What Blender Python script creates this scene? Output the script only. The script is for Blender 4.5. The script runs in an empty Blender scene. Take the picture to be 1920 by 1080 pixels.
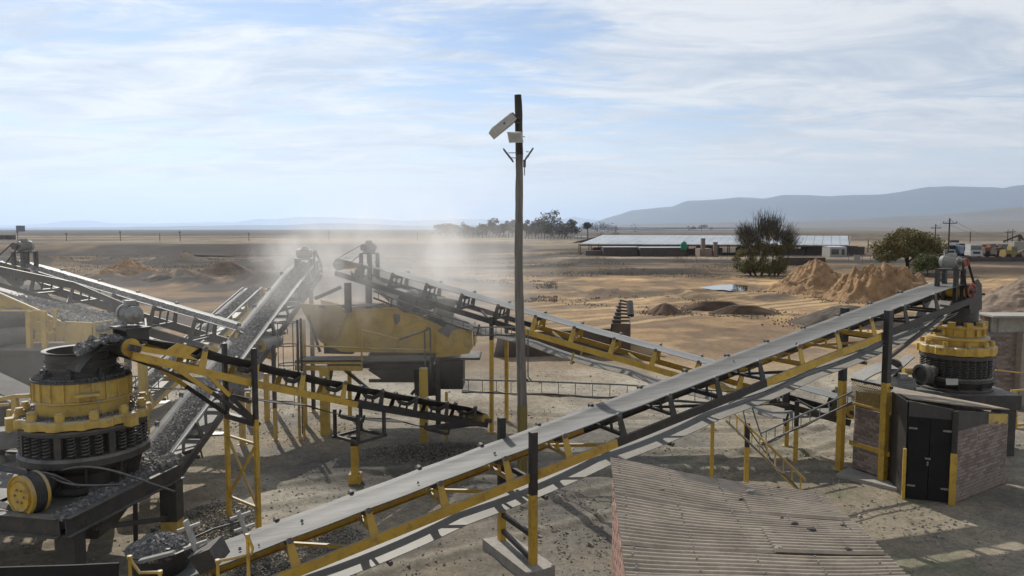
import bpy, math, random
import numpy as np
from mathutils import Vector, Matrix

# ------------------------------------------------------------------ camera, sky, sun, exposure
SC = bpy.context.scene
F_PX, HORIZON, EYE = 1400.0, 430.0, 6.5
PITCH = math.atan((540 - HORIZON) / F_PX)
cam_d = bpy.data.cameras.new("camera")
cam = bpy.data.objects.new("camera", cam_d)
SC.collection.objects.link(cam)
cam.location = (0, 0, EYE)
cam.rotation_euler = (math.pi / 2 - PITCH, 0, 0)
cam_d.sensor_width = 36.0
cam_d.lens = 36.0 * F_PX / 1920.0
cam_d.clip_start = 0.1
cam_d.clip_end = 120000.0
SC.camera = cam
SC.render.resolution_x, SC.render.resolution_y = 1024, 576
SC.view_settings.view_transform = 'Standard'
SC.view_settings.look = 'None'
SC.view_settings.exposure = 0.0
SC.view_settings.gamma = 1.0
SC.view_settings.use_curve_mapping = False
SC.render.engine = 'CYCLES'
SC.cycles.use_denoising = True
SC.cycles.max_bounces = 6
SC.cycles.diffuse_bounces = 3
SC.cycles.glossy_bounces = 3
SC.cycles.transparent_max_bounces = 12
SC.cycles.volume_bounces = 2
SC.cycles.use_adaptive_sampling = True
SC.cycles.adaptive_threshold = 0.02

SUN_EL = math.radians(40.0)
SUN_AZ = math.atan2(-0.42, 0.90)            # measured from +Y towards +X
SUN_DIR = Vector((math.sin(SUN_AZ) * math.cos(SUN_EL), math.cos(SUN_AZ) * math.cos(SUN_EL), math.sin(SUN_EL)))
sun_d = bpy.data.lights.new("sun", 'SUN')
sun_d.energy = 4.5
sun_d.angle = math.radians(0.6)
sun_d.color = (1.0, 0.95, 0.87)
sun = bpy.data.objects.new("sun", sun_d)
SC.collection.objects.link(sun)
sun.rotation_euler = SUN_DIR.to_track_quat('Z', 'Y').to_euler()
sun.location = (-30, 60, 60)

def build_world():
    w = bpy.data.worlds.new("World")
    SC.world = w
    w.use_nodes = True
    nt = w.node_tree
    nt.nodes.clear()
    N, L = nt.nodes.new, nt.links.new
    out = N('ShaderNodeOutputWorld')
    bg = N('ShaderNodeBackground')
    bg.inputs['Strength'].default_value = 0.10
    sky = N('ShaderNodeTexSky')
    sky.sky_type = 'NISHITA'
    sky.sun_disc = False
    sky.sun_elevation = SUN_EL
    sky.sun_rotation = SUN_AZ
    sky.altitude = 1400
    sky.air_density = 1.0
    sky.dust_density = 0.6
    sky.ozone_density = 1.5
    tc = N('ShaderNodeTexCoord')
    sep = N('ShaderNodeSeparateXYZ')
    L(tc.outputs['Generated'], sep.inputs[0])
    def math_(op, a, b=None, clamp=False):
        n = N('ShaderNodeMath'); n.operation = op; n.use_clamp = clamp
        for i, v in enumerate((a, b)):
            if v is None: continue
            if isinstance(v, (int, float)): n.inputs[i].default_value = v
            else: L(v, n.inputs[i])
        return n.outputs[0]
    z = math_('MAXIMUM', sep.outputs['Z'], 0.0)
    den = math_('ADD', z, 0.10)
    px = math_('DIVIDE', sep.outputs['X'], den)
    py = math_('DIVIDE', sep.outputs['Y'], den)
    comb = N('ShaderNodeCombineXYZ')
    L(px, comb.inputs[0]); L(py, comb.inputs[1])
    def noise(scale, detail, rough, dist, off, rot, stretch):
        mp = N('ShaderNodeMapping')
        mp.inputs['Location'].default_value = off
        mp.inputs['Rotation'].default_value = (0, 0, rot)
        mp.inputs['Scale'].default_value = stretch
        L(comb.outputs[0], mp.inputs[0])
        n = N('ShaderNodeTexNoise')
        n.inputs['Scale'].default_value = scale
        n.inputs['Detail'].default_value = detail
        n.inputs['Roughness'].default_value = rough
        n.inputs['Distortion'].default_value = dist
        L(mp.outputs[0], n.inputs['Vector'])
        return n.outputs['Fac']
    big = noise(0.62, 8, 0.56, 0.5, (3.1, 1.7, 0), 0.5, (0.75, 1.15, 1))
    fine = noise(2.1, 9, 0.6, 0.9, (0.4, 5.3, 2), 0.6, (0.65, 1.25, 1))
    wisps = noise(6.0, 6, 0.62, 1.2, (7.4, 1.3, 5), 0.8, (0.5, 1.3, 1))
    s = math_('ADD', math_('MULTIPLY', big, 0.55), math_('ADD', math_('MULTIPLY', fine, 0.31), math_('MULTIPLY', wisps, 0.14)))
    ramp = N('ShaderNodeMapRange')
    ramp.interpolation_type = 'SMOOTHSTEP'
    L(s, ramp.inputs['Value'])
    ramp.inputs['From Min'].default_value = 0.41
    ramp.inputs['From Max'].default_value = 0.535
    # more milky towards the horizon
    low = math_('SUBTRACT', 1.0, math_('MULTIPLY', z, 7.0), True)
    cov = math_('MAXIMUM', math_('MULTIPLY', ramp.outputs[0], 0.90), math_('MULTIPLY', low, 0.75))
    # second noise shades the cloud sheet itself (thick / thin)
    tone = N('ShaderNodeMapRange')
    tone.inputs['From Min'].default_value = 0.38
    tone.inputs['From Max'].default_value = 0.60
    tone.inputs['To Min'].default_value = 0.0
    tone.inputs['To Max'].default_value = 1.0
    L(noise(2.0, 9, 0.62, 0.7, (11.3, 8.2, 1), 0.5, (0.7, 1.2, 1)), tone.inputs['Value'])
    cc = N('ShaderNodeMixRGB')
    cc.inputs['Color1'].default_value = (5.4, 6.0, 6.8, 1)
    cc.inputs['Color2'].default_value = (8.6, 8.6, 8.6, 1)
    L(tone.outputs[0], cc.inputs['Fac'])
    mix = N('ShaderNodeMixRGB')
    L(cov, mix.inputs['Fac'])
    L(sky.outputs[0], mix.inputs['Color1'])
    L(cc.outputs[0], mix.inputs['Color2'])
    # bright pale band of distant cloud low over the plain
    lowb = math_('SUBTRACT', 1.0, math_('MULTIPLY', z, 4.5), True)
    lmix = N('ShaderNodeMixRGB')
    L(math_('MULTIPLY', math_('POWER', lowb, 1.6), 0.9), lmix.inputs['Fac'])
    L(mix.outputs[0], lmix.inputs['Color1'])
    lmix.inputs['Color2'].default_value = (8.8, 8.4, 7.9, 1)
    L(lmix.outputs[0], bg.inputs['Color'])
    L(bg.outputs[0], out.inputs['Surface'])
build_world()

# ------------------------------------------------------------------ placing: photograph measurements -> metres
def ray(u, v):
    a, b = (u - 960) / F_PX, -(v - 540) / F_PX
    c, s = math.cos(PITCH), math.sin(PITCH)
    return Vector((a, c + b * s, -s + b * c))
def PY(u, v, y):                 # the point seen at (u, v) that stands y metres away
    r = ray(u, v); k = y / r.y
    return Vector((r.x * k, y, EYE + r.z * k))
def PZ(u, v, z=0.0):             # the point seen at (u, v) at height z
    r = ray(u, v); k = (z - EYE) / r.z
    return Vector((r.x * k, r.y * k, z))
V = Vector
UP = V((0, 0, 1))
rnd = random.Random(7)

# ------------------------------------------------------------------ numeric noise
def _h(ix, iy, seed):
    n = (ix.astype(np.int64) * 374761393 + iy.astype(np.int64) * 668265263 + seed * 974711) & 0x7fffffff
    n = ((n ^ (n >> 13)) * 1274126177) & 0x7fffffff
    n = (n ^ (n >> 16)) & 0xffffff
    return n / float(0xffffff)
def vnoise(x, y, seed=0):
    x = np.asarray(x, float); y = np.asarray(y, float)
    ix, iy = np.floor(x), np.floor(y)
    fx, fy = x - ix, y - iy
    fx = fx * fx * (3 - 2 * fx); fy = fy * fy * (3 - 2 * fy)
    a, b = _h(ix, iy, seed), _h(ix + 1, iy, seed)
    c, d = _h(ix, iy + 1, seed), _h(ix + 1, iy + 1, seed)
    return (a * (1 - fx) + b * fx) * (1 - fy) + (c * (1 - fx) + d * fx) * fy
def fbm(x, y, octaves=4, seed=0, gain=0.5):
    t = 0; amp = 1; tot = 0
    x = np.asarray(x, float); y = np.asarray(y, float)
    for i in range(octaves):
        t = t + amp * vnoise(x * 2 ** i + i * 17.3, y * 2 ** i - i * 9.1, seed + i)
        tot += amp; amp *= gain
    return t / tot
def sstep(a, b, x):
    t = np.clip((np.asarray(x, float) - a) / (b - a), 0, 1)
    return t * t * (3 - 2 * t)

# ------------------------------------------------------------------ materials
MATS = {}
def mat(name, col, rough=0.7, rot=None, metal=0.0, col2=None, nscale=3.0, dust=0.0, dustcol=(0.30, 0.275, 0.235),
        bump=0.0, bscale=40.0, rust=0.0, stretch=(1, 1, 1), spec=0.4, grime=0.0, coords='Object', dist=0.02, trans=0.0):
    if name in MATS: return MATS[name]
    m = bpy.data.materials.new(name); m.use_nodes = True
    nt = m.node_tree; N, L = nt.nodes.new, nt.links.new
    b = nt.nodes['Principled BSDF']
    b.inputs['Roughness'].default_value = rough
    b.inputs['Metallic'].default_value = metal
    b.inputs['Specular IOR Level'].default_value = spec
    if trans: b.inputs['Transmission Weight'].default_value = trans
    tc = N('ShaderNodeTexCoord'); mp = N('ShaderNodeMapping')
    mp.inputs['Scale'].default_value = stretch
    if rot: mp.inputs['Rotation'].default_value = rot
    geo = N('ShaderNodeNewGeometry')
    L(geo.outputs['Position'] if coords == 'World' else tc.outputs['Object'], mp.inputs[0])
    def noise(scale, detail=5, rough_=0.6):
        n = N('ShaderNodeTexNoise'); n.inputs['Scale'].default_value = scale
        n.inputs['Detail'].default_value = detail; n.inputs['Roughness'].default_value = rough_
        L(mp.outputs[0], n.inputs['Vector']); return n.outputs['Fac']
    def rng(x, a, c, lo=0.0, hi=1.0):
        r = N('ShaderNodeMapRange'); L(x, r.inputs['Value'])
        r.inputs['From Min'].default_value = a; r.inputs['From Max'].default_value = c
        r.inputs['To Min'].default_value = lo; r.inputs['To Max'].default_value = hi
        return r.outputs[0]
    def mix(f, a, c):
        x = N('ShaderNodeMixRGB')
        for i, v in zip((0, 1, 2), (f, a, c)):
            if isinstance(v, tuple): x.inputs[i].default_value = (*v, 1)
            elif isinstance(v, float): x.inputs[i].default_value = v
            else: L(v, x.inputs[i])
        return x.outputs[0]
    c = None
    c2 = col2 if col2 else tuple(x * 0.72 for x in col)
    c = mix(rng(noise(nscale), 0.35, 0.65), col, c2)
    if grime:
        c = mix(rng(noise(nscale * 2.7 + 1.3, 8, 0.75), 0.50, 0.72, 0, grime), c, (0.07, 0.055, 0.04))
    if rust:
        c = mix(rng(noise(nscale * 1.9 + 0.7, 8, 0.7), 0.56, 0.64, 0, rust), c, (0.16, 0.065, 0.03))
    if dust:
        sx = N('ShaderNodeSeparateXYZ'); L(geo.outputs['Normal'], sx.inputs[0])
        up = rng(sx.outputs['Z'], 0.0, 0.9)
        nz = rng(noise(nscale * 3.1, 7, 0.7), 0.3, 0.7, 0.25, 1.0)
        mm = N('ShaderNodeMath'); mm.operation = 'MULTIPLY'; L(up, mm.inputs[0]); L(nz, mm.inputs[1])
        m2 = N('ShaderNodeMath'); m2.operation = 'MULTIPLY'; L(mm.outputs[0], m2.inputs[0]); m2.inputs[1].default_value = dust
        m3 = N('ShaderNodeMath'); m3.operation = 'MULTIPLY_ADD'; L(nz, m3.inputs[0]); m3.inputs[1].default_value = dust * 0.22; L(m2.outputs[0], m3.inputs[2]); m3.use_clamp = True
        c = mix(m3.outputs[0], c, dustcol)
    L(c, b.inputs['Base Color'])
    if bump:
        bp = N('ShaderNodeBump'); bp.inputs['Strength'].default_value = bump
        bp.inputs['Distance'].default_value = dist
        L(noise(bscale, 6, 0.65), bp.inputs['Height']); L(bp.outputs[0], b.inputs['Normal'])
    MATS[name] = m
    return m

YEL = mat('yellow_paint', (0.60, 0.37, 0.022), 0.5, col2=(0.47, 0.28, 0.02), nscale=1.6, dust=0.95, grime=0.5, rust=0.45, bump=0.12, bscale=14)
YELD = mat('dusty_yellow_paint', (0.58, 0.385, 0.06), 0.6, col2=(0.45, 0.30, 0.055), nscale=0.9, dust=1.0, grime=0.55, rust=0.35, bump=0.15, bscale=9)
BLK = mat('black_paint', (0.013, 0.013, 0.014), 0.5, col2=(0.024, 0.022, 0.021), nscale=2.0, dust=0.38, rust=0.25, bump=0.12, bscale=14)
BLKD = mat('dusty_black_steel', (0.024, 0.023, 0.023), 0.62, col2=(0.042, 0.039, 0.036), nscale=1.4, dust=0.6, rust=0.3, bump=0.2, bscale=10)
BELT = mat('rubber_belt', (0.085, 0.087, 0.084), 0.62, col2=(0.135, 0.135, 0.13), nscale=1.6, stretch=(1, 1, 1), dust=0.25, bump=0.1, bscale=30, spec=0.2, grime=.3)
BELTA = mat('scuffed_rubber_belt', (0.058, 0.06, 0.058), 0.58, rot=(0, 0, -0.508), col2=(0.135, 0.135, 0.128), nscale=1.0, stretch=(.35, 9, 9), dust=0.22, bump=0.12, bscale=12, spec=0.25, grime=.45, coords='World')
BELT2 = mat('dusty_glare_belt', (0.16, 0.165, 0.16), 0.55, col2=(0.22, 0.22, 0.21), nscale=1.6, dust=0.3, bump=0.1, bscale=30, spec=0.3)  # dustier belt, base colour also raised to hold the sky glare
LOADY = mat('faded_yellow', (0.32, 0.22, 0.05), .7, dust=.6, grime=.5)
POLEY = mat('faded_yellow_wood', (0.24, 0.19, 0.06), .85, col2=(0.15, 0.125, 0.05), nscale=3, stretch=(5, 5, .5), bump=.6, bscale=8, grime=.4)
DARK = mat('shade_dark_steel', (0.012, 0.012, 0.013), .7, dust=.12, bump=.15, bscale=6, spec=.2)  # near-black, the deep shade of the door recess is in this colour
BELTR = mat('dusty_return_belt', (0.25, 0.235, 0.20), 0.6, col2=(0.19, 0.18, 0.155), nscale=1.2, grime=0.2, bump=0.05)
BELTD = mat('dark_rubber', (0.03, 0.03, 0.03), 0.75, col2=(0.055, 0.053, 0.05), nscale=2, dust=0.25, spec=.2)
STEEL = mat('worn_steel', (0.30, 0.29, 0.27), 0.45, metal=0.5, col2=(0.2, 0.19, 0.18), nscale=5, dust=0.4, rust=0.3)
GREYM = mat('motor_grey', (0.30, 0.31, 0.30), 0.55, col2=(0.22, 0.22, 0.21), nscale=5, dust=0.8, grime=0.4)
REDM = mat('red_oxide', (0.30, 0.06, 0.035), 0.6, col2=(0.2, 0.05, 0.03), nscale=6, dust=0.4)
RUST = mat('rusted_plate', (0.10, 0.065, 0.045), 0.85, col2=(0.055, 0.04, 0.032), nscale=2, dust=0.4, bump=0.3, bscale=20)
CONC = mat('concrete', (0.36, 0.34, 0.30), 0.9, col2=(0.28, 0.26, 0.23), nscale=4, grime=0.3, bump=0.4, bscale=25)
BRICK = mat('dusty_brick', (0.30, 0.225, 0.18), 0.9, col2=(0.22, 0.17, 0.14), nscale=7, bump=0.4, bscale=35, grime=0.35, dust=0.4)
BRICKR = mat('red_brick', (0.34, 0.205, 0.16), 0.9, col2=(0.25, 0.15, 0.12), nscale=7, bump=0.4, bscale=35, grime=0.3)
MORTAR = mat('mortar', (0.24, 0.215, 0.185), 0.95, col2=(0.15, 0.135, 0.12), nscale=9, bump=0.4)
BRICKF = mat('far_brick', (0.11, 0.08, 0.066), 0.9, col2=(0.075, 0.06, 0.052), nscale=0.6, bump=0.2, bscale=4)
IRON = mat('weathered_iron_sheet', (0.385, 0.32, 0.245), 0.66, metal=0.0, col2=(0.26, 0.215, 0.165), nscale=1.6, grime=0.45, rust=0.08, bump=0.1, bscale=30)
ROOFW = mat('white_iron_roof', (0.40, 0.43, 0.46), 0.5, col2=(0.32, 0.345, 0.37), nscale=0.25, grime=0.3)
WOOD = mat('weathered_wood', (0.22, 0.20, 0.175), 0.85, col2=(0.12, 0.108, 0.095), nscale=3.0, stretch=(6, 6, 0.35), bump=0.7, bscale=8, grime=0.5)
WOODB = mat('tarred_wood', (0.02, 0.016, 0.013), 0.7, col2=(0.05, 0.035, 0.025), nscale=3.0, stretch=(6, 6, 0.5), bump=0.5, bscale=8)
WHITE = mat('white_plastic', (0.50, 0.49, 0.43), 0.5, col2=(0.43, 0.42, 0.37), nscale=4, grime=0.25)
PANEL = mat('solar_panel_back', (0.10, 0.115, 0.13), 0.35, col2=(0.07, 0.08, 0.10), nscale=4)
STONE = mat('crushed_stone', (0.17, 0.165, 0.16), 0.9, col2=(0.09, 0.088, 0.087), nscale=6, coords='World', bump=0.3)
STONEG = mat('yard_stone', (0.27, 0.24, 0.19), 0.9, col2=(0.20, 0.18, 0.145), nscale=5, coords='World', bump=0.3)
STONED = mat('dark_stone', (0.07, 0.06, 0.06), 0.9, nscale=9, coords='World', bump=0.3)
STONEP = mat('pale_stone', (0.30, 0.285, 0.25), 0.9, col2=(0.19, 0.18, 0.16), nscale=5, coords='World', bump=0.3)
CABLE = mat('cable_sheath', (0.05, 0.048, 0.045), 0.6, dust=0.6)
GALV = mat('galvanised_steel', (0.16, 0.155, 0.148), 0.75, metal=0.0, col2=(0.11, 0.107, 0.10), nscale=4, dust=0.5)
GREEN = mat('green_plastic_tank', (0.02, 0.22, 0.13), 0.5)
BLUE = mat('blue_paint', (0.05, 0.08, 0.14), 0.6, dust=.7, grime=.4)
ORANGE = mat('orange_paint', (0.20, 0.09, 0.04), 0.7, dust=.6, grime=.5)
WPAINT = mat('white_paint', (0.52, 0.52, 0.50), 0.6, col2=(0.42, 0.42, 0.40), dust=.3, grime=.3)
GLASS = mat('dark_glass', (0.03, 0.04, 0.05), 0.1, spec=0.8)
TYRE = mat('tyre_rubber', (0.025, 0.025, 0.025), 0.8)
BARK = mat('bark', (0.085, 0.07, 0.055), 0.9, col2=(0.05, 0.042, 0.035), nscale=5)
LEAF = mat('olive_leaves', (0.115, 0.105, 0.028), 0.7, col2=(0.17, 0.14, 0.04), nscale=0.8)
LEAFG = mat('green_leaves', (0.075, 0.095, 0.028), 0.7, col2=(0.13, 0.13, 0.04), nscale=0.9)
LEAFB = mat('grey_twigs', (0.075, 0.065, 0.055), 0.9, col2=(0.05, 0.045, 0.035), nscale=0.8)
LEAFF = mat('hazed_leaves', (0.075, 0.08, 0.065), 0.8, col2=(0.11, 0.105, 0.085), nscale=0.1)  # leaf colour lightened and greyed to carry distance haze
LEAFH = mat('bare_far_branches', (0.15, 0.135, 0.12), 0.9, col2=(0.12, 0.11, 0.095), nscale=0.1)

# ------------------------------------------------------------------ mesh helper
class M:
    def __init__(s): s.v = []; s.f = []; s.mi = []; s.sm = []
    def add(s, vs, fs, mi=0, smooth=False):
        o = len(s.v); s.v.extend([tuple(p) for p in vs])
        for f in fs: s.f.append([i + o for i in f]); s.mi.append(mi); s.sm.append(smooth)
        return s
    def obox(s, c, ax, hs, mi=0):          # oriented box: centre, three unit axes, half sizes
        c = V(c); a = [V(x) for x in ax]; vs = []
        for i in (-1, 1):
            for j in (-1, 1):
                for k in (-1, 1):
                    vs.append(c + a[0] * (i * hs[0]) + a[1] * (j * hs[1]) + a[2] * (k * hs[2]))
        return s.add(vs, [(0, 1, 3, 2), (4, 6, 7, 5), (0, 4, 5, 1), (2, 3, 7, 6), (0, 2, 6, 4), (1, 5, 7, 3)], mi)
    def box(s, lo, hi, mi=0):
        lo, hi = V(lo), V(hi)
        return s.obox((lo + hi) / 2, ((1, 0, 0), (0, 1, 0), (0, 0, 1)), [(hi[i] - lo[i]) / 2 for i in range(3)], mi)
    def beam(s, p, q, w, h, up=UP, mi=0):
        p, q = V(p), V(q); d = (q - p); L = d.length; d = d / L
        sd = d.cross(up)
        if sd.length < 1e-4: sd = d.cross(V((1, 0, 0)))
        sd.normalize(); u = sd.cross(d)
        return s.obox((p + q) / 2, (d, sd, u), (L / 2, w / 2, h / 2), mi)
    def channel(s, p, q, w, h, side, up=UP, t=0.012, mi=0):   # C section, web on the `side` side
        p, q = V(p), V(q); d = (q - p).normalized(); sd = d.cross(up).normalized(); u = sd.cross(d)
        s.obox((p + q) / 2 + sd * side * (w / 2 - t / 2), (d, sd, u), ((q - p).length / 2, t / 2, h / 2), mi)
        for k in (-1, 1):
            s.obox((p + q) / 2 + u * k * (h / 2 - t / 2) - sd * side * (t / 2 + 0.0005), (d, sd, u), ((q - p).length / 2, (w - t) / 2, t / 2 - 0.0004), mi)
        return s
    def tube(s, p, q, r, r2=None, n=12, mi=0, caps=True, smooth=True):
        p, q = V(p), V(q); r2 = r if r2 is None else r2
        d = (q - p).normalized(); a = d.orthogonal().normalized(); b = d.cross(a)
        vs = []
        for k in range(n):
            t = 2 * math.pi * k / n; o = a * math.cos(t) + b * math.sin(t)
            vs += [p + o * r, q + o * r2]
        s.add(vs, [(2 * k, 2 * ((k + 1) % n), 2 * ((k + 1) % n) + 1, 2 * k + 1) for k in range(n)], mi, smooth)
        if caps:
            s.add(vs[0::2], [tuple(range(n))[::-1]], mi); s.add(vs[1::2], [tuple(range(n))], mi)
        return s
    def path(s, pts, r, n=8, mi=0, radii=None):
        pts = [V(p) for p in pts]; vs = []; m = len(pts); ref = None
        for i, p in enumerate(pts):
            d = (pts[min(i + 1, m - 1)] - pts[max(i - 1, 0)])
            d = d.normalized() if d.length > 1e-9 else V((0, 0, 1))
            if ref is None: ref = d.orthogonal().normalized()
            a = (ref - d * ref.dot(d)); a = a.normalized() if a.length > 1e-5 else d.orthogonal().normalized()
            ref = a; b = d.cross(a); rr = radii[i] if radii else r
            for k in range(n):
                t = 2 * math.pi * k / n
                vs.append(p + (a * math.cos(t) + b * math.sin(t)) * rr)
        fs = []
        for i in range(m - 1):
            for k in range(n):
                k2 = (k + 1) % n
                fs.append((i * n + k, i * n + k2, (i + 1) * n + k2, (i + 1) * n + k))
        s.add(vs, fs, mi, True)
        s.add(vs[:n], [tuple(range(n))[::-1]], mi); s.add(vs[-n:], [tuple(range(n))], mi)
        return s
    def lathe(s, c, prof, axis=UP, n=32, mi=0, smooth=False, a0=0.0, ax2=None):   # prof: (radius, height)
        c = V(c); d = V(axis).normalized(); a = d.orthogonal().normalized(); b = d.cross(a); vs = []
        for (r, h) in prof:
            for k in range(n):
                t = a0 + 2 * math.pi * k / n
                vs.append(c + d * h + (a * math.cos(t) + b * math.sin(t)) * max(r, 0.0005))
        fs = []
        for i in range(len(prof) - 1):
            for k in range(n):
                k2 = (k + 1) % n
                fs.append((i * n + k, i * n + k2, (i + 1) * n + k2, (i + 1) * n + k))
        return s.add(vs, fs, mi, smooth)
    def prism(s, poly, ext, mi=0):          # planar polygon (3D points) extruded by vector ext
        poly = [V(p) for p in poly]; n = len(poly); ext = V(ext)
        vs = poly + [p + ext for p in poly]
        fs = [tuple(range(n))[::-1], tuple(range(n, 2 * n))] + [(k, (k + 1) % n, n + (k + 1) % n, n + k) for k in range(n)]
        return s.add(vs, fs, mi)
    def mesh(s, name, mats, origin=(0, 0, 0)):
        me = bpy.data.meshes.new(name)
        o = V(origin)
        me.from_pydata([(p[0] - o.x, p[1] - o.y, p[2] - o.z) for p in s.v], [], s.f)
        for m_ in (mats if isinstance(mats, (list, tuple)) else [mats]): me.materials.append(m_)
        me.polygons.foreach_set('material_index', s.mi)
        me.polygons.foreach_set('use_smooth', s.sm)
        me.update(); return me

def wl(o):                                   # world location of an unrotated chain of parents
    p = V((0, 0, 0))
    while o is not None: p += o.location; o = o.parent
    return p
def thing(name, label, cat, loc=(0, 0, 0), group=None):
    o = bpy.data.objects.new(name, None); SC.collection.objects.link(o)
    o.location = loc; o.empty_display_size = 0.3
    o['label'] = label; o['category'] = cat
    if group: o['group'] = group
    return o
def part(name, m, mats, parent, label=None, kind=None):
    me = m.mesh(name, mats, wl(parent)) if isinstance(m, M) else m
    o = bpy.data.objects.new(name, me); SC.collection.objects.link(o); o.parent = parent
    if not isinstance(m, M): o.location = -wl(parent)
    if label: o['label'] = label
    if kind: o['kind'] = kind
    return o
def solo(name, m, mats, label=None, cat=None, group=None, kind=None, loc=None):
    loc = V(loc) if loc is not None else V((0, 0, 0))
    me = m.mesh(name, mats, loc) if isinstance(m, M) else m
    o = bpy.data.objects.new(name, me); SC.collection.objects.link(o); o.location = loc
    if label: o['label'] = label
    if cat: o['category'] = cat
    if group: o['group'] = group
    if kind: o['kind'] = kind
    return o
def inst(name, me, parent, mtx=None, loc=None):      # child sharing mesh data, placed by world matrix
    o = bpy.data.objects.new(name, me); SC.collection.objects.link(o); o.parent = parent
    if mtx is not None:
        m2 = mtx.copy(); m2.translation = m2.translation - wl(parent); o.matrix_basis = m2
    elif loc is not None: o.location = V(loc) - wl(parent)
    return o
def np_mesh(name, verts, faces, mats, smooth=False, mi=None):
    me = bpy.data.meshes.new(name)
    verts = np.asarray(verts, np.float32); faces = np.asarray(faces, np.int32)
    nf, k = faces.shape
    me.vertices.add(len(verts)); me.vertices.foreach_set('co', verts.ravel())
    me.loops.add(nf * k); me.loops.foreach_set('vertex_index', faces.ravel())
    me.polygons.add(nf)
    me.polygons.foreach_set('loop_start', np.arange(0, nf * k, k, dtype=np.int32))
    me.polygons.foreach_set('loop_total', np.full(nf, k, np.int32))
    for m_ in (mats if isinstance(mats, (list, tuple)) else [mats]): me.materials.append(m_)
    me.polygons.foreach_set('use_smooth', np.full(nf, smooth, bool))
    if mi is not None: me.polygons.foreach_set('material_index', np.asarray(mi, np.int32))
    me.update(calc_edges=True); return me
# ------------------------------------------------------------------ ground
def bank_y_left(x): return 196 + 22 * (fbm(x * 0.012, 3.0, 3, 5) - 0.5) * 2 + 0.10 * (x + 60)
def H(x, y):
    x = np.asarray(x, float); y = np.asarray(y, float)
    right = sstep(-5, 12, x)                                   # 0 left, 1 right
    yb = bank_y_left(x)
    left_h = 2.1 * sstep(0, 30, y - yb)
    bank1 = 0.45 * sstep(0, 4, y - (112 + 3 * np.sin(x * 0.21) + 4 * (fbm(x * 0.05, 1.0, 3, 8) - .5)))
    bank2 = 0.35 * sstep(0, 5, y - (143 + 5 * (fbm(x * 0.04, 7.0, 3, 9) - .5)))
    far = sstep(200, 600, y)
    h = left_h * (1 - right) + (bank1 + bank2) * right
    h = h * (1 - far) + 1.6 * far
    n = (fbm(x * 0.12, y * 0.12, 4, 21) - 0.5)
    h = h + n * 0.20 * sstep(28, 60, y) * (1 - sstep(500, 900, y))
    # churned soil ridges left of the plant
    rg = np.exp(-((y - 90 - 5 * np.sin(x * .09)) / 6.5) ** 2) * (1 - sstep(-16, -2, x)) * sstep(-75, -50, x)
    h = h + rg * (0.3 + 1.9 * np.maximum(fbm(x * 0.25, y * 0.25, 4, 33) - 0.36, 0) * 2)
    rg2 = np.exp(-((y - 143 - 4 * np.sin(x * .07)) / 6.0) ** 2) * (1 - sstep(-30, -12, x)) * sstep(-115, -85, x)
    h = h + rg2 * 3.0 * np.maximum(fbm(x * 0.2, y * 0.2, 4, 34) - 0.33, 0) * 1.6
    # rough ground mid right
    rr = np.exp(-((y - 74) / 7.0) ** 2) * sstep(2, 8, x) * (1 - sstep(22, 30, x))
    h = h + rr * 0.7 * np.maximum(fbm(x * 0.45, y * 0.45, 4, 35) - 0.42, 0) * 2
    # plant yard: small undulation
    h = h + (fbm(x * 0.9, y * 0.9, 3, 41) - 0.5) * 0.09 * sstep(6, 10, y)
    for (c0, c1, c2) in ((15.0, .62, .012), (16.7, .60, .012), (24.5, -.25, .02), (26.1, -.25, .02), (19.0, .25, -.02), (20.6, .25, -.02)):
        yy = c0 + c1 * x + c2 * x * x
        h = h - .05 * np.exp(-((y - yy) / .18) ** 2) * (1 - sstep(34, 40, y)) + .03 * np.exp(-((y - yy - .34) / .14) ** 2) * (1 - sstep(34, 40, y))
    # broad rise of the far plain to the right
    h = h + 60 * sstep(2500, 8000, y) * sstep(200, 5000, x)
    # puddle hollow
    h = h - 0.30 * np.exp(-(((x - 23.6) / 4.2) ** 2 + ((y - 83.5) / 6.5) ** 2) ** 2)
    return h
def Hz(x, y): return float(H(np.array([x]), np.array([y]))[0])
def G(u, v, it=6):                 # ground point seen at (u, v), following the relief
    z = 0.0
    for _ in range(it):
        p = PZ(u, v, z); z = 0.5 * z + 0.5 * Hz(p.x, p.y)
    p = PZ(u, v, z); return V((p.x, p.y, Hz(p.x, p.y)))

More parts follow.
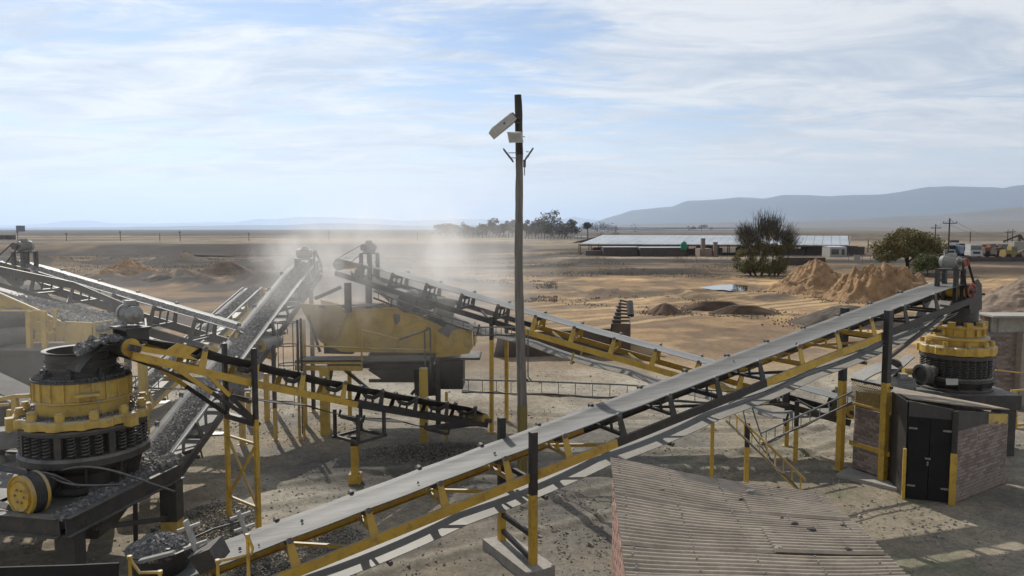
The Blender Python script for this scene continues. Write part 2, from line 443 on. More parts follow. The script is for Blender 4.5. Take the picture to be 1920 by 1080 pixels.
def soil(x, y):
    n1 = fbm(x * 0.08, y * 0.08, 4, 51); n2 = fbm(x * 0.5, y * 0.5, 3, 52); n3 = fbm(x * 0.02, y * 0.012, 4, 53)
    def C(*c): return np.array(c)[None, :]
    col = C(0.24, 0.203, 0.148) * np.ones((len(x), 1))
    def over(c, w): 
        nonlocal col
        w = np.clip(w, 0, 1)[:, None]; col = col * (1 - w) + C(*c) * w
    # dark crushed grit where product falls, pale fines
    over((0.145, 0.135, 0.120), sstep(.50, .68, fbm(x * 0.35, y * 0.35, 4, 60)) * (1 - sstep(30, 40, y)) * .8)
    over((0.33, 0.30, 0.24), sstep(.52, .66, fbm(x * 0.2 + 9, y * 0.28, 4, 61)) * (1 - sstep(34, 44, y)) * .8)
    over((0.14, 0.155, 0.09), sstep(.55, .72, fbm(x * 0.6 + 3, y * 0.5, 4, 63)) * (1 - sstep(21, 24, y)) * sstep(1.5, 3.5, x) * .55)
    # sandy working floor
    sand = sstep(30, 46, y + 6 * (n1 - .5))
    over((0.30, 0.195, 0.10), sand)
    over((0.44, 0.29, 0.14), sand * sstep(.44, .62, n1) * sstep(-4, 8, x))
    over((0.17, 0.115, 0.072), sand * sstep(.48, .62, n2) * .75)
    over((0.12, 0.085, 0.058), sand * sstep(.54, .62, fbm(x * .16 + 2, y * .22, 5, 66)) * .7)
    over((0.26, 0.17, 0.095), sand * (1 - sstep(-10, 4, x)) * .8)
    over((0.105, 0.085, 0.066), sand * (1 - sstep(-6, 3, x)) * sstep(.50, .58, fbm(x * .1, y * .2, 4, 57)) * .95)
    # grassland and rough veld between
    gl = sstep(100, 125, y + 20 * (n1 - .5)) * (1 - sstep(-8, 8, x)) + sstep(96, 116, y + 14 * (n1 - .5)) * sstep(-8, 8, x) * (1 - sstep(30, 60, x) * .3)
    over((0.135, 0.095, 0.06), gl)
    over((0.235, 0.165, 0.095), gl * sstep(.45, .62, fbm(x * .05, y * .10, 4, 54)))
    over((0.048, 0.036, 0.027), gl * sstep(.47, .56, fbm(x * .045 + 5, y * .13, 4, 55)))
    mid = np.exp(-((y - 80) / 16.0) ** 2) * (1 - sstep(4, 14, x)) * sstep(-9, -2, x)
    over((0.135, 0.105, 0.07), mid * sstep(.4, .55, n1 * .5 + n2 * .5))
    rr = np.exp(-((y - 73) / 6.0) ** 2) * sstep(4, 8, x) * (1 - sstep(24, 30, x))
    over((0.11, 0.08, 0.055), rr * sstep(.44, .56, fbm(x * .5, y * .35, 4, 58)) * 1.2)
    # dark churned soil
    dk = np.exp(-((y - 91 - 5 * np.sin(x * .09)) / 8.0) ** 2) * (1 - sstep(-14, -2, x)) * sstep(-80, -55, x)
    over((0.052, 0.038, 0.029), dk * 1.8 * sstep(.30, .42, n2))
    dk2 = np.exp(-((y - 143 - 4 * np.sin(x * .07)) / 7.0) ** 2) * (1 - sstep(-30, -12, x))
    over((0.055, 0.045, 0.038), dk2 * 1.5 * sstep(.36, .5, n2))
    # the banks, with the shade on their near faces painted dark
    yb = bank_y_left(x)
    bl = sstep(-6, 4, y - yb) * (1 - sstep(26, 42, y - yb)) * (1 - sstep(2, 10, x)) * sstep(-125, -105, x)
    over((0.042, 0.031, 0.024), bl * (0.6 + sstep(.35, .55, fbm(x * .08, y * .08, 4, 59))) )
    b1 = np.exp(-((y - 111) / 3.5) ** 2) * sstep(9, 13, x) * (1 - sstep(27, 30, x))
    over((0.045, 0.038, 0.032), b1 * 1.3)
    b2 = sstep(131, 136, y) * (1 - sstep(146, 149, y)) * sstep(5, 14, x)
    over((0.055, 0.047, 0.038), b2 * .95)
    over((0.36, 0.28, 0.19), sstep(147, 149, y) * (1 - sstep(154, 158, y)) * sstep(4, 12, x) * .9)
    # straw plain, then darker far strips
    pl = sstep(225, 260, y)
    over((0.19, 0.145, 0.095), pl)
    over((0.11, 0.088, 0.066), pl * sstep(.46, .6, fbm(x * .004, y * .011, 4, 71)))
    over((0.30, 0.235, 0.15), pl * sstep(.5, .62, fbm(x * .003 + 4, y * .014, 4, 72)) * (1 - sstep(500, 800, y)) * .8)
    over((0.085, 0.07, 0.056), sstep(520, 640, y) * (1 - sstep(-10, 200, x) * .6))
    over((0.075, 0.066, 0.056), sstep(900, 1500, y) * sstep(.40, .55, fbm(x * .0006, y * .0016, 4, 73)) * (1 - sstep(0, 800, x) * .6))
    over((0.24, 0.195, 0.14), sstep(800, 1500, y) * sstep(200, 1500, x) * sstep(.4, .6, fbm(x * .0006 + 5, y * .0012, 4, 74)) * .7)
    over((0.035, 0.04, 0.045), sstep(2400, 5000, y) * (1 - sstep(0, 2500, x)) * .85)
    # wheel tracks curving over the sand towards the right
    for (c0, c1, c2, w_) in ((47, .55, .004, .8), (51, .50, .006, .6), (57.5, .42, .010, .9), (63, .25, .012, .7), (44, .95, -.004, .5), (61, .72, .0, .5)):
        yy = c0 + c1 * x + c2 * x * x
        m_ = sand * sstep(-6, 2, x) * (1 - sstep(96, 110, y))
        over((0.48, 0.34, 0.18), np.exp(-((y - yy) / (w_ * 1.6)) ** 2) * m_ * .55)
        for o_ in (-1.0, 1.0):
            over((0.15, 0.10, 0.06), np.exp(-((y - yy - o_) / .38) ** 2) * m_ * .8)
    # dark grit with painted shade under the screen, and grit along the main conveyor
    over((0.105, 0.098, 0.088), np.clip(1.5 * np.exp(-(((x + 2.6) / 3.2) ** 2 + ((y - 20.0) / 1.9) ** 2) ** 2) * (.55 + .7 * fbm(x * 1.1, y * 1.1, 3, 90)), 0, .9))
    over((0.12, 0.11, 0.095), .8 * np.exp(-((y - 15.6 - .5 * x) / 1.0) ** 2) * sstep(-7, -5, x) * (1 - sstep(-2, 0, x)) * sstep(.4, .55, fbm(x * .8, y * .8, 3, 91)))
    # ruts left by loaders in the yard
    for (c0, c1, c2) in ((15.0, .62, .012), (16.7, .60, .012), (24.5, -.25, .02), (26.1, -.25, .02), (19.0, .25, -.02), (20.6, .25, -.02)):
        yy = c0 + c1 * x + c2 * x * x
        over((0.155, 0.135, 0.105), np.exp(-((y - yy) / .20) ** 2) * (1 - sand) * .65 * sstep(-9, -2, x))
        over((0.30, 0.27, 0.21), np.exp(-((y - yy - .35) / .18) ** 2) * (1 - sand) * .5 * sstep(-9, -2, x))
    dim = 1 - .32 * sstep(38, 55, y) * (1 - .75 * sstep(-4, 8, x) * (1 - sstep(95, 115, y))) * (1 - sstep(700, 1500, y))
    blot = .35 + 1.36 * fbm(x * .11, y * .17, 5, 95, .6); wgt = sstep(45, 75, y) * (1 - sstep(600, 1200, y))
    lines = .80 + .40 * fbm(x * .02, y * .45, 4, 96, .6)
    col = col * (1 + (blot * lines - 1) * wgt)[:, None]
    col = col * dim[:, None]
    return np.clip(col, 0.01, 0.9)

def ground_material():
    m = bpy.data.materials.new('ground_soil'); m.use_nodes = True
    nt = m.node_tree; N, L = nt.nodes.new, nt.links.new
    b = nt.nodes['Principled BSDF']; b.inputs['Roughness'].default_value = 0.95
    b.inputs['Specular IOR Level'].default_value = 0.15
    at = N('ShaderNodeAttribute'); at.attribute_name = 'soil'
    geo = N('ShaderNodeNewGeometry')
    def noise(scale, detail, rough, st=(1, 1, 1)):
        mp = N('ShaderNodeMapping'); mp.inputs['Scale'].default_value = st
        L(geo.outputs['Position'], mp.inputs[0])
        n = N('ShaderNodeTexNoise'); n.inputs['Scale'].default_value = scale; n.inputs['Detail'].default_value = detail
        n.inputs['Roughness'].default_value = rough; L(mp.outputs[0], n.inputs['Vector']); return n.outputs['Fac']
    def rng(x, a, c, lo, hi):
        r = N('ShaderNodeMapRange'); L(x, r.inputs['Value'])
        for k, v in (('From Min', a), ('From Max', c), ('To Min', lo), ('To Max', hi)): r.inputs[k].default_value = v
        return r.outputs[0]
    def mul(a, c):
        x = N('ShaderNodeMath'); x.operation = 'MULTIPLY'; L(a, x.inputs[0]); L(c, x.inputs[1]); return x.outputs[0]
    f = mul(rng(noise(3.2, 8, .68), .3, .7, .78, 1.22), rng(noise(0.35, 6, .65, (1, .6, 1)), .3, .7, .78, 1.22))
    f = mul(f, rng(noise(28, 4, .7), .3, .7, .84, 1.16))
    f = mul(f, rng(noise(0.045, 5, .7, (1, .35, 1)), .3, .7, .82, 1.18))
    vor = N('ShaderNodeTexVoronoi'); vor.inputs['Scale'].default_value = 14.0
    L(geo.outputs['Position'], vor.inputs['Vector'])
    sp = N('ShaderNodeSeparateXYZ'); L(vor.outputs['Color'], sp.inputs[0])
    peb = rng(sp.outputs[0], 0.0, 1.0, .86, 1.14)
    f = mul(f, peb)
    mx = N('ShaderNodeMixRGB'); mx.blend_type = 'MULTIPLY'; mx.inputs[0].default_value = 1
    L(at.outputs['Color'], mx.inputs[1])
    cb = N('ShaderNodeCombineXYZ'); [L(f, cb.inputs[i]) for i in range(3)]
    L(cb.outputs[0], mx.inputs[2]); L(mx.outputs[0], b.inputs['Base Color'])
    bp = N('ShaderNodeBump'); bp.inputs['Strength'].default_value = 0.4; bp.inputs['Distance'].default_value = 0.05
    L(noise(6, 9, .72), bp.inputs['Height'])
    bp2 = N('ShaderNodeBump'); bp2.inputs['Strength'].default_value = 0.3; bp2.inputs['Distance'].default_value = 0.015
    L(vor.outputs['Distance'], bp2.inputs['Height']); L(bp.outputs[0], bp2.inputs['Normal'])
    L(bp2.outputs[0], b.inputs['Normal'])
    return m
GROUND = ground_material()

def build_ground():
    ys = [-60, -40, -25, -12, -4]
    y = 1.0
    while y < 42000:
        ys.append(y); y += max(0.10, y * y / 5200.0) if y < 700 else y * 0.135
    ys = np.array(ys)
    nx = 520
    t = np.linspace(-1, 1, nx); t = np.sign(t) * (np.abs(t) * .75 + .25 * np.abs(t) ** 3)
    hw = np.where(ys > 0, ys * 1.25 + 16, 40.0)
    X = t[None, :] * hw[:, None]; Y = np.repeat(ys[:, None], nx, 1)
    x, yv = X.ravel(), Y.ravel()
    z = H(x, yv)
    verts = np.stack([x, yv, z], 1)
    ny = len(ys)
    i = np.arange(ny - 1)[:, None] * nx + np.arange(nx - 1)[None, :]
    i = i.ravel(); faces = np.stack([i, i + 1, i + nx + 1, i + nx], 1)
    me = np_mesh('ground', verts, faces, GROUND, smooth=True)
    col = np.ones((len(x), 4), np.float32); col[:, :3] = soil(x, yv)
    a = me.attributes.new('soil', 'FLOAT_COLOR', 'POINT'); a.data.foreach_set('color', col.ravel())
    o = solo('ground', me, None, kind='structure')
    return ny
build_ground()

# water
WATER = mat('puddle_water', (0.10, 0.09, 0.07), 0.04, spec=1.0)
def puddle(name, label, pts, z):
    m = M(); m.prism([(p[0], p[1], z - 0.01) for p in pts], (0, 0, 0.012))
    o = solo(name, m, WATER, kind='structure'); o['label'] = label
PUD = [(1310, 539), (1345, 534.5), (1392, 532), (1404, 534), (1400, 538), (1396, 545.5), (1380, 546.5), (1356, 543.5), (1338, 543.5)]
pz = Hz(23.6, 83.5) + 0.16
puddle('puddle', 'muddy puddle reflecting the bright sky beside the sand heaps', [PZ(u, v, pz) for u, v in PUD], pz)
pz2 = Hz(-66, 190) + 0.2
puddle('puddle', 'thin sliver of water at the foot of the dark bank', [PZ(u, v, pz2) for u, v in ((330, 476.3), (372, 475.8), (430, 478.2), (445, 479.6), (400, 479.2), (350, 478.2))], pz2)

# ------------------------------------------------------------------ far hills
def mountain_material(name, c1, c2):
    return mat(name, c1, 0.95, col2=c2, nscale=0.0016, coords='World', bump=0)
def ridge(name, prof, dist, depth, base_z, cols, seed, rough=0.10, nx=420, ny=26, plateau=0.45):
    us = np.linspace(prof[0][0], prof[-1][0], nx)
    vs = np.interp(us, [p[0] for p in prof], [p[1] for p in prof])
    vs = vs + (fbm(us * .035, 2.0, 4, seed) - .5) * rough * 30
    hs = np.array([PY(960, v, dist).z for v in vs])
    dirx = np.array([PY(u, 430, dist).x / dist for u in us])
    vv = []
    for j in range(ny):
        q = j / (ny - 1)
        y = dist + (q - plateau) * depth
        prof_q = np.clip(q / plateau, 0, 1) ** 1.3 if q <= plateau else np.clip(1 - (q - plateau) / (1 - plateau), 0, 1) ** .6
        x = dirx * dist + 0 * us
        g = fbm(x * 6 / depth, np.full(nx, y * 3 / depth), 5, seed + 3)
        z = base_z + (hs - base_z) * prof_q * (1 + (g - .5) * .55 * (1 - abs(prof_q - .0)) * (prof_q > 0))
        vv.append(np.stack([x, np.full(nx, y), z], 1))
    vv = np.concatenate(vv)
    i = (np.arange(ny - 1)[:, None] * nx + np.arange(nx - 1)[None, :]).ravel()
    me = np_mesh(name, vv, np.stack([i, i + 1, i + nx + 1, i + nx], 1), cols, smooth=True)
    return solo(name, me, None, kind='structure')
MTA = mountain_material('mountain_rock', (0.045, 0.05, 0.045), (0.075, 0.07, 0.055))
MTB = mountain_material('foothill_grass', (0.15, 0.12, 0.085), (0.10, 0.085, 0.06))
ridge('mountain', [(1085, 425), (1120, 415), (1140, 408), (1160, 402), (1185, 393), (1225, 389), (1262, 386), (1288, 375.5), (1340, 373), (1383, 368.5), (1430, 371), (1466, 363.5), (1510, 364.5), (1550, 366.5), (1600, 364), (1650, 362.5), (1690, 357), (1735, 348.5), (1790, 347.5), (1850, 349), (1885, 352), (1900, 346), (1925, 343), (1990, 340), (2100, 336), (2300, 350), (2600, 372), (2900, 400)],
      15000, 6000, 30, MTA, 3, rough=.05)
ridge('foothill', [(1050, 429), (1120, 424), (1200, 420.5), (1300, 417.5), (1420, 416), (1500, 414.5), (1620, 409), (1700, 404.5), (1760, 403), (1810, 398), (1870, 391), (1925, 386), (2050, 380), (2300, 385), (2700, 410)],
      7200, 3600, 20, MTB, 11, rough=.04)
ridge('foothill', [(1150, 436), (1300, 430), (1500, 427), (1700, 425), (1800, 421), (1925, 414), (2100, 406), (2400, 415)],
      4200, 2200, 3, MTB, 17, rough=.05)
ridge('hill', [(-500, 424), (-200, 418), (0, 423), (90, 419), (130, 413), (165, 412), (205, 419), (300, 419), (380, 416), (440, 416), (480, 410), (520, 411), (560, 406), (620, 407), (690, 409), (760, 413), (850, 411), (905, 410), (950, 414), (1010, 415), (1045, 412), (1075, 405), (1105, 411), (1160, 416), (1250, 420)],
      33000, 7000, 0, MTA, 23, rough=.08)
ridge('hill', [(-300, 428), (200, 426), (330, 424), (400, 423), (440, 422), (540, 421.5), (600, 418.5), (690, 419), (760, 423), (900, 421), (1000, 423), (1100, 425), (1200, 428)],
      16000, 4000, 0, MTA, 29, rough=.04)

# ------------------------------------------------------------------ air
def haze_box():
    m = M(); m.box((-46000, -400, -3.0), (46000, 43500, 1120))
    mt = bpy.data.materials.new('haze_air'); mt.use_nodes = True
    nt = mt.node_tree; nt.nodes.clear()
    out = nt.nodes.new('ShaderNodeOutputMaterial'); pv = nt.nodes.new('ShaderNodeVolumePrincipled')
    pv.inputs['Color'].default_value = (0.62, 0.76, 0.96, 1)
    pv.inputs['Density'].default_value = 5.6e-5
    pv.inputs['Anisotropy'].default_value = 0.55
    nt.links.new(pv.outputs[0], out.inputs['Volume'])
    solo('haze', m, mt, kind='stuff')
haze_box()
# ------------------------------------------------------------------ loose stone
def stones(name, pts, sizes, seed=1, mats=None, flat=0.75):
    rs = np.random.RandomState(seed); n = len(pts)
    base = np.array([(x, y, z) for x in (-1, 1) for y in (-1, 1) for z in (-1, 1)], float) * 0.5
    fc = np.array([(0, 1, 3, 2), (4, 6, 7, 5), (0, 4, 5, 1), (2, 3, 7, 6), (0, 2, 6, 4), (1, 5, 7, 3)])
    b = base[None] * (1 + rs.uniform(-.38, .38, (n, 8, 3)))
    b = b * np.array([1, 0.8, flat]) * np.asarray(sizes)[:, None, None]
    q = rs.normal(size=(n, 4)); q /= np.linalg.norm(q, axis=1)[:, None]
    w, x, y, z = q.T
    R = np.stack([1 - 2 * (y * y + z * z), 2 * (x * y - z * w), 2 * (x * z + y * w), 2 * (x * y + z * w), 1 - 2 * (x * x + z * z), 2 * (y * z - x * w),
                  2 * (x * z - y * w), 2 * (y * z + x * w), 1 - 2 * (x * x + y * y)], 1).reshape(n, 3, 3)
    vv = np.einsum('nij,nkj->nki', R, b) + np.asarray(pts)[:, None, :]
    ff = fc[None] + (np.arange(n) * 8)[:, None, None]
    return np_mesh(name, vv.reshape(-1, 3), ff.reshape(-1, 4), mats or [STONE, STONEP], mi=np.repeat((rs.rand(n) < .28).astype(int), 6))
def frame3(d, n):                                   # matrix with x along d, y across, z normal
    d = V(d).normalized(); s = V(n).cross(d).normalized(); n = d.cross(s)
    return d, s, n

# ------------------------------------------------------------------ electric motor (part with sub-parts)
def motor(parent, pos, axis, size=1.0, m=GREYM, name='motor'):
    ax = V(axis).normalized(); pos = V(pos); R = 0.15 * size; Ln = 0.42 * size
    sd = ax.cross(UP).normalized(); up = sd.cross(ax)
    a = M(); a.lathe(pos - ax * Ln / 2, [(0, 0), (R * .8, 0), (R * .96, R * .12), (R * .96, Ln * .22)], ax, 24)
    a.tube(pos - ax * Ln * .3, pos + ax * Ln * .45, R * .86, n=24)
    for k in range(28):
        t = 2 * math.pi * k / 28; o = sd * math.cos(t) + up * math.sin(t)
        a.obox(pos + ax * Ln * .08 + o * R * .93, (ax, o, ax.cross(o)), (Ln * .32, R * .09, R * .022))
    for k in (-1, 1):
        a.obox(pos - up * R * 1.03 + sd * k * R * .75, (ax, sd, up), (Ln * .28, R * .22, R * .1))
    b = part(name, a, m, parent)
    c = M(); c.lathe(pos - ax * Ln * .52, [(0, -.03 * size), (R * .55, -.035 * size), (R * .99, 0), (R * 1.01, Ln * .2), (R * .94, Ln * .2)], ax, 24, smooth=False)
    part('fan_cover', c, m, b)
    c = M(); c.obox(pos + up * R * 1.15 + ax * Ln * .05, (ax, sd, up), (Ln * .16, R * .5, R * .28)); part('terminal_box', c, m, b)
    c = M(); c.lathe(pos + ax * Ln * .45, [(R * .9, 0), (R * .9, .02 * size), (R * .35, .05 * size), (R * .2, .06 * size), (R * .2, .12 * size), (0, .12 * size)], ax, 20); part('shaft', c, STEEL, b)
    return b
def pulley_wheel(m, c, ax, r, w, mi=0, spokes=0):
    ax = V(ax).normalized(); c = V(c)
    if not spokes:
        m.lathe(c - ax * w / 2, [(0, 0), (r, 0), (r, w * .2), (r * .93, w * .3), (r, w * .45), (r * .93, w * .6), (r, w * .75), (r, w), (r * .75, w), (r * .72, w * .7), (0, w * .7)], ax, 28, mi)
    else:
        m.lathe(c - ax * w / 2, [(r * .86, 0), (r, 0), (r, w), (r * .86, w), (r * .86, 0)], ax, 32, mi)
        m.lathe(c - ax * w * .6, [(0, 0), (r * .16, 0), (r * .16, w * 1.2), (0, w * 1.2)], ax, 16, mi)
        a = ax.orthogonal().normalized(); b = ax.cross(a)
        for k in range(spokes):
            t = 2 * math.pi * k / spokes; o = a * math.cos(t) + b * math.sin(t)
            m.beam(c + o * r * .12, c + o * r * .88, w * .35, w * .5, ax, mi)
    return m
def vbelt(m, c1, r1, c2, r2, ax, w=0.05, mi=0, n=14):
    ax = V(ax).normalized(); c1, c2 = V(c1), V(c2)
    d = (c2 - c1); d = (d - ax * d.dot(ax)).normalized(); e = ax.cross(d); pts = []
    for k in range(n + 1):
        t = math.pi / 2 + math.pi * k / n; pts.append(c1 + (d * math.cos(t) + e * math.sin(t)) * (r1 + .008))
    for k in range(n + 1):
        t = -math.pi / 2 + math.pi * k / n; pts.append(c2 + (d * math.cos(t) + e * math.sin(t)) * (r2 + .008))
    vs = []
    for p in pts: vs += [p - ax * w / 2, p + ax * w / 2]
    N_ = len(pts)
    vs2 = [v + 0 * ax for v in vs]
    cen = (c1 + c2) / 2
    fs = [(2 * k, 2 * ((k + 1) % N_), 2 * ((k + 1) % N_) + 1, 2 * k + 1) for k in range(N_)]
    m.add(vs, fs, mi)
    inner = []
    for p in pts:
        q = p + (cen - p).normalized() * .014; inner += [q - ax * w / 2, q + ax * w / 2]
    m.add(inner, [f[::-1] for f in fs], mi)
    allv = vs + inner; o = len(vs)
    m.add(allv, [(2 * k, o + 2 * k, o + 2 * ((k + 1) % N_), 2 * ((k + 1) % N_)) for k in range(N_)] + [(2 * k + 1, 2 * ((k + 1) % N_) + 1, o + 2 * ((k + 1) % N_) + 1, o + 2 * k + 1) for k in range(N_)], mi)
    return m

# ------------------------------------------------------------------ belt conveyor
def idler_meshes(w, drop, rail_s, name_mat, trough=math.radians(16)):
    """local frame: x along belt, y across, z normal; origin at belt surface centre"""
    fr = M(); zb = -drop
    fr.obox((0, 0, zb + .03), ((1, 0, 0), (0, 1, 0), (0, 0, 1)), (.028, rail_s - .01, .028))
    cw = w * .36; zr = -.075
    rise = math.sin(trough) * w * .36
    for s in (-1, 1):
        ye = s * (w / 2 + .075)
        tp = zr + rise + .10
        fr.add([(-.08, s * rail_s, zb), (.08, s * rail_s, zb), (.05, ye, tp), (-.05, ye, tp),
                (-.08, s * (rail_s - .022), zb), (.08, s * (rail_s - .022), zb), (.05, ye - s * .022, tp), (-.05, ye - s * .022, tp)],
               [(0, 1, 2, 3), (7, 6, 5, 4), (0, 4, 5, 1), (1, 5, 6, 2), (2, 6, 7, 3), (3, 7, 4, 0)])
        fr.obox((0, s * cw / 2 * 1.08, (zb + zr) / 2 - .02), ((1, 0, 0), (0, 1, 0), (0, 0, 1)), (.03, .010, (zr - zb) / 2 - .03))
        fr.tube((0, ye - s * .07, tp - .035), (0, ye + s * .012, tp - .012), .052, n=12, mi=1)
    c = M(); c.tube((0, -cw / 2, zr), (0, cw / 2, zr), .054, n=14); cm = c.mesh('roller', BELTD if False else STEELR)
    wr = []
    for s in (-1, 1):
        c = M(); y0 = s * (cw / 2 + .03)
        c.tube((0, y0, zr + .005), (0, s * (w / 2 + .05), zr + rise + .01), .054, n=14); wr.append(c.mesh('roller', STEELR))
    return fr.mesh('idler_frame', [name_mat, STEELR]), [cm] + wr
STEELR = mat('roller_steel', (0.075, 0.065, 0.055), 0.6, col2=(0.045, 0.04, 0.037), nscale=6, dust=0.6, rust=.5)

def conveyor(name, label, tail, head, w=0.75, drop=0.36, rail_h=0.17, rail_s=None, idler_gap=1.2, idler_off=0.5, zones=((0, 1, 'y'),),
             ret_drop=0.80, ret_sag=0.0, legs=(), group='belt conveyors of the crushing plant', load=None, edge=None, ret_mat=BELTR, belt_mat=BELT,
             trough=16, sag=0.012, YM=YEL, BM=BLK, ret_to=1.0, pull_r=0.2, brace=True, curve=0.0, ret_from=0.0, seed=3, hang=True):
    tail, head = V(tail), V(head); rail_s = rail_s or (w / 2 + .13)
    base = V((tail.x, tail.y, 0)); T = thing(name, label, 'conveyor', base, group)
    Lg = (head - tail).length; d = (head - tail) / Lg
    s = d.cross(UP).normalized(); n = s.cross(d).normalized()        # s: right-hand side looking to the head
    tr = math.radians(trough)
    def C(t):                                                       # centre of belt surface, t metres from tail
        q = t / Lg
        return tail + d * t + n * (-curve * 4 * q * (1 - q))
    T['_'] = 0; del T['_']
    cols = {'y': YM, 'k': BM}
    # carrying belt
    m = M(); prof = []
    for k in range(-4, 5):
        y = k / 4 * w / 2; a = abs(y); z = 0 if a < w * .18 else (a - w * .18) * math.tan(tr)
        prof.append((y, z))
    ts = np.linspace(0, Lg, int(Lg / .3) + 2); rows = []
    for t in ts:
        e = min(1, min(t, Lg - t) / 1.0 + .05); ph = ((t - idler_off) / idler_gap) % 1.0
        sg = -sag * 4 * ph * (1 - ph)
        c = C(t) + n * sg
        row = [c + s * y + n * (z * e) for y, z in prof]
        rows.append(row + [p - n * .014 for p in row[::-1]])
    k_ = len(rows[0]); vs = [p for r in rows for p in r]
    fs = [(i * k_ + j, i * k_ + (j + 1) % k_, (i + 1) * k_ + (j + 1) % k_, (i + 1) * k_ + j) for i in range(len(rows) - 1) for j in range(k_)]
    m.add(vs, [f[::-1] for f in fs], 0, True)
    ty = w / 2
    for (c, dd) in ((C(Lg), 1), (C(0), -1)):                          # belt wrapped round the end pulleys
        pts = []
        for j in range(11):
            a = math.pi * j / 10
            pts.append(c + n * (-pull_r + math.cos(a) * pull_r) + d * dd * math.sin(a) * pull_r)
        vs = []
        for p in pts: vs += [p - s * ty, p + s * ty]
        cen = c - n * pull_r
        for p in pts:
            q = p + (cen - p).normalized() * .014; vs += [q - s * ty, q + s * ty]
        o = 22; fs = [(2 * j, 2 * j + 1, 2 * j + 3, 2 * j + 2) for j in range(10)] + [(o + 2 * j, o + 2 * j + 2, o + 2 * j + 3, o + 2 * j + 1) for j in range(10)]
        fs += [(2 * j, 2 * j + 2, o + 2 * j + 2, o + 2 * j) for j in range(10)] + [(2 * j + 1, o + 2 * j + 1, o + 2 * j + 3, 2 * j + 3) for j in range(10)]
        m.add(vs, fs, 0, False)
    part('belt', m, belt_mat, T)
    # return belt
    m = M(); t0, t1 = ret_from * Lg, ret_to * Lg; ts = np.linspace(t0, t1, int((t1 - t0) / .4) + 2); vs = []
    for t in ts:
        a = min(1.0, (t - t0) / 2.2 + .0) if ret_from == 0 else 1; b = min(1.0, (t1 - t) / 2.2)
        e = min(a, b); e = e * e * (3 - 2 * e); ph = (t / 3.2) % 1.0
        z = -(2 * pull_r) * (1 - e) - (ret_drop + ret_sag * 4 * ph * (1 - ph)) * e
        c = C(t) + n * z
        vs += [c - s * ty, c + s * ty, c + s * ty - n * .014, c - s * ty - n * .014]
    fs = []
    for i in range(len(ts) - 1):
        for j in range(4): fs.append((4 * i + j, 4 * i + 4 + j, 4 * i + 4 + (j + 1) % 4, 4 * i + (j + 1) % 4))
    m.add(vs, fs, 0, False); part('return_belt', m, ret_mat, T)
    # rails, painted in zones (fractions of the length)
    for sd in (-1, 1):
        m = M()
        for (a, b, c) in zones:
            p, q = a * Lg, b * Lg; k = max(1, int(round((q - p) / 3))) if curve else 1
            for i in range(k):
                u0, u1 = p + (q - p) * i / k, p + (q - p) * (i + 1) / k
                off = s * sd * rail_s - n * (drop + rail_h / 2)
                m.channel(C(u0) + off, C(u1) + off, .065, rail_h, sd, n, mi=0 if c == 'y' else 1)
        part('rail', m, [YM, BM], T)
    # cross members between the rails
    t = idler_off
    while t < Lg - .3 and brace:
        m = M()
        c = C(t) - n * (drop + rail_h * .5)
        zi = 0 if any(a * Lg <= t <= b * Lg and k == 'y' for a, b, k in zones) else 1
        if int(t / idler_gap) % 2 == 0 or True:
            m.beam(c + d * .12 - s * (rail_s - .05), c + d * (.12 if int((t) / idler_gap) % 2 else idler_gap * .72) + s * (rail_s - .05), .05, .06, n, 0)
        part('cross_bar', m, YM if zi == 0 else BM, T)
        t += idler_gap
    # idler sets
    cache = {}
    t = idler_off; kk = 0
    while t < Lg - .35:
        c = 'k'
        for a, b, z in zones:
            if a * Lg <= t <= b * Lg: c = z
        if c not in cache: cache[c] = idler_meshes(w, drop - .004, rail_s, cols[c], tr)
        fm, rms = cache[c]
        mt = Matrix.Identity(4)
        for r_ in range(3): mt[r_][0], mt[r_][1], mt[r_][2] = d[r_], -s[r_], n[r_]
        mt.translation = C(t) - n * .016
        f = inst('idler_frame', fm, T, mt)
        for rm in rms:
            r = bpy.data.objects.new('roller', rm); SC.collection.objects.link(r); r.parent = f
        t += idler_gap; kk += 1
    # return rollers
    m0 = None; t = 1.6
    while t < Lg * ret_to - 1.0:
        if t > ret_from * Lg + .5:
            ph = (t / 3.2) % 1.0
            c = C(t) - n * (ret_drop + ret_sag * 4 * ph * (1 - ph) + .062)
            m = M(); m.tube(c - s * (w / 2 + .04), c + s * (w / 2 + .04), .045, n=12)
            for k in ((-1, 1) if hang else ()): m.obox(c + s * k * (rail_s - .02) + n * (ret_drop - drop - rail_h) * .5, (d, s, n), (.03, .008, (ret_drop - drop - rail_h) * .5 + .02), 1)
            part('return_roller', m, [STEELR, YM if any(a * Lg <= t <= b * Lg and z == 'y' for a, b, z in zones) else BM], T)
        t += 3.2
    # end drums
    for (c, r) in ((C(Lg), pull_r), (C(0), pull_r)):
        m = M(); cc = c - n * pull_r
        m.tube(cc - s * (w / 2 + .03), cc + s * (w / 2 + .03), r - .016, n=28, mi=0, smooth=True)
        m.tube(cc - s * (rail_s + .09), cc + s * (rail_s + .09), .035, n=12, mi=1)
        for k in (-1, 1): m.obox(cc + s * k * (rail_s + .03), (d, s, n), (.11, .035, .06), 1)
        part('end_drum', m, [YM, BLKD], T)
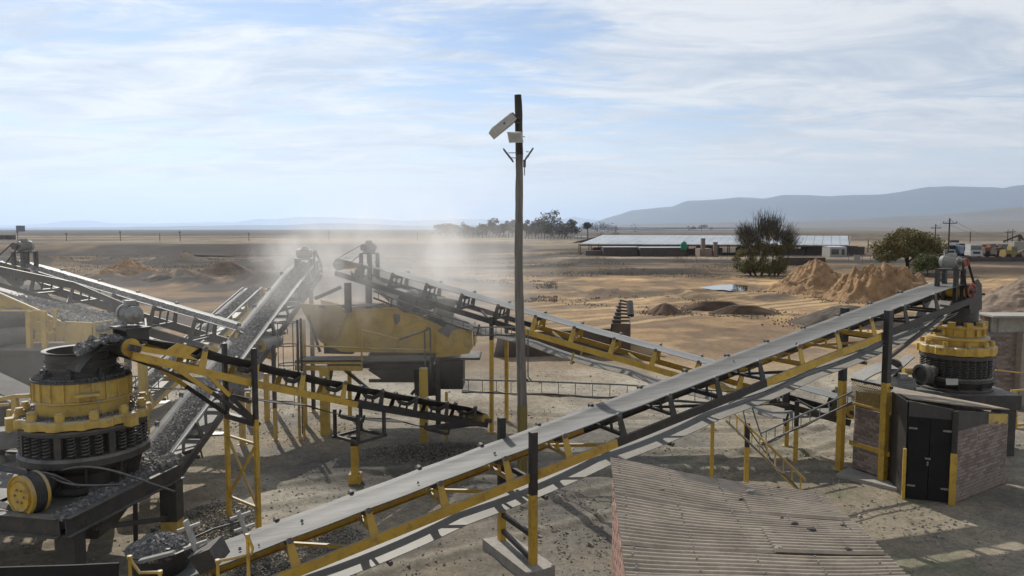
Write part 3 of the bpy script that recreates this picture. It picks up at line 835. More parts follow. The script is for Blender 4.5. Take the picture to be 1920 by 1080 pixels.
    # load of stone on the belt
    if load:
        rs = np.random.RandomState(seed); N_ = load['n']; hw = load.get('hw', .2)
        tt = rs.uniform(load.get('t0', .3), Lg - .02, N_); yy = rs.normal(0, hw * .6, N_); yy = np.clip(yy, -hw, hw)
        top = load.get('h', .09) * (1 - (yy / hw) ** 2)
        zz = .012 + top * rs.uniform(.35, 1, N_)
        pts = np.array([C(a) + s * b + n * c for a, b, c in zip(tt, yy, zz)])
        part('crushed_stone', stones('crushed_stone', pts, rs.uniform(.025, load.get('size', .065), N_), seed), None, T, kind='stuff')
        m = M(); ts2 = np.linspace(load.get('t0', .3), Lg, 40); pr = [(-hw, .0), (-hw * .5, load.get('h', .09) * .6), (0, load.get('h', .09) * .85), (hw * .5, load.get('h', .09) * .6), (hw, .0)]
        vs = [C(a) + s * y + n * (z + .006) for a in ts2 for y, z in pr]
        m.add(vs, [(5 * i + j, 5 * i + 5 + j, 5 * i + 6 + j, 5 * i + 1 + j) for i in range(39) for j in range(4)])
        part('stone_bed', m, STONE, T, kind='stuff')
    # legs: (t, side(+1 right of travel), z_top above belt, size, z where yellow turns black, foot)
    for lg in legs:
        t, sd, ztop, sz, zsplit = lg[:5]; off = lg[5] if len(lg) > 5 else .12
        c = C(t) + s * sd * (rail_s + off); zg = Hz(c.x, c.y) - .02
        m = M(); zt = c.z + ztop; zs = max(zg + .05, min(zt - .05, zsplit))
        ax = (V((d.x, d.y, 0)).normalized(), V((s.x, s.y, 0)).normalized(), UP)
        m.obox((c.x, c.y, (zg + zs) / 2), ax, (sz / 2, sz / 2, (zs - zg) / 2), 0)
        m.obox((c.x, c.y, (zs + zt) / 2), ax, (sz / 2, sz / 2, (zt - zs) / 2), 1)
        if zt - zs < .12: pass
        m.obox((c.x, c.y, zg + .03), ax, (sz * .95, sz * .95, .012), 0)
        part('leg', m, [YM, BM], T)
    T_info = dict(T=T, C=C, d=d, s=s, n=n, L=Lg, rail_s=rail_s, drop=drop, rail_h=rail_h, w=w)
    return T_info

# ============ main conveyor across the foreground
A0, A1 = V((-6.6, 10.45, 0.87)), V((12.45, 21.08, 5.0))
dA = (A1 - A0)
CA = conveyor('belt_conveyor', 'long grey-belted conveyor climbing across the foreground from lower left to the crusher at right', A0, A1, hang=False, w=0.88, belt_mat=BELTA, drop=0.36,
              idler_gap=1.33, idler_off=0.62, zones=((0, .438, 'y'), (.438, .63, 'k'), (.63, .815, 'y'), (.815, 1, 'k')),
              legs=((7.8, 1, .42, .13, 1.55, .05), (7.8, -1, .42, .13, 1.10, .05), (18.4, 1, .17, .16, 2.62, .06), (18.4, -1, .12, .16, 2.45, .06)),
              ret_drop=.90, ret_sag=.05, pull_r=.22, trough=13)
def head_drive(I, name_axis_side, msize=1.0, wheel=.2, wmat=REDM, mm=GREYM, spokes=0, up=.55, back=.45, standmat=BLK, side=1, axis_sign=1):
    T, C, d, s, n, L_, rs = I['T'], I['C'], I['d'], I['s'], I['n'], I['L'], I['rail_s']
    dh = V((d.x, d.y, 0)).normalized(); sh = V((s.x, s.y, 0)).normalized()
    c = C(L_ - back); m = M(); zt = c.z + up
    for a in (-.17, .17):
        for b in (-.26 + side * .12, .26 + side * .12):
            p = c + dh * a + sh * b; m.obox((p.x, p.y, (c.z - .45 + zt) / 2), (dh, sh, UP), (.05, .05, (zt - c.z + .45) / 2))
    m.obox(V((c.x, c.y, zt + .02)) + sh * side * .12, (dh, sh, UP), (.20, .32, .02))
    part('motor_stand', m, standmat, T)
    mp = V((c.x, c.y, zt + .04 + .165 * msize)) + sh * side * .12
    motor(T, mp, sh * side, msize, mm)
    w1 = mp + sh * side * (.34 * msize); hub = C(L_) - n * .2; w2 = hub + sh * (side * (rs + .17)); w2 = w2 + sh * ((w1 - w2).dot(sh))
    m = M(); pulley_wheel(m, w1, sh, .10 * msize, .09); part('motor_pulley', m, wmat, T)
    m = M(); pulley_wheel(m, w2, sh, wheel, .09, spokes=spokes); m.tube(hub, w2, .03); part('drive_wheel', m, wmat, T)
    m = M(); vbelt(m, w1, .10 * msize, w2, wheel, sh, .07); part('drive_belt', m, BELTD, T)
head_drive(CA, 1, 1.15, .21, REDM, GREYM, up=.42, back=.30)
# black chute at the head
m = M(); c = CA['C'](CA['L']); dh = V((CA['d'].x, CA['d'].y, 0)).normalized(); sh = V((CA['s'].x, CA['s'].y, 0)).normalized()
for k in (-1, 1): m.prism([c + dh * q + UP * z_ + sh * k * .50 for q, z_ in ((-.15, -.05), (.35, .12), (.55, -.05), (.62, -.75), (.05, -.85))], sh * .02)
m.obox(c + dh * .60 - UP * .42, (dh, sh, UP), (.012, .49, .34))
part('head_chute', m, BLK, CA['T'])
# diagonal brace from the tall leg up to the head
m = M(); q = CA['C'](18.4) + CA['s'] * .66; r = CA['C'](20.7) + CA['s'] * .6
m.beam(V((q.x, q.y, 3.25)), r - CA['n'] * .55, .07, .09); part('brace', m, BLK, CA['T'])
m = M(); a = CA['C'](7.8); f = a + CA['s'] * .59; g = a - CA['s'] * .59
b_ = CA['C'](18.4)
for p, q in ((V((f.x, f.y, .28)), V((g.x, g.y, .42))), (V((f.x, f.y, .75)), V((g.x, g.y, .75))), (a + CA['s'] * .55 - CA['n'] * .6, a - CA['s'] * .55 - CA['n'] * .6), (b_ + CA['s'] * .6 - CA['n'] * .6, b_ - CA['s'] * .6 - CA['n'] * .6)):
    m = M(); m.beam(p, q, .07, .09); part('leg_brace', m, BLK, CA['T'])
m = M(); rs = np.random.RandomState(19); pts = np.array([CA['C'](t) + CA['s'] * y + CA['n'] * .03 for t, y in zip(rs.uniform(1, 20, 7), rs.uniform(-.25, .25, 7))])
part('stray_stone', stones('stray_stone', pts, rs.uniform(.03, .06, 7), 19, [STONE, STONE]), None, CA['T'], kind='stuff')
# concrete plinth under the pair of legs
m = M(); dd, ss = V((dA.x, dA.y, 0)).normalized(), V((CA['s'].x, CA['s'].y, 0)).normalized(); pc = V((a.x, a.y, 0))
m.prism([pc + dd * x + ss * y + UP * -.05 for x, y in ((-.32, -.85), (.28, -.8), (.32, .9), (-.3, .95))], (0, 0, .26))
solo('concrete_plinth', m, CONC, 'rough concrete block under the two black and yellow legs in the foreground', 'plinth', loc=(pc.x, pc.y, 0))
# cables along the near rail
m = M(); rs_ = random.Random(3)
for k in range(4):
    pts = []; t = 12.6 + k * .2
    while t < 21.6:
        pts.append(CA['C'](t) + CA['s'] * (.56 + .02 * k) + CA['n'] * (-.44 - .05 * k - .08 * abs(math.sin(t * 1.3 + k)))); t += .3
    m.path(pts, .014, 6)
part('cable', m, CABLE, CA['T'])

# ============ second conveyor behind the pole
B1, B0 = PY(652, 484, 26.0), V((9.65, 20.8, 1.66))
CB = conveyor('belt_conveyor', 'grey-belted conveyor behind the wooden pole, running down from the dusty screen to the right', B0, B1, w=1.0, belt_mat=BELT2, drop=.42, trough=8,
              idler_gap=1.28, idler_off=.5, zones=((0, .13, 'k'), (.13, .59, 'y'), (.59, 1, 'k')),
              legs=((1.55, -1, -.28, .12, 1.0), (1.75, 1, -.28, .12, 1.0), (10.9, -1, -.35, .11, 3.0, .1), (10.9, 1, -.35, .11, 3.0, .1)), ret_drop=.92, ret_sag=.08, curve=.10, YM=YEL, ret_to=.97)
head_drive(CB, 1, 1.1, .2, BLKD, GREYM, up=.40, back=.95, side=-1)

# ============ conveyor at upper left, parallel
C0, C1 = V((-7.45, 22.83, 3.18)), V((-16.6, 24.65, 5.47))
CC = conveyor('belt_conveyor', 'conveyor with dark truss at upper left, belt dusted with fine grit', C0, C1, w=1.0, belt_mat=BELT2, trough=10, drop=.60, rail_h=.27,
              idler_gap=1.45, idler_off=.8, zones=((0, .18, 'y'), (.18, 1, 'k')), legs=((5.8, -1, -.6, .16, .9),(5.8, 1, -.6, .16, .9), (.6, -1, -.7, .14, 1.4)),
              ret_drop=1.15, ret_sag=.1, load=dict(n=5000, hw=.26, h=.03, size=.035), seed=5, YM=YELD, BM=BLK)
head_drive(CC, 1, 1.1, .2, BLKD, GREYM, up=.45, back=.75, side=-1)

# ============ stone conveyor climbing from the near crusher to the screen
E0, E1 = V((-8.45, 16.6, .95)), V((-7.70, 27.6, 5.18))
CE = conveyor('belt_conveyor', 'steep conveyor loaded with crushed stone climbing from the near crusher to the screen', E0, E1, w=0.92, drop=.30, rail_h=.2,
              idler_gap=1.3, zones=((0, 1, 'k'),), ret_drop=.7, load=dict(n=14000, hw=.27, h=.12, size=.07), trough=20, ret_mat=BELTR, YM=YELD,
              legs=((10.4, -1, -.3, .12, .1), (10.4, 1, -.3, .12, .1), (6.6, 1, -.35, .1, 1.0)))
m = M()
for k, hh in ((1, .13),):
    p, q = CE['C'](.3) + CE['s'] * k * .47, CE['C'](CE['L'] - .3) + CE['s'] * k * .47
    m.beam(p + CE['n'] * (.115), q + CE['n'] * (.115), .022, .05, CE['n'])
part('skirt_edge', m, WPAINT, CE['T'])
head_drive(CE, 1, 1.15, .42, BLKD, GREYM, spokes=6, up=.30, back=.25, side=1)

# ============ feed conveyor over the near crusher
F1, F0 = V((-7.42, 14.2, 4.46)), V((-1.05, 22.2, 1.0))
CF = conveyor('belt_conveyor', 'conveyor with drooping black belt and yellow rail dropping stone into the near crusher', F0, F1, w=0.70, drop=.25, rail_h=.15,
              idler_gap=1.25, idler_off=.6, zones=((0, .475, 'k'), (.475, 1, 'y')), belt_mat=BELTD, ret_mat=BELTD, ret_drop=.55, ret_sag=.1, curve=.12, brace=False,
              legs=((8.25, -1, .42, .09, 2.45, .1), (8.25, 1, .42, .09, 2.45, .1)), pull_r=.19, trough=34, sag=.03)
Tf, Cf, df, sf, nf = CF['T'], CF['C'], CF['d'], CF['s'], CF['n']
dfh = V((df.x, df.y, 0)).normalized(); sfh = V((sf.x, sf.y, 0)).normalized()
# belt pulley guard plate, twin diagonal struts, motor above the drum
for sd in (-1, 1):
    m = M(); p = Cf(9.95) + sf * sd * .5 - nf * .35; q = Cf(8.15) + sf * sd * .56; q = V((q.x, q.y, 2.3)); mid = p.lerp(q, .42)
    m.beam(p, mid, .06, .08, mi=0); m.beam(mid, q, .06, .08, mi=1); part('strut', m, [YEL, BLK], Tf)
    if sd < 0:
        m = M(); p = Cf(9.2) + sf * sd * .5 - nf * .35; q = Cf(8.25) + sf * sd * .56 + dfh * -.1; q = V((q.x, q.y, 2.3)); mid = p.lerp(q, .4)
        m.beam(p, mid, .05, .08, mi=0); m.beam(mid, q, .05, .08, mi=1); part('strut', m, [YEL, BLK], Tf)
a1 = Cf(8.25) + sf * .57; a2 = Cf(8.25) - sf * .57
for (z0, z1, w_, k) in ((.5, 1.9, .05, 0), (1.9, .5, .045, 0), (1.9, 1.9, .05, 0), (.5, .5, .05, 0), (2.36, 2.36, .12, 1)):
    m = M(); m.beam(V((a1.x, a1.y, z0)), V((a2.x, a2.y, z1)), w_, w_); part('leg_brace', m, BLK if k else YEL, Tf)
motor(Tf, Cf(CF['L'] - .12) + UP * .46 + sfh * .0, (sfh * -1 + dfh * .15), 1.25, GREYM)
m = M(); m.obox(Cf(CF['L'] - .12) + UP * .20, (dfh, sfh, UP), (.24, .34, .02)); m.obox(Cf(CF['L'] - .12) + UP * .09 + sfh*.3, (dfh, sfh, UP), (.2, .02, .12)); m.obox(Cf(CF['L'] - .12) + UP * .09 - sfh*.3, (dfh, sfh, UP), (.2, .02, .12)); part('motor_stand', m, BLKD, Tf)
m = M(); c = Cf(CF['L'] - .25) - sf * (-.49)
for sd in (-1, 1):
    c = Cf(CF['L']) - nf * .19 + sf * sd * .47
    m.prism([c - df * 1.35 + nf * .02, c - df * .02 - nf * .04, c - df * .02 + nf * .07, c - df * .62 + nf * .09, c - df * .80 + nf * .27, c - df * 1.25 + nf * .25, c - df * 1.1 + nf * .09], sf * sd * .012)
part('drum_guard', m, YEL, Tf)
# rubber chute thrown forward over the crusher mouth
m = M(); c = Cf(CF['L']) - nf * .14; pts = []
for k in range(9):
    a = k / 8; pts.append(c + df * (.20 + .75 * a) - UP * (.02 + .62 * a * a))
vs = []
for p in pts: vs += [p - sfh * .36, p - sfh * .30 - UP * .06, p + sfh * .30 - UP * .06, p + sfh * .36]
m.add(vs, [(4 * i + j, 4 * i + 4 + j, 4 * i + 5 + j, 4 * i + 1 + j) for i in range(8) for j in range(3)], 0, True)
part('rubber_chute', m, BELTD, Tf)
rs = np.random.RandomState(9); N_ = 260
a = rs.rand(N_); yy = rs.uniform(-.24, .24, N_)
pts = np.array([c + df * (-.3 + 1.2 * q) - UP * (.62 * max(q - .15, 0) ** 2 - .07 - .05 * rs.rand()) + sfh * y for q, y in zip(a, yy)])
part('falling_stone', stones('falling_stone', pts, rs.uniform(.04, .11, N_), 9), None, Tf, kind='stuff')
# hanging frame half way
m = M(); p = Cf(4.75); 
for k in (-1, 1):
    b_ = p + dfh * k * .42 + sfh * .45; m.beam(V((b_.x, b_.y, p.z - .45)), V((b_.x, b_.y, p.z - 1.15)), .07, .07, dfh)
    b2 = p + dfh * k * .42 - sfh * .45; m.beam(V((b2.x, b2.y, p.z - .45)), V((b2.x, b2.y, p.z - 1.15)), .07, .07, dfh)
for k in (-1, 1):
    b_ = p + sfh * .45 * k; m.beam(V((b_.x, b_.y, p.z - 1.15)) - dfh * .5, V((b_.x, b_.y, p.z - 1.15)) + dfh * .5, .07, .07)
    e = p + dfh * .42 * k; m.beam(V((e.x, e.y, p.z - 1.15)) - sfh * .45, V((e.x, e.y, p.z - 1.15)) + sfh * .45, .07, .07)
part('hanging_frame', m, BLKD, Tf)
m = M(); b_ = p + sfh * .2; zz = p.z - 1.18
m.box((b_.x - .09, b_.y - .09, 0), (b_.x + .09, b_.y + .09, zz - .25)); m.box((b_.x - .09, b_.y - .09, zz - .25), (b_.x + .09, b_.y + .09, zz), 1)
m.box((b_.x - .15, b_.y - .15, 0.0), (b_.x + .15, b_.y + .15, .25)); part('leg', m, [YEL, BLK], Tf)

# ============ small loaded conveyor behind
G1, G0 = V((-13.0, 37.6, 3.55)), V((-12.85, 24.6, .75))
CG = conveyor('belt_conveyor', 'narrower stone-carrying conveyor seen behind the steep one, red drive at its head', G0, G1, w=.9, drop=.28, rail_h=.16, idler_gap=2.0, zones=((0, 1, 'y'),),
              ret_drop=.6, load=dict(n=5000, hw=.24, h=.1, size=.09), trough=20, seed=8, YM=YELD, legs=((11, -1, -.2, .14, .1), (11, 1, -.2, .14, .1)))
m = M()
for k in (-1, 1): m.beam(CG['C'](.3) + CG['s'] * k * .46 + CG['n'] * .12, CG['C'](CG['L'] - .3) + CG['s'] * k * .46 + CG['n'] * .12, .025, .06, CG['n'])
part('skirt_edge', m, WPAINT, CG['T'])
motor(CG['T'], CG['C'](CG['L'] - .5) + CG['s'] * .85 - UP * .2, CG['d'], 1.4, REDM)
m = M(); q = CG['C'](CG['L'] - .5) + CG['s'] * .85 - UP * .42; m.obox(q, (CG['d'], CG['s'], CG['n']), (.5, .35, .03)); m.beam(q, q - CG['d'] * 1.2 - CG['s'] * .4 - UP * .6, .08, .08); part('motor_stand', m, YELD, CG['T'])
# ------------------------------------------------------------------ spring shared by the crushers
def helix(r, h, turns, wire, name='spring'):
    m = M(); pts = []; k = int(turns * 12)
    for i in range(k + 1):
        a = 2 * math.pi * i / 12; pts.append((r * math.cos(a), r * math.sin(a), h * i / k))
    m.path(pts, wire, 5); return m
def ring_of(n, r, c, a0=0.0):
    for k in range(n):
        t = a0 + 2 * math.pi * k / n
        yield t, V((c.x + r * math.cos(t), c.y + r * math.sin(t), 0)), V((math.cos(t), math.sin(t), 0)), V((-math.sin(t), math.cos(t), 0))

# ============ near cone crusher
K1 = PY(148, 560, 14.3); K1 = V((K1.x, 14.3, 0))
def crusher_one():
    c = K1
    T = thing('cone_crusher', 'big dusty cone crusher at left with a dark banded feed cylinder on top', 'crusher', (c.x, c.y, 1.62))
    m = M(); m.lathe(c, [(0.8586, 3.66), (0.8586, 3.70), (0.243, 3.70), (0.0, 3.70)], n=48); part('bowl_cover', m, BLKD, T)
    m = M(); m.lathe(c, [(0.7938, 3.04), (0.7979, 3.26), (0.8262, 3.27), (0.8829, 3.29), (0.8829, 3.31), (0.8262, 3.33), (0.8262, 3.66), (0.8505, 3.67), (0.8505, 3.70), (0.7938, 3.70)], n=48); 
    shell = part('bowl_shell', m, YELD, T)
    for t, p, o, q in ring_of(22, .838, c):
        m = M(); m.obox(p + UP * 3.49, (o, q, UP), (.025, .016, .17)); part('rib', m, YELD, shell)
    # feed cylinder with bands and flared rim
    m = M(); m.lathe(c, [(.60, 3.70), (.66, 3.71), (.66, 3.745), (.60, 3.75), (.60, 3.84), (.635, 3.85), (.635, 3.885), (.60, 3.895), (.60, 3.99), (.635, 4.0), (.635, 4.03), (.60, 4.04), (.60, 4.15), (.65, 4.17), (.675, 4.19), (.66, 4.205), (.58, 4.19), (.58, 3.72)], n=56)
    cyl = part('feed_cylinder', m, BLKD, T)
    for t, p, o, q in ring_of(8, .66, c, .2):
        m = M(); m.obox(p + UP * 3.76, (o, q, UP), (.07, .05, .05)); m.tube(p + UP * 3.80, p + UP * 3.88, .03, n=8); part('clamp', m, BLKD, T)
    # grit lying on the cover
    rs = np.random.RandomState(2); n = 2600; a = rs.uniform(0, 2 * math.pi, n); r = rs.uniform(.66, .83, n)
    side = .35 + .65 * np.clip(np.cos(a - .4), 0, 1)
    pts = np.stack([c.x + r * np.cos(a), c.y + r * np.sin(a), 3.70 + rs.rand(n) * .05 * side], 1)
    part('grit', stones('grit', pts, rs.uniform(.012, .03, n), 2, [STONE, STONE]), None, T, kind='stuff')
    # adjustment ring with lugs and jacks
    m = M(); vs = []; N_ = 96; prof = [(0.0, 3.02), (0.0, 2.90), (-.10, 2.86)]
    def rad(t): return 1.12 + .075 * (1 if (t * 16 / (2 * math.pi)) % 1 < .42 else 0)
    for dr, z in ((-.30, 3.05), (-.03, 3.03), (0, 2.99), (0, 2.87), (-.12, 2.84)):
        for k in range(N_):
            t = 2 * math.pi * k / N_; r = rad(t) + dr; vs.append((c.x + r * math.cos(t), c.y + r * math.sin(t), z))
    m.add(vs, [(i * N_ + k, i * N_ + (k + 1) % N_, (i + 1) * N_ + (k + 1) % N_, (i + 1) * N_ + k)[::-1] for i in range(4) for k in range(N_)])
    part('adjustment_ring', m, YELD, T)
    for t, p, o, q in ring_of(12, 1.05, c, .15):
        m = M(); m.tube(p + UP * 3.02, p + UP * 3.16, .085, n=14); m.tube(p + UP * 3.16, p + UP * 3.20, .065, n=14); part('ring_jack', m, YELD, T)
    for t, p, o, q in ring_of(3, 1.19, c, -.35):
        m = M(); m.obox(p + UP * 2.92, (o, q, UP), (.09, .09, .12)); part('lock_lug', m, YELD, T)
    # grit on ring
    n = 1500; a = rs.uniform(0, 2 * math.pi, n); r = rs.uniform(.84, 1.08, n)
    pts = np.stack([c.x + r * np.cos(a), c.y + r * np.sin(a), 3.04 + rs.rand(n) * .02], 1)
    part('grit', stones('grit', pts, rs.uniform(.012, .03, n), 4, [STONE, STONE]), None, T, kind='stuff')
    # bracket and chain
    m = M(); a = -.98; o = V((math.cos(a), math.sin(a), 0)); q = V((-o.y, o.x, 0)); p = c + o * .93 + UP * 3.47
    m.obox(p, (o, q, UP), (.12, .20, .022)); part('bracket', m, YELD, T)
    m = M(); 
    for k in range(18):
        w = k / 17; pp = (p + q * .1 + o * .05).lerp(c + V((.86, -.58, 0)) + UP * 3.10, w) - UP * (.22 * math.sin(w * math.pi))
        e = V((.5, .3, -.5)).normalized(); f = e.orthogonal()
        if k % 2: f = f.cross(e)
        m.path([pp + e * .03, pp + f * .018, pp - e * .03, pp - f * .018, pp + e * .03], .006, 5)
    part('chain', m, STEEL, T, kind='stuff')
    # spring pack
    m = M(); m.lathe(c, [(0.783, 2.84), (1.0875, 2.83), (1.1049, 2.80), (1.1049, 2.74), (1.0614, 2.72), (0.783, 2.72)], n=48); part('spring_ring', m, BLKD, T)
    m = M(); m.lathe(c, [(0.783, 2.34), (1.0962, 2.33), (1.1397, 2.28), (1.1397, 2.16), (1.0614, 2.13), (0.87, 2.12)], n=48); part('lower_flange', m, BLKD, T)
    hm = helix(.062, .37, 6, .016).mesh('spring', BLKD); dbl = helix(.062, .37, 6, .016)
    for t, p, o, q in ring_of(30, 1.035, c):
        if int(round(t * 30 / 6.2832)) % 4 == 3:
            m = M(); m.obox(p + UP * 2.53, (o, q, UP), (.05, .06, .2)); part('spring_guide', m, BLKD, T)
        else: inst('spring', hm, T, loc=(p.x, p.y, 2.345))
    m = M(); m.lathe(c, [(0.87, 2.72), (0.87, 2.33)], n=36); part('spring_housing', m, BLKD, T)
    m = M(); m.lathe(c, [(0.9744, 2.14), (0.8874, 2.02), (0.7482, 1.92), (0.7134, 1.66), (0.8526, 1.62), (0.8526, 1.58), (0.435, 1.58)], n=40, smooth=False); part('main_frame', m, BLKD, T)
    for t, p, o, q in ring_of(10, .79, c, .2):
        m = M(); m.add([p + o * .0 + UP * 2.12, p + o * .28 + UP * 2.12, p + o * .16 + UP * 1.62, p + UP * 1.62], [(0, 1, 2, 3)]); 
        m = M(); m.prism([p + o * -.05 + UP * 2.13 - q * .02, p + o * .24 + UP * 2.13 - q * .02, p + o * .12 + UP * 1.6 - q * .02, p - o * .05 + UP * 1.6 - q * .02], q * .04); part('gusset', m, BLKD, T)
    # countershaft and grooved drive wheel
    ax = V((-.42, -.90, .0)).normalized(); wc = PY(52, 926, 12.75); 
    m = M(); m.tube(wc - ax * .08, V((c.x, c.y, wc.z)) + ax * .7, .23, n=24); part('countershaft_box', m, BLKD, T)
    m = M(); m.lathe(wc + ax * .14, [(0, 0), (.24, 0), (.26, .015), (.27, -.03), (.33, -.03), (.345, .0), (.36, .0), (.36, -.07), (.33, -.07)], ax, 40)
    m.lathe(wc + ax * .14, [(.37, -.26), (.37, -.32), (.30, -.32), (0, -.32)], ax, 40)
    m.tube(wc - ax * .10, wc + ax * .06, .30, n=32)
    w = part('drive_wheel', m, YEL, T)
    m = M(); m.lathe(wc + ax * .14, [(.365, -.25), (.35, -.235), (.365, -.22), (.35, -.205), (.365, -.19), (.35, -.175), (.365, -.16), (.35, -.145), (.365, -.13), (.35, -.115), (.365, -.10), (.35, -.085), (.365, -.07)], ax, 40)
    part('drive_belt', m, BELTD, w)
    m = M(); n_ = ax.cross(UP).normalized()
    for k in range(6):
        a = k * math.pi / 3; m.tube(wc + ax * .15 + (n_ * math.cos(a) + UP * math.sin(a)) * .12, wc + ax * .165 + (n_ * math.cos(a) + UP * math.sin(a)) * .12, .022, n=8)
    part('hub_bolts', m, STEEL, w, kind='stuff')
    # drive belts rising to the left off the picture, hoses
    m = M(); p1, p2 = wc + UP * .36, wc + V((-2.2, .25, .75))
    m.beam(p1, p2, .18, .012, UP); m.beam(wc - UP * .36, p2 - UP * .5, .18, .012, UP); part('belt_run', m, BELTD, T)
    for k, (du, dz, e) in enumerate(((.55, .35, .9), (.95, .10, .55), (1.5, .3, 1.1))):
        m = M(); s0 = c + V((-.3 + .2 * k, -1.05, 2.0 + .06 * k)); pts = []
        for i in range(12):
            w_ = i / 11; pts.append(s0 + V((du * w_ * 1.4, -.35 * math.sin(w_ * 3.1), dz * math.sin(w_ * 3.14 * e) - .28 * w_)))
        m.path(pts, .022, 8); part('hose', m, CABLE, T)
crusher_one()

# platform the near crusher stands on
def platform_one():
    z = 1.60
    c0, c1, c2 = PZ(122, 972, z), PZ(338, 866, z), PZ(-260, 938, z)
    T = thing('crusher_platform', 'heavy black steel beam platform under the near crusher, gravel piled along its edge', 'platform', (c0.x, c0.y, 0))
    def ibeam(p, q, name='beam'):
        m = M(); d = (q - p).normalized(); sd = d.cross(UP).normalized(); h = .34
        m.beam(p - UP * h / 2, q - UP * h / 2, .016, h - .03)
        m.beam(p - UP * .009, q - UP * .009, .20, .018); m.beam(p - UP * (h - .009), q - UP * (h - .009), .20, .018)
        part(name, m, BLKD, T)
    ibeam(c0, c1); ibeam(c2, c0 + (c2 - c0).normalized() * .11)
    back = (c1 - c0); b2 = c2 + back
    ibeam(c1 + (c2 - c0).normalized() * .11, b2)
    mid1, mid2 = c0.lerp(c2, .45), c1.lerp(b2, .45)
    ibeam(mid1 + back.normalized() * .11, mid2 - back.normalized() * .11)
    m = M(); e = (c0 - c2).normalized() * -.05; f = back.normalized() * .05
    q0, q1, q2, q3 = c0 + e + f, c1 + e - f, b2 - f, c2 + f
    m.prism([p - UP * .10 for p in (q0, q1, q2, q3)], (0, 0, .05)); part('deck_plate', m, BLKD, T)
    for p, yz in ((c1.lerp(c0, .06) + e * 2, .42), (c0.lerp(c1, .08) + e * 3, .1), (mid1 + f, .1), (mid2, .42)):
        m = M(); m.box((p.x - .17, p.y - .17, 0), (p.x + .17, p.y + .17, yz), 0); m.box((p.x - .17, p.y - .17, yz), (p.x + .17, p.y + .17, z - .35), 1); part('leg', m, [YELD, BLKD], T)
    for (p, q, yz) in ((c0.lerp(c1, .55) + V((0, 0, -.36)), c1.lerp(c0, .42) + V((-.3, .4, -1.5)), 0), (c1.lerp(c0, .1) + V((-.1, 0, -1.1)), c1.lerp(c0, .8) + V((-.1, .2, -.5)), 0)):
        m = M(); m.beam(p, q, .08, .1); part('brace', m, BLKD if yz == 0 else YELD, T)
    # hopper under the crusher
    m = M(); k = K1; vs = []
    for r, zz in ((.95, 1.5), (.35, .55)):
        for a in (45, 135, 225, 315): vs.append((k.x + r * 1.35 * math.cos(math.radians(a)), k.y + r * 1.35 * math.sin(math.radians(a)), zz))
    m.add(vs, [(i, (i + 1) % 4, 4 + (i + 1) % 4, 4 + i) for i in range(4)]); part('discharge_hopper', m, BLKD, T)
    rs = np.random.RandomState(12); n = 3800; w = rs.rand(n); inn = np.abs(rs.normal(0, .17, n))
    e3 = np.array((c2 - c0).normalized()); P0, P1 = np.array(c0), np.array(c1)
    pts = P0[None] * (1 - w)[:, None] + P1[None] * w[:, None] + e3[None] * (.06 + inn * (.4 + 1.2 * w))[:, None]
    pts[:, 2] = z - .03 + rs.rand(n) * .10 * (0.5 + w)
    part('gravel', stones('gravel', pts, rs.uniform(.03, .075, n), 12), None, T, kind='stuff')
    n = 700; w = rs.uniform(.82, 1.02, n)
    pts = P0[None] * (1 - w)[:, None] + P1[None] * w[:, None] + e3[None] * rs.uniform(0, .9, n)[:, None]; pts[:, 2] = z + rs.rand(n) * .12
    part('gravel', stones('gravel', pts, rs.uniform(.05, .11, n), 13, [STONEP, STONE]), None, T, kind='stuff')
    return T
platform_one()

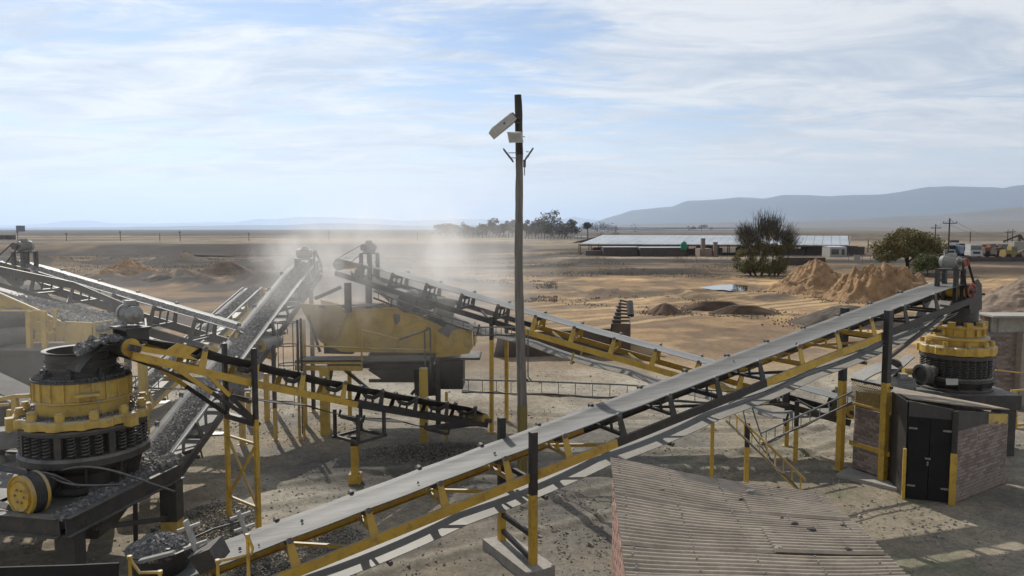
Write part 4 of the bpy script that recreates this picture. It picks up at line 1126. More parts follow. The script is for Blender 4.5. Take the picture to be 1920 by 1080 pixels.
# ============ far cone crusher at right
def crusher_two():
    p = PY(1797, 560, 22.1); c = V((p.x, 22.1, 0)); 
    T = thing('cone_crusher', 'black and bright yellow cone crusher at right under the head of the long conveyor', 'crusher', (c.x, c.y, 1.5))
    def zf(v, r=1.0): return PY(1797, v, 22.1 - r).z
    z_top, z_h = zf(575, .55), zf(613, .6)
    m = M(); m.lathe(c, [(.54, z_h - .05), (.54, z_top), (.59, z_top + .02), (.59, z_top + .07), (.50, z_top + .07), (.50, z_h)], n=40); part('feed_cylinder', m, BLK, T)
    a, b, d_, e = zf(613, .8), zf(634, .85), zf(640, .95), zf(657, .95)
    m = M(); m.lathe(c, [(.50, a), (.73, a), (.77, a - .03), (.77, a - .08), (.71, a - .09), (.71, b), (.79, b - .02), (.85, b - .04), (.85, b - .11), (.78, b - .13), (.78, e + .02), (.84, e)], n=48)
    part('bowl_shell', m, YEL, T)
    for t, q, o, s in ring_of(10, .68, c, .2):
        m = M(); m.obox(q + UP * (a + .03), (o, s, UP), (.10, .09, .07)); part('clamp', m, YEL, T)
    for t, q, o, s in ring_of(16, .75, c, .2):
        m = M(); m.obox(q + UP * (a - .2), (o, s, UP), (.03, .03, .09)); part('rib', m, YEL, T)
    f, g = zf(657, 1.1), zf(671, 1.15)
    m = M(); N_ = 96; vs = []
    for dr, z in ((-.28, f + .06), (-.04, f + .03), (0, f), (0, g), (-.12, g - .03)):
        for k in range(N_):
            t = 2 * math.pi * k / N_; r = .99 + .06 * (1 if (t * 12 / (2 * math.pi)) % 1 < .45 else 0) + dr; vs.append((c.x + r * math.cos(t), c.y + r * math.sin(t), z))
    m.add(vs, [(i * N_ + k, i * N_ + (k + 1) % N_, (i + 1) * N_ + (k + 1) % N_, (i + 1) * N_ + k)[::-1] for i in range(4) for k in range(N_)]); part('adjustment_ring', m, YEL, T)
    for t, q, o, s in ring_of(10, .90, c, .1):
        m = M(); m.tube(q + UP * (f + .04), q + UP * (f + .17), .07, n=12); part('ring_jack', m, YEL, T)
    h, k_ = zf(676, 1.0), zf(713, 1.0)
    m = M(); m.lathe(c, [(.7, g - .02), (.97, g - .03), (.97, h - .03), (.77, h - .04), (.77, k_), (.95, k_), (.98, k_ - .03), (.98, k_ - .13), (.86, k_ - .16)], n=48); part('spring_frame', m, BLKD, T)
    hm = helix(.055, h - k_ - .05, 7, .014).mesh('spring', BLKD)
    for t, q, o, s in ring_of(28, .885, c): inst('spring', hm, T, loc=(q.x, q.y, k_ + .01))
    m = M(); zb = zf(733, .9); m.lathe(c, [(.95, k_ - .15), (.82, k_ - .3), (.80, zb), (1.0, zb - .02), (1.0, zb - .08), (.6, zb - .08)], n=40); part('main_frame', m, BLKD, T)
    for t, q, o, s in ring_of(9, .8, c, .1):
        m = M(); m.prism([q + UP * (k_ - .16) - s * .02, q + o * .2 + UP * (k_ - .16) - s * .02, q + o * .14 + UP * zb - s * .02, q + UP * zb - s * .02], s * .04); part('gusset', m, BLKD, T)
    m = M(); q = PY(1785, 716, 21.15); m.obox(q, ((1, 0, 0), (0, 1, 0), UP), (.17, .01, .09)); part('name_plate', m, WHITE, T)
    # countershaft, wheel, box at left
    q = PY(1735, 702, 21.3); ax = V((-.96, -.28, 0)).normalized()
    m = M(); m.tube(q, V((c.x, c.y, q.z)) + V((-.7, -.2, 0)), .17, n=20); part('countershaft_box', m, BLKD, T)
    m = M(); pulley_wheel(m, q - ax * -.08, ax, .30, .22); part('drive_wheel', m, BLKD, T)
    m = M(); q2 = PY(1716, 697, 21.6); m.tube(q2 + V((-.35, 0, .02)), q2 + V((.25, 0, 0)), .1, n=16); part('oil_filter', m, YEL, T)
    # rectangular base beam on piers
    m = M(); zt = zb - .08; m.box((c.x - 2.2, c.y - 1.15, zt - .42), (c.x + 1.25, c.y + 1.1, zt)); part('base_beam', m, BLKD, T)
    for dx in (-1.9, .95):
        for dy in (-.85, .8):
            m = M(); m.box((c.x + dx - .22, c.y + dy - .22, 0), (c.x + dx + .22, c.y + dy + .22, zt - .42)); part('pier', m, BLKD, T)
    # guard railing yellow at right side
    return c, zt
KC2, ZT2 = crusher_two()

# ============ drive unit with its curved guard, left of the far crusher
def drive_unit():
    p = PY(1650, 712, 21.6); T = thing('crusher_drive', 'curved dusty sheet guard over the motor drive left of the far crusher', 'drive unit', (p.x, p.y, 0))
    m = M(); vs = []; ax = V((.95, -.2, .0)).normalized(); bx = V((-.2, -.95, 0)).normalized()
    for k in range(11):
        w = k / 10; a = w * 1.75
        for s in (-1, 1): vs.append(p + ax * (-.65 + 1.0 * w) + UP * (.06 + .42 * math.sin(min(a, 1.6)) * 1.0 - .05) + bx * s * (.55 - .0 * w))
    m.add(vs, [(2 * k, 2 * k + 1, 2 * k + 3, 2 * k + 2) for k in range(10)], 0, True)
    o = len(m.v); vs2 = [v - UP * .03 for v in vs]; m.add(vs2, [(2 * k, 2 * k + 2, 2 * k + 3, 2 * k + 1) for k in range(10)], 0, True)
    part('curved_guard', m, GALV, T)
    motor(T, PY(1690, 722, 21.4), V((1, -.2, 0)), 1.6, GREYM)
    m = M(); q = PY(1668, 695, 22.2); m.beam(q + V((-.5, 0, -.55)), q + V((.6, 0, .45)), .5, .03); part('sloping_plate', m, GALV, T)
    m = M(); m.tube(PY(1672, 690, 22.3) - V((.06, .1, 0)), PY(1672, 690, 22.3) + V((.06, .1, 0)), .3, n=20); part('guard_disc', m, BLKD, T)
    m = M(); m.box((p.x - 1.0, 20.9, p.z - .85), (p.x + 1.4, 22.3, p.z - .35)); part('base_frame', m, BLKD, T)
    for dx in (-.8, 1.2):
        m = M(); m.box((p.x + dx - .1, 21.0, 0), (p.x + dx + .1, 21.2, p.z - .85)); part('leg', m, BLKD, T)
drive_unit()

# ------------------------------------------------------------------ brickwork
def brickwork(parent, a, b, h, thick, z0=0.0, bm=BRICK, mm=MORTAR, nparts=300, outward=None, skip=None, L_=.222, Hc=.085, seed=1, slope=0.0):
    """wall from a to b (plan points), height h (+slope at b); bricks proud of a recessed mortar core"""
    a, b = V((a[0], a[1], 0)), V((b[0], b[1], 0)); d = (b - a); L = d.length; d /= L
    o = V((d.y, -d.x, 0))
    if outward is not None and o.dot(V((outward[0], outward[1], 0))) < 0: o = -o
    m = M(); top = [a + UP * (z0 + h), b + UP * (z0 + h + slope)]
    core = [a + UP * z0, b + UP * z0, top[1] - UP * .006, top[0] - UP * .006]
    m.prism([p - o * .012 for p in core], -o * (thick - .012)); part('mortar_core', m, mm, parent)
    r = random.Random(seed); slots = []
    nrow = int(math.floor((h + max(slope, 0)) / Hc))
    for i in range(nrow):
        x = -(i % 2) * L_ / 2
        while x < L - .01:
            x0, x1 = max(x, 0.0) + .006, min(x + L_, L) - .006
            zc = z0 + i * Hc + Hc / 2
            if x1 - x0 > .03 and zc + Hc / 2 <= z0 + h + slope * (x0 + x1) / 2 / L + .001:
                if not (skip and skip((x0 + x1) / 2, zc)): slots.append((x0, x1, zc))
            x += L_
    slots.sort(key=lambda s_: -s_[2])
    meshes = {}
    rest = M(); cnt = 0
    for (x0, x1, zc) in slots:
        w = round(x1 - x0, 2); jit = r.uniform(-.004, .006)
        if cnt < nparts:
            key = (w, r.randrange(3))
            if key not in meshes:
                q = M(); rr = random.Random(hash(key) & 0xffff)
                q.obox((0, 0, 0), (d, o, UP), (w / 2, .035, Hc / 2 - .007))
                q.v = [(p[0] + rr.uniform(-.003, .003), p[1] + rr.uniform(-.003, .003), p[2] + rr.uniform(-.003, .003)) for p in q.v]
                meshes[key] = q.mesh('brick', bm[key[1] % len(bm)] if isinstance(bm, (list, tuple)) else bm)
            p = a + d * ((x0 + x1) / 2) + o * (-.033 + jit) + UP * zc
            inst('brick', meshes[key], parent, loc=p); cnt += 1
        else:
            rest.obox(a + d * ((x0 + x1) / 2) + o * (-.033 + jit) + UP * zc, (d, o, UP), (w / 2, .035, Hc / 2 - .007))
    if rest.v: part('brickwork', rest, bm[0] if isinstance(bm, (list, tuple)) else bm, parent, kind='stuff')
BRICK2 = mat('dusty_brick_pale', (0.36, 0.28, 0.23), 0.9, col2=(0.27, 0.21, 0.175), nscale=7, bump=0.4, bscale=35, grime=0.35, dust=0.4)
BRICK3 = mat('dusty_brick_dark', (0.23, 0.165, 0.135), 0.9, col2=(0.17, 0.125, 0.105), nscale=7, bump=0.4, bscale=35, grime=0.35, dust=0.4)
BR3 = [BRICK, BRICK2, BRICK3]

# ============ small switch room between the legs of the long conveyor
def switch_room():
    a = V((9.10, 19.75, 0)); b = V((9.62, 18.62, 0)); c = PZ(1697, 935); c = V((c.x, c.y, 0)); d_ = PZ(1780, 945); e = PZ(1884, 905)
    T = thing('switch_room', 'small brick room with shade-dark steel door and flat sheet roof at right, beside the yellow conveyor legs', 'building', (c.x, c.y, 0))
    zr = 2.55
    # brick panel between the two conveyor legs with yellow mesh above
    brickwork(T, (a.x + .06, a.y - .12), (b.x - .03, b.y + .1), 1.66, .11, z0=.12, bm=BR3, outward=(-1, -.4), nparts=110, seed=3)
    m = M(); m.beam(V((a.x, a.y, .78)), V((b.x, b.y, .78)) , .03, .12, mi=0); part('kick_rail', m, [YEL, BLK], T)
    m = M(); m.beam(V((a.x, a.y, 1.86)), V((b.x, b.y, 1.86)), .06, .06); part('top_rail', m, YEL, T)
    m = M(); m.beam(V((a.x, a.y, 2.5)), V((b.x, b.y, 2.5)), .06, .06); part('top_rail', m, BLK, T)
    # expanded mesh
    m = M(); d = (b - a); L = d.length; d /= L; st = .075
    k = -.7
    while k < L:
        for s in (1, -1):
            x0, z0, x1, z1 = (k, 1.9, k + .6, 2.48) if s > 0 else (k + .6, 1.9, k, 2.48)
            f = lambda x: (x - x0) / (x1 - x0)
            lo, hi = sorted((max(0, min(L, x0)), max(0, min(L, x1))))
            if hi - lo < .02: continue
            pa = a + d * lo + UP * (z0 + (z1 - z0) * f(lo)); pb = a + d * hi + UP * (z0 + (z1 - z0) * f(hi))
            m.beam(pa, pb, .006, .012)
        k += st
    part('mesh_panel', m, YELD, T, kind='stuff')
    # concrete kerb in front
    m = M(); o = V((d.y, -d.x, 0)); o = o if o.x < 0 else -o
    p0, p1 = PZ(1568, 888, .1), PZ(1700, 920, .1)
    m.prism([V((p0.x, p0.y, -.03)), V((p1.x, p1.y, -.03)), V((b.x, b.y, -.03)), V((a.x, a.y, -.03))], (0, 0, .13)); part('kerb_slab', m, CONC, T)
    # front wall with door
    f = (d_ - c); Lf = f.length; f /= Lf; oo = V((f.y, -f.x, 0))
    m = M(); m.prism([c + UP * 2.0, d_ + UP * 2.0, d_ + UP * 2.27, c + UP * 2.40], -oo * .06); part('lintel', m, BLKD, T)
    m = M(); m.prism([b + UP * .0, c + UP * .0 - f * .03, c + UP * 2.38 - f * .03, b + UP * 2.4], -oo * .04 + V((.03, 0, 0))); part('side_plate', m, BLK, T)
    # door: two leaves of vertical sheet with ribs
    for k in range(2):
        dr = M(); p = c + f * (Lf * (.02 + .49 * k)); q = c + f * (Lf * (.49 + .49 * k))
        dr.obox((p + q) / 2 + UP * 1.03 - oo * .01, (f, oo, UP), ((q - p).length / 2, .012, 1.0))
        D = part('door', dr, DARK, T)
        h_ = M()
        for zz in (.35, 1.75): h_.obox((p if k == 0 else q) + UP * zz + oo * .014 + f * (.09 if k == 0 else -.09), (f, oo, UP), (.09, .006, .022))
        part('hinge', h_, STEEL, D)
    m = M(); p = c + f * (Lf * .47) + UP * 1.05 + oo * .03; m.obox(p, (f, oo, UP), (.06, .02, .02)); m.obox(p - UP * .12, (f, oo, UP), (.02, .02, .05)); part('latch', m, STEEL, T)
    m = M(); m.obox(c - f * .05 + UP * .62 + oo * .03, (f, oo, UP), (.035, .05, .62)); part('jamb', m, YEL, T)
    m = M(); m.obox(d_ + f * .04 + UP * .62 + oo * .0, (f, oo, UP), (.07, .07, .62), 0); m.obox(d_ + f * .04 + UP * 1.74, (f, oo, UP), (.06, .06, .5), 1); part('jamb', m, [YEL, BLK], T)
    # brick side wall at right
    brickwork(T, (d_.x + .11, d_.y + .04), (e.x, e.y), 1.72, .11, z0=0, bm=BR3, outward=(.6, -.8), nparts=190, seed=5)
    g = (e - d_).normalized(); og = V((g.y, -g.x, 0))
    w0, w1 = d_ + g * .06, e - g * .03
    m = M(); m.prism([w0 + UP * 1.71, w1 + UP * 1.52, w1 + UP * 1.80, w0 + UP * 2.25], -og * .04); part('upper_panel', m, BLKD, T)
    w2 = d_.lerp(e, .62)
    m = M(); m.prism([w2 + UP * 1.62 + og * .004, w1 + UP * 1.56 + og * .004, w1 + UP * 1.79 + og * .004, w2 + UP * 1.95 + og * .004], og * .004); part('upper_panel', m, YELD, T, label='dusty yellow panel')
    for p, q, z0_, z1_ in ((e, V((e.x - .5, e.y + .55, 0)), 1.75, 1.8), (V((e.x - .5, e.y + .55, 0)), V((a.x + .1, a.y, 0)), 1.8, 2.2)):
        m = M(); gg = (q - p).normalized(); m.prism([p, q, q + UP * z1_, p + UP * z0_], V((gg.y, -gg.x, 0)) * -.08); part('wall', m, BRICK, T)
    rf = [PY(1606, 724, 19.75), PY(1690, 742, 18.5), PY(1704, 748, 17.85), PY(1783, 758, 17.5), PY(1893, 769, 19.25), PY(1850, 760, 19.6), PY(1725, 737, 19.9), PY(1650, 722, 20.1)]
    m = M(); m.prism(rf, (0, 0, .03)); part('roof', m, IRON, T)
    return T
switch_room()
for (u, v) in ((1724, 914), (1757, 922)):
    pass

# ============ brick building behind the far crusher
def back_building():
    y0 = 27.5; a = PY(1852, 600, y0); zt = PY(1852, 592, y0).z
    T = thing('brick_building', 'brick building with pale render band and sheet roof, right edge behind the far crusher', 'building', (a.x, y0, 0))
    brickwork(T, (a.x, y0), (a.x + 1.15, y0), zt - .62, .2, bm=BR3, outward=(0, -1), nparts=150, seed=9, Hc=.09, L_=.24)
    brickwork(T, (a.x + 1.32, y0 - .3), (a.x + 1.32 + 3.2, y0 - .3), zt - .62, .2, bm=BR3, outward=(0, -1), nparts=60, seed=10, Hc=.09, L_=.24)
    m = M(); m.box((a.x + 1.10, y0 - .34, 0), (a.x + 1.32, y0, zt - .6)); part('pillar', m, BRICK2, T)
    m = M(); m.box((a.x + .2, y0 - .02, zt - .62), (a.x + 4.5, y0 + .15, zt)); part('rendered_band', m, CONC, T)
    m = M(); m.box((a.x - .15, y0 - .55, zt), (a.x + 5, y0 + .6, zt + .06)); part('roof', m, CONC, T)
    m = M(); m.box((a.x, y0 + .2, 0), (a.x + 4.6, y0 + .5, zt - .02)); part('wall', m, BRICK, T)
    m = M(); m.tube((a.x + .25, y0 - .2, .8), (a.x + .25, y0 - .2, zt - .05), .03); part('downpipe', m, GALV, T)
back_building()

# ============ corrugated roof hut in the foreground
def tin_hut():
    zl = 2.75
    TL, BL = PZ(1144, 859, zl), PZ(1174, 1092, zl)
    TR = PY(1541, 927, 11.9); BR_ = PY(1706, 1092, 7.9)
    # extend nearer than the frame
    k = 1.35; BL2 = TL + (BL - TL) * k; BR2 = TR + (BR_ - TR) * k
    T = thing('brick_hut', 'small brick hut in the foreground under a warped corrugated iron roof strewn with stones', 'building', (TL.x, TL.y, 0))
    def S(a, b):          # a across (0 left .. 1 right), b 0 far .. 1 near
        l = TL.lerp(BL2, b); r = TR.lerp(BR2, b); p = l.lerp(r, a)
        p.z += -.05 * math.sin(a * math.pi) + .025 * math.sin(b * 11 + a * 3) * a
        return p
    nrows = 7
    for i in range(nrows):
        lo, hi = i / nrows, (i + 1) / nrows
        cols = [(0, .52), (.48, 1.0)] if i % 2 else [(0, 1.0)]
        if i in (1, 3): cols = [(0, .62), (.58, 1.0)]
        for (a0, a1) in cols:
            m = M(); NB = 60; NA = 14; vs = []; ext = rnd.uniform(-.0, .035) if a1 == 1.0 else 0
            lift = .022 * (i % 2) + (.02 if a0 > 0 else 0)
            hi2 = hi + .012
            for ib in range(NB + 1):
                b = lo + (hi2 - lo) * ib / NB
                if a1 == 1.0: aend = 1.0 + ext
                else: aend = a1
                for ia in range(NA + 1):
                    a = a0 + (aend - a0) * ia / NA
                    p = S(a, b); ph = b * 5.6 / .076 * 2 * math.pi * .72
                    z = .023 * math.sin(ph) + lift + .008 * math.sin(a * 9 + i)
                    vs.append((p.x, p.y, p.z + z))
            n1 = NA + 1; nv = len(vs)
            fs = [(ib * n1 + ia, ib * n1 + ia + 1, (ib + 1) * n1 + ia + 1, (ib + 1) * n1 + ia) for ib in range(NB) for ia in range(NA)]
            m.add(vs, [f[::-1] for f in fs], 0, True)
            m.add([(x, y, z - .006) for x, y, z in vs], fs, 0, True)
            part('roof_sheet', m, IRON, T)
    # walls: left brick wall, back and right
    inn = .10
    fdir = (BL2 - TL).normalized(); 
    a = V((TL.x + .03, TL.y - .12, 0)); b = V((BL2.x + .03, BL2.y, 0))
    zc = TL.z
    brickwork(T, (a.x, a.y), (b.x, b.y), zl - .12, .22, bm=[BRICKR, BRICKR2, BRICKR], outward=(-1, 0), nparts=300, seed=21, Hc=.085)
    c = V((TR.x - .25, TR.y - .12, 0)); d = V((BR2.x - .25, BR2.y, 0))
    m = M(); m.prism([a + V((.25, 0, 0)), c, c + UP * (TR.z - .14), a + V((.25, 0, zl - .14))], (0, -.2, 0)); part('wall', m, BRICKR, T)
    m = M(); m.prism([c, d, d + UP * (TR.z - .1), c + UP * (TR.z - .14)], (-.2, 0, 0)); part('wall', m, BRICKR, T)
    m = M()
    for k in range(4):
        pass
    for k in range(5):
        p, q = S(.02, .02 + k * .235), S(.97, .02 + k * .235); m = M(); m.beam(p - UP * .075, q - UP * .075, .05, .07); part('rafter', m, BARK, T)
    m = M()
    for ia in range(5):
        for ib in range(34):
            a, b = .04 + .23 * ia + rnd.uniform(-.006, .006), .01 + .0295 * ib
            q = S(a, b); m.tube(q + UP * .018, q + UP * .045, .016, .010, n=6)
    part('roof_screw', m, STEEL, T, kind='stuff')
    return S
BRICKR2 = mat('red_brick_pale', (0.42, 0.27, 0.21), 0.9, col2=(0.30, 0.19, 0.15), nscale=7, bump=0.4, bscale=35, grime=0.3)
HUT = tin_hut()
def hit_roof(u, v):
    best = None
    r = ray(u, v); o = V((0, 0, EYE))
    for i in range(61):
        for j in range(61):
            p = HUT(i / 60, j / 60); q = p - o; t = q.dot(r) / r.dot(r); e = (q - r * t).length / t
            if best is None or e < best[0]: best = (e, p)
    return best[1]
ROOFST = [(1411, 929, .11, 0, 'palest stone on the tin roof, near its top edge'), (1389, 942, .06, 1, 'small dark stone just below the pale stone on the tin roof'),
          (1461, 920, .06, 1, 'dark chip at the top edge of the tin roof'), (1474, 946, .07, 1, 'dark stone between the roof laps, right of the pale stone'),
          (1469, 979, .05, 1, 'little stone above the split dark flake on the tin roof'), (1489, 990, .09, 1, 'split dark flake in the middle of the tin roof'),
          (1523, 999, .12, 1, 'broad flat stone on the right half of the tin roof'), (1580, 992, .06, 1, 'small stone nearest the jagged right edge of the tin roof'),
          (1240, 924, .06, 0, 'flat pale chip alone on the left part of the tin roof'), (1462, 1038, .09, 0, 'pale broken stone low on the tin roof'),
          (1590, 1041, .08, 1, 'dark stone low on the roof towards its right edge'), (1452, 1008, .05, 1, 'pebble below the broad lap, left of the flat stone')]
for i, (u, v, s, pale, lab) in enumerate(ROOFST):
    p = hit_roof(u, v) + UP * .035; s *= 1.15; rr = random.Random(i + 40); m = M()
    pts = []
    nn = 9; h0 = s * .35
    for lay, (zz, rr_) in enumerate(((0, .42), (.35, .55), (.8, .42), (1.0, .16))):
        for k in range(nn):
            t = 2 * math.pi * k / nn; q = rr_ * rr.uniform(.75, 1.2); pts.append((p.x + math.cos(t) * q * s, p.y + math.sin(t) * q * s * .7, p.z + .012 + zz * h0 * rr.uniform(.85, 1.1)))
    fs = [(l * nn + k, l * nn + (k + 1) % nn, (l + 1) * nn + (k + 1) % nn, (l + 1) * nn + k) for l in range(3) for k in range(nn)] + [tuple(range(nn))[::-1], tuple(range(3 * nn, 4 * nn))]
    m.add(pts, fs); solo('stone', m, STONEP if pale == 0 else STONED, lab, 'stone', 'stones lying on the tin roof', loc=(p.x, p.y, p.z))
# ------------------------------------------------------------------ heaps
def soil_mat(name, c1, c2, bump=.5):
    return mat(name, c1, 0.95, col2=c2, nscale=1.4, coords='World', bump=bump, bscale=5, spec=.15, grime=.15, dist=.06)
SANDY = soil_mat('yellow_sand', (0.37, 0.235, 0.125), (0.23, 0.145, 0.08), 1.0)
SANDP = soil_mat('pale_gravel', (0.27, 0.20, 0.145), (0.18, 0.14, 0.105), 1.0)
SANDB = soil_mat('brown_soil', (0.115, 0.076, 0.050), (0.07, 0.048, 0.034))
SANDD = soil_mat('dark_grit', (0.115, 0.095, 0.075), (0.075, 0.062, 0.05))
def heap(label, c, rx, ry, h, m_, rough=.25, seed=1, rot=0.0, peak=0.55, flat=0.0, group='heaps of sand and gravel', name='sand_heap', gully=0.0):
    n1, n2 = 90, 170; cx, cy = c; z0 = Hz(cx, cy) - .15
    R = np.linspace(0, 1, n1)[:, None] * np.ones((1, n2)); A = np.ones((n1, 1)) * np.linspace(0, 2 * np.pi, n2, endpoint=False)[None]
    edge = 1 + .22 * (fbm(np.cos(A) * 1.6 + 5, np.sin(A) * 1.6 + seed, 3, seed) - .5) * 2
    px, py = R * np.cos(A), R * np.sin(A)
    prof = np.clip(1 - R, 0, 1); prof = np.minimum(prof ** (1.05 - .0 * R), 1 - flat)
    prof = prof / max(1e-6, (1 - flat))
    prof = prof * (1 - .25 * np.exp(-(R / .18) ** 2) * (0 if flat else .6))
    nz = ((fbm(px * 3.2 + seed, py * 3.2, 6, seed + 2, .6) - .5) - .35 * np.abs(fbm(px * 7 + seed, py * 7, 4, seed + 5) - .5)) * rough * 1.35 * np.minimum(1, 4 * (1 - R))
    gl = -gully * np.abs(np.sin(A * 7 + 5 * fbm(px * 2, py * 2, 3, seed + 7))) * np.minimum(1, 3 * R) * (1 - R)
    z = h * (prof + nz + gl) ; z = np.maximum(z, -.02)
    x = R * np.cos(A) * rx * edge; y = R * np.sin(A) * ry * edge
    xr = x * math.cos(rot) - y * math.sin(rot); yr = x * math.sin(rot) + y * math.cos(rot)
    vv = np.stack([xr.ravel(), yr.ravel(), z.ravel()], 1)
    i = (np.arange(n1 - 1)[:, None] * n2 + np.arange(n2)[None]).ravel(); j = (np.arange(n1 - 1)[:, None] * n2 + (np.arange(n2)[None] + 1) % n2).ravel()
    me = np_mesh(name, vv, np.stack([i, i + n2, j + n2, j], 1), m_, smooth=True)
    return solo(name, me, None, label, 'heap', group, loc=(cx, cy, z0))
def hp(u, v): p = G(u, v); return (p.x, p.y)
def at(u, d): p = PY(u, 500, d); return (p.x, d)
heap('large yellow sand heap beyond the puddle, left of the two big heaps', at(1532, 78), 5.6, 4.6, 3.3, SANDY, .42, 3, gully=.10, flat=.15)
heap('tall yellow sand heap with dug gullied face behind the long conveyor', at(1650, 69), 5.0, 4.0, 3.0, SANDY, .85, 4, flat=.5, gully=.22)
heap('low grey grit heap half hidden by the long conveyor', at(1590, 51.5), 4.2, 3.4, 1.75, SANDD, .12, 5)
heap('big pale gravel heap at the right edge behind the far crusher', at(1965, 50), 7.2, 5.5, 4.5, SANDP, .22, 6)
heap('small conical brown heap on the yellow sand in front of the puddle', at(1249, 57.5), 1.75, 1.6, 1.15, SANDB, .05, 7)
heap('long low dark ridge of soil right of the small conical heap', at(1345, 60), 3.2, 1.3, .85, SANDB, .10, 8, flat=.35, rot=-.05)
heap('flat dark ridge of soil ending right, before the sand floor', at(1395, 57.5), 3.4, 1.2, .75, SANDB, .10, 9, flat=.3)
heap('sunlit orange sand heap in the left distance', at(240, 103), 5.8, 4.0, 2.9, SANDY, .35, 10, gully=.1)
heap('low sandy mound beside the orange sand heap', at(190, 107), 3.4, 2.6, 1.1, SANDP, .15, 11)
heap('dark brown conical soil heap in the left distance', at(424, 108), 5.0, 4.0, 2.6, SANDB, .07, 12)
heap('dark clod heap in front of the orange sand heap', at(300, 90), 2.6, 1.8, 1.2, SANDD, .3, 13)
heap('low purple brown gravel heap just behind the motor of the long conveyor', at(1738, 66), 2.6, 2.0, .8, SANDB, .2, 14)

# ------------------------------------------------------------------ trees
def leaf_cloud(name, centers, radii, n_per, size, m_, seed, parent, flat=.8):
    rs = np.random.RandomState(seed); P = []
    for c, r, k in zip(centers, radii, n_per):
        d = rs.normal(size=(k, 3)); d /= np.linalg.norm(d, axis=1)[:, None]
        rad = r * rs.rand(k) ** (1 / 2.2)
        q = d * rad[:, None]; q[:, 2] *= flat; P.append(q + np.array(c))
    P = np.concatenate(P); n = len(P)
    a = rs.normal(size=(n, 3)); a /= np.linalg.norm(a, axis=1)[:, None]; b = rs.normal(size=(n, 3)); b -= a * (a * b).sum(1)[:, None]; b /= np.linalg.norm(b, axis=1)[:, None]
    s = size * rs.uniform(.6, 1.4, n)[:, None]
    v = np.stack([P - a * s, P - b * s * .45, P + a * s, P + b * s * .45], 1).reshape(-1, 3)
    me = np_mesh(name, v, np.arange(4 * n).reshape(-1, 4), m_)
    return part(name, me, None, parent)
def branches(m, p, d, L, r, depth, rr, tips, spread=.5, up=.15, n=6):
    pts = [p]; rad = [r]; q = p; dd = d
    for i in range(4):
        dd = (dd + V((rr.uniform(-1, 1), rr.uniform(-1, 1), rr.uniform(-.5, 1) + up)) * .16).normalized(); q = q + dd * L / 4; pts.append(q); rad.append(r * (1 - .12 * (i + 1)))
    m.path(pts, r, n, radii=[max(q_, .022) for q_ in rad])
    if depth == 0: tips.append(q); return
    for k in range(rr.choice((2, 3, 3))):
        nd = (dd + V((rr.uniform(-1, 1), rr.uniform(-1, 1), rr.uniform(-.3, .8))) * spread * 1.5).normalized()
        branches(m, pts[rr.choice((3, 4))], nd, L * rr.uniform(.6, .85), rad[-1] * .68, depth - 1, rr, tips, spread, up, max(3, n - 1))
def tree_bare(label, u, v, h, seed):
    p = G(u, v); p = V((p.x, p.y, Hz(p.x, p.y) - .1)); T = thing('tree', label, 'tree', p); rr = random.Random(seed); h *= .9
    m = M(); tips = []
    for k in range(7):
        w = -1 + 2 * k / 6
        b = p + V((w * 1.9, rr.uniform(-1, 1), 0)); d = V((w * .62 + .05, rr.uniform(-.3, .3), 1)).normalized()
        branches(m, b, d, h * (.36 - .05 * abs(w)), .15, 4, rr, tips, .36, .45)
    part('trunk', m, BARK, T)
    lows = [t for t in tips if t.z < p.z + h * .5] or tips
    rs = random.Random(seed)
    cs = [V((p.x + rs.uniform(-3.9, 2.6), p.y + rs.uniform(-1.5, 1.5), p.z + h * (.12 + .5 * rs.random() ** 1.5))) for _ in range(52)]
    leaf_cloud('leaves', cs, [h * .10] * len(cs), [300] * len(cs), .11, LEAF, seed, T)
    up = [t for t in tips if t.z > p.z + h * .35]
    rs2 = np.random.RandomState(seed); n = 5200; T0 = np.array([up[i] for i in rs2.randint(0, len(up), n)])
    q = T0 + rs2.normal(0, .42, (n, 3)); dd = q - np.array([p.x, p.y, p.z + h * .2]); dd /= np.linalg.norm(dd, axis=1)[:, None]; dd += rs2.normal(0, .25, (n, 3)); dd[:, 2] += .3
    L = rs2.uniform(.25, .8, n)[:, None]; w = np.array([[.016, 0, .004]]) * rs2.uniform(.6, 1.4, n)[:, None]
    v = np.stack([q - w, q + w, q + dd * L + w * .3, q + dd * L - w * .3], 1).reshape(-1, 3)
    part('twigs', np_mesh('twigs', v, np.arange(4 * n).reshape(-1, 4), LEAFB), None, T)
    cs = [t + V((0, 0, -.3)) for t in up][::2]
    leaf_cloud('crown', cs, [h * .07] * len(cs), [30] * len(cs), .08, LEAF, seed + 2, T)
tree_bare('tall half bare tree with green lower growth in front of the long shed', 1432, 517, 8.2, 4)
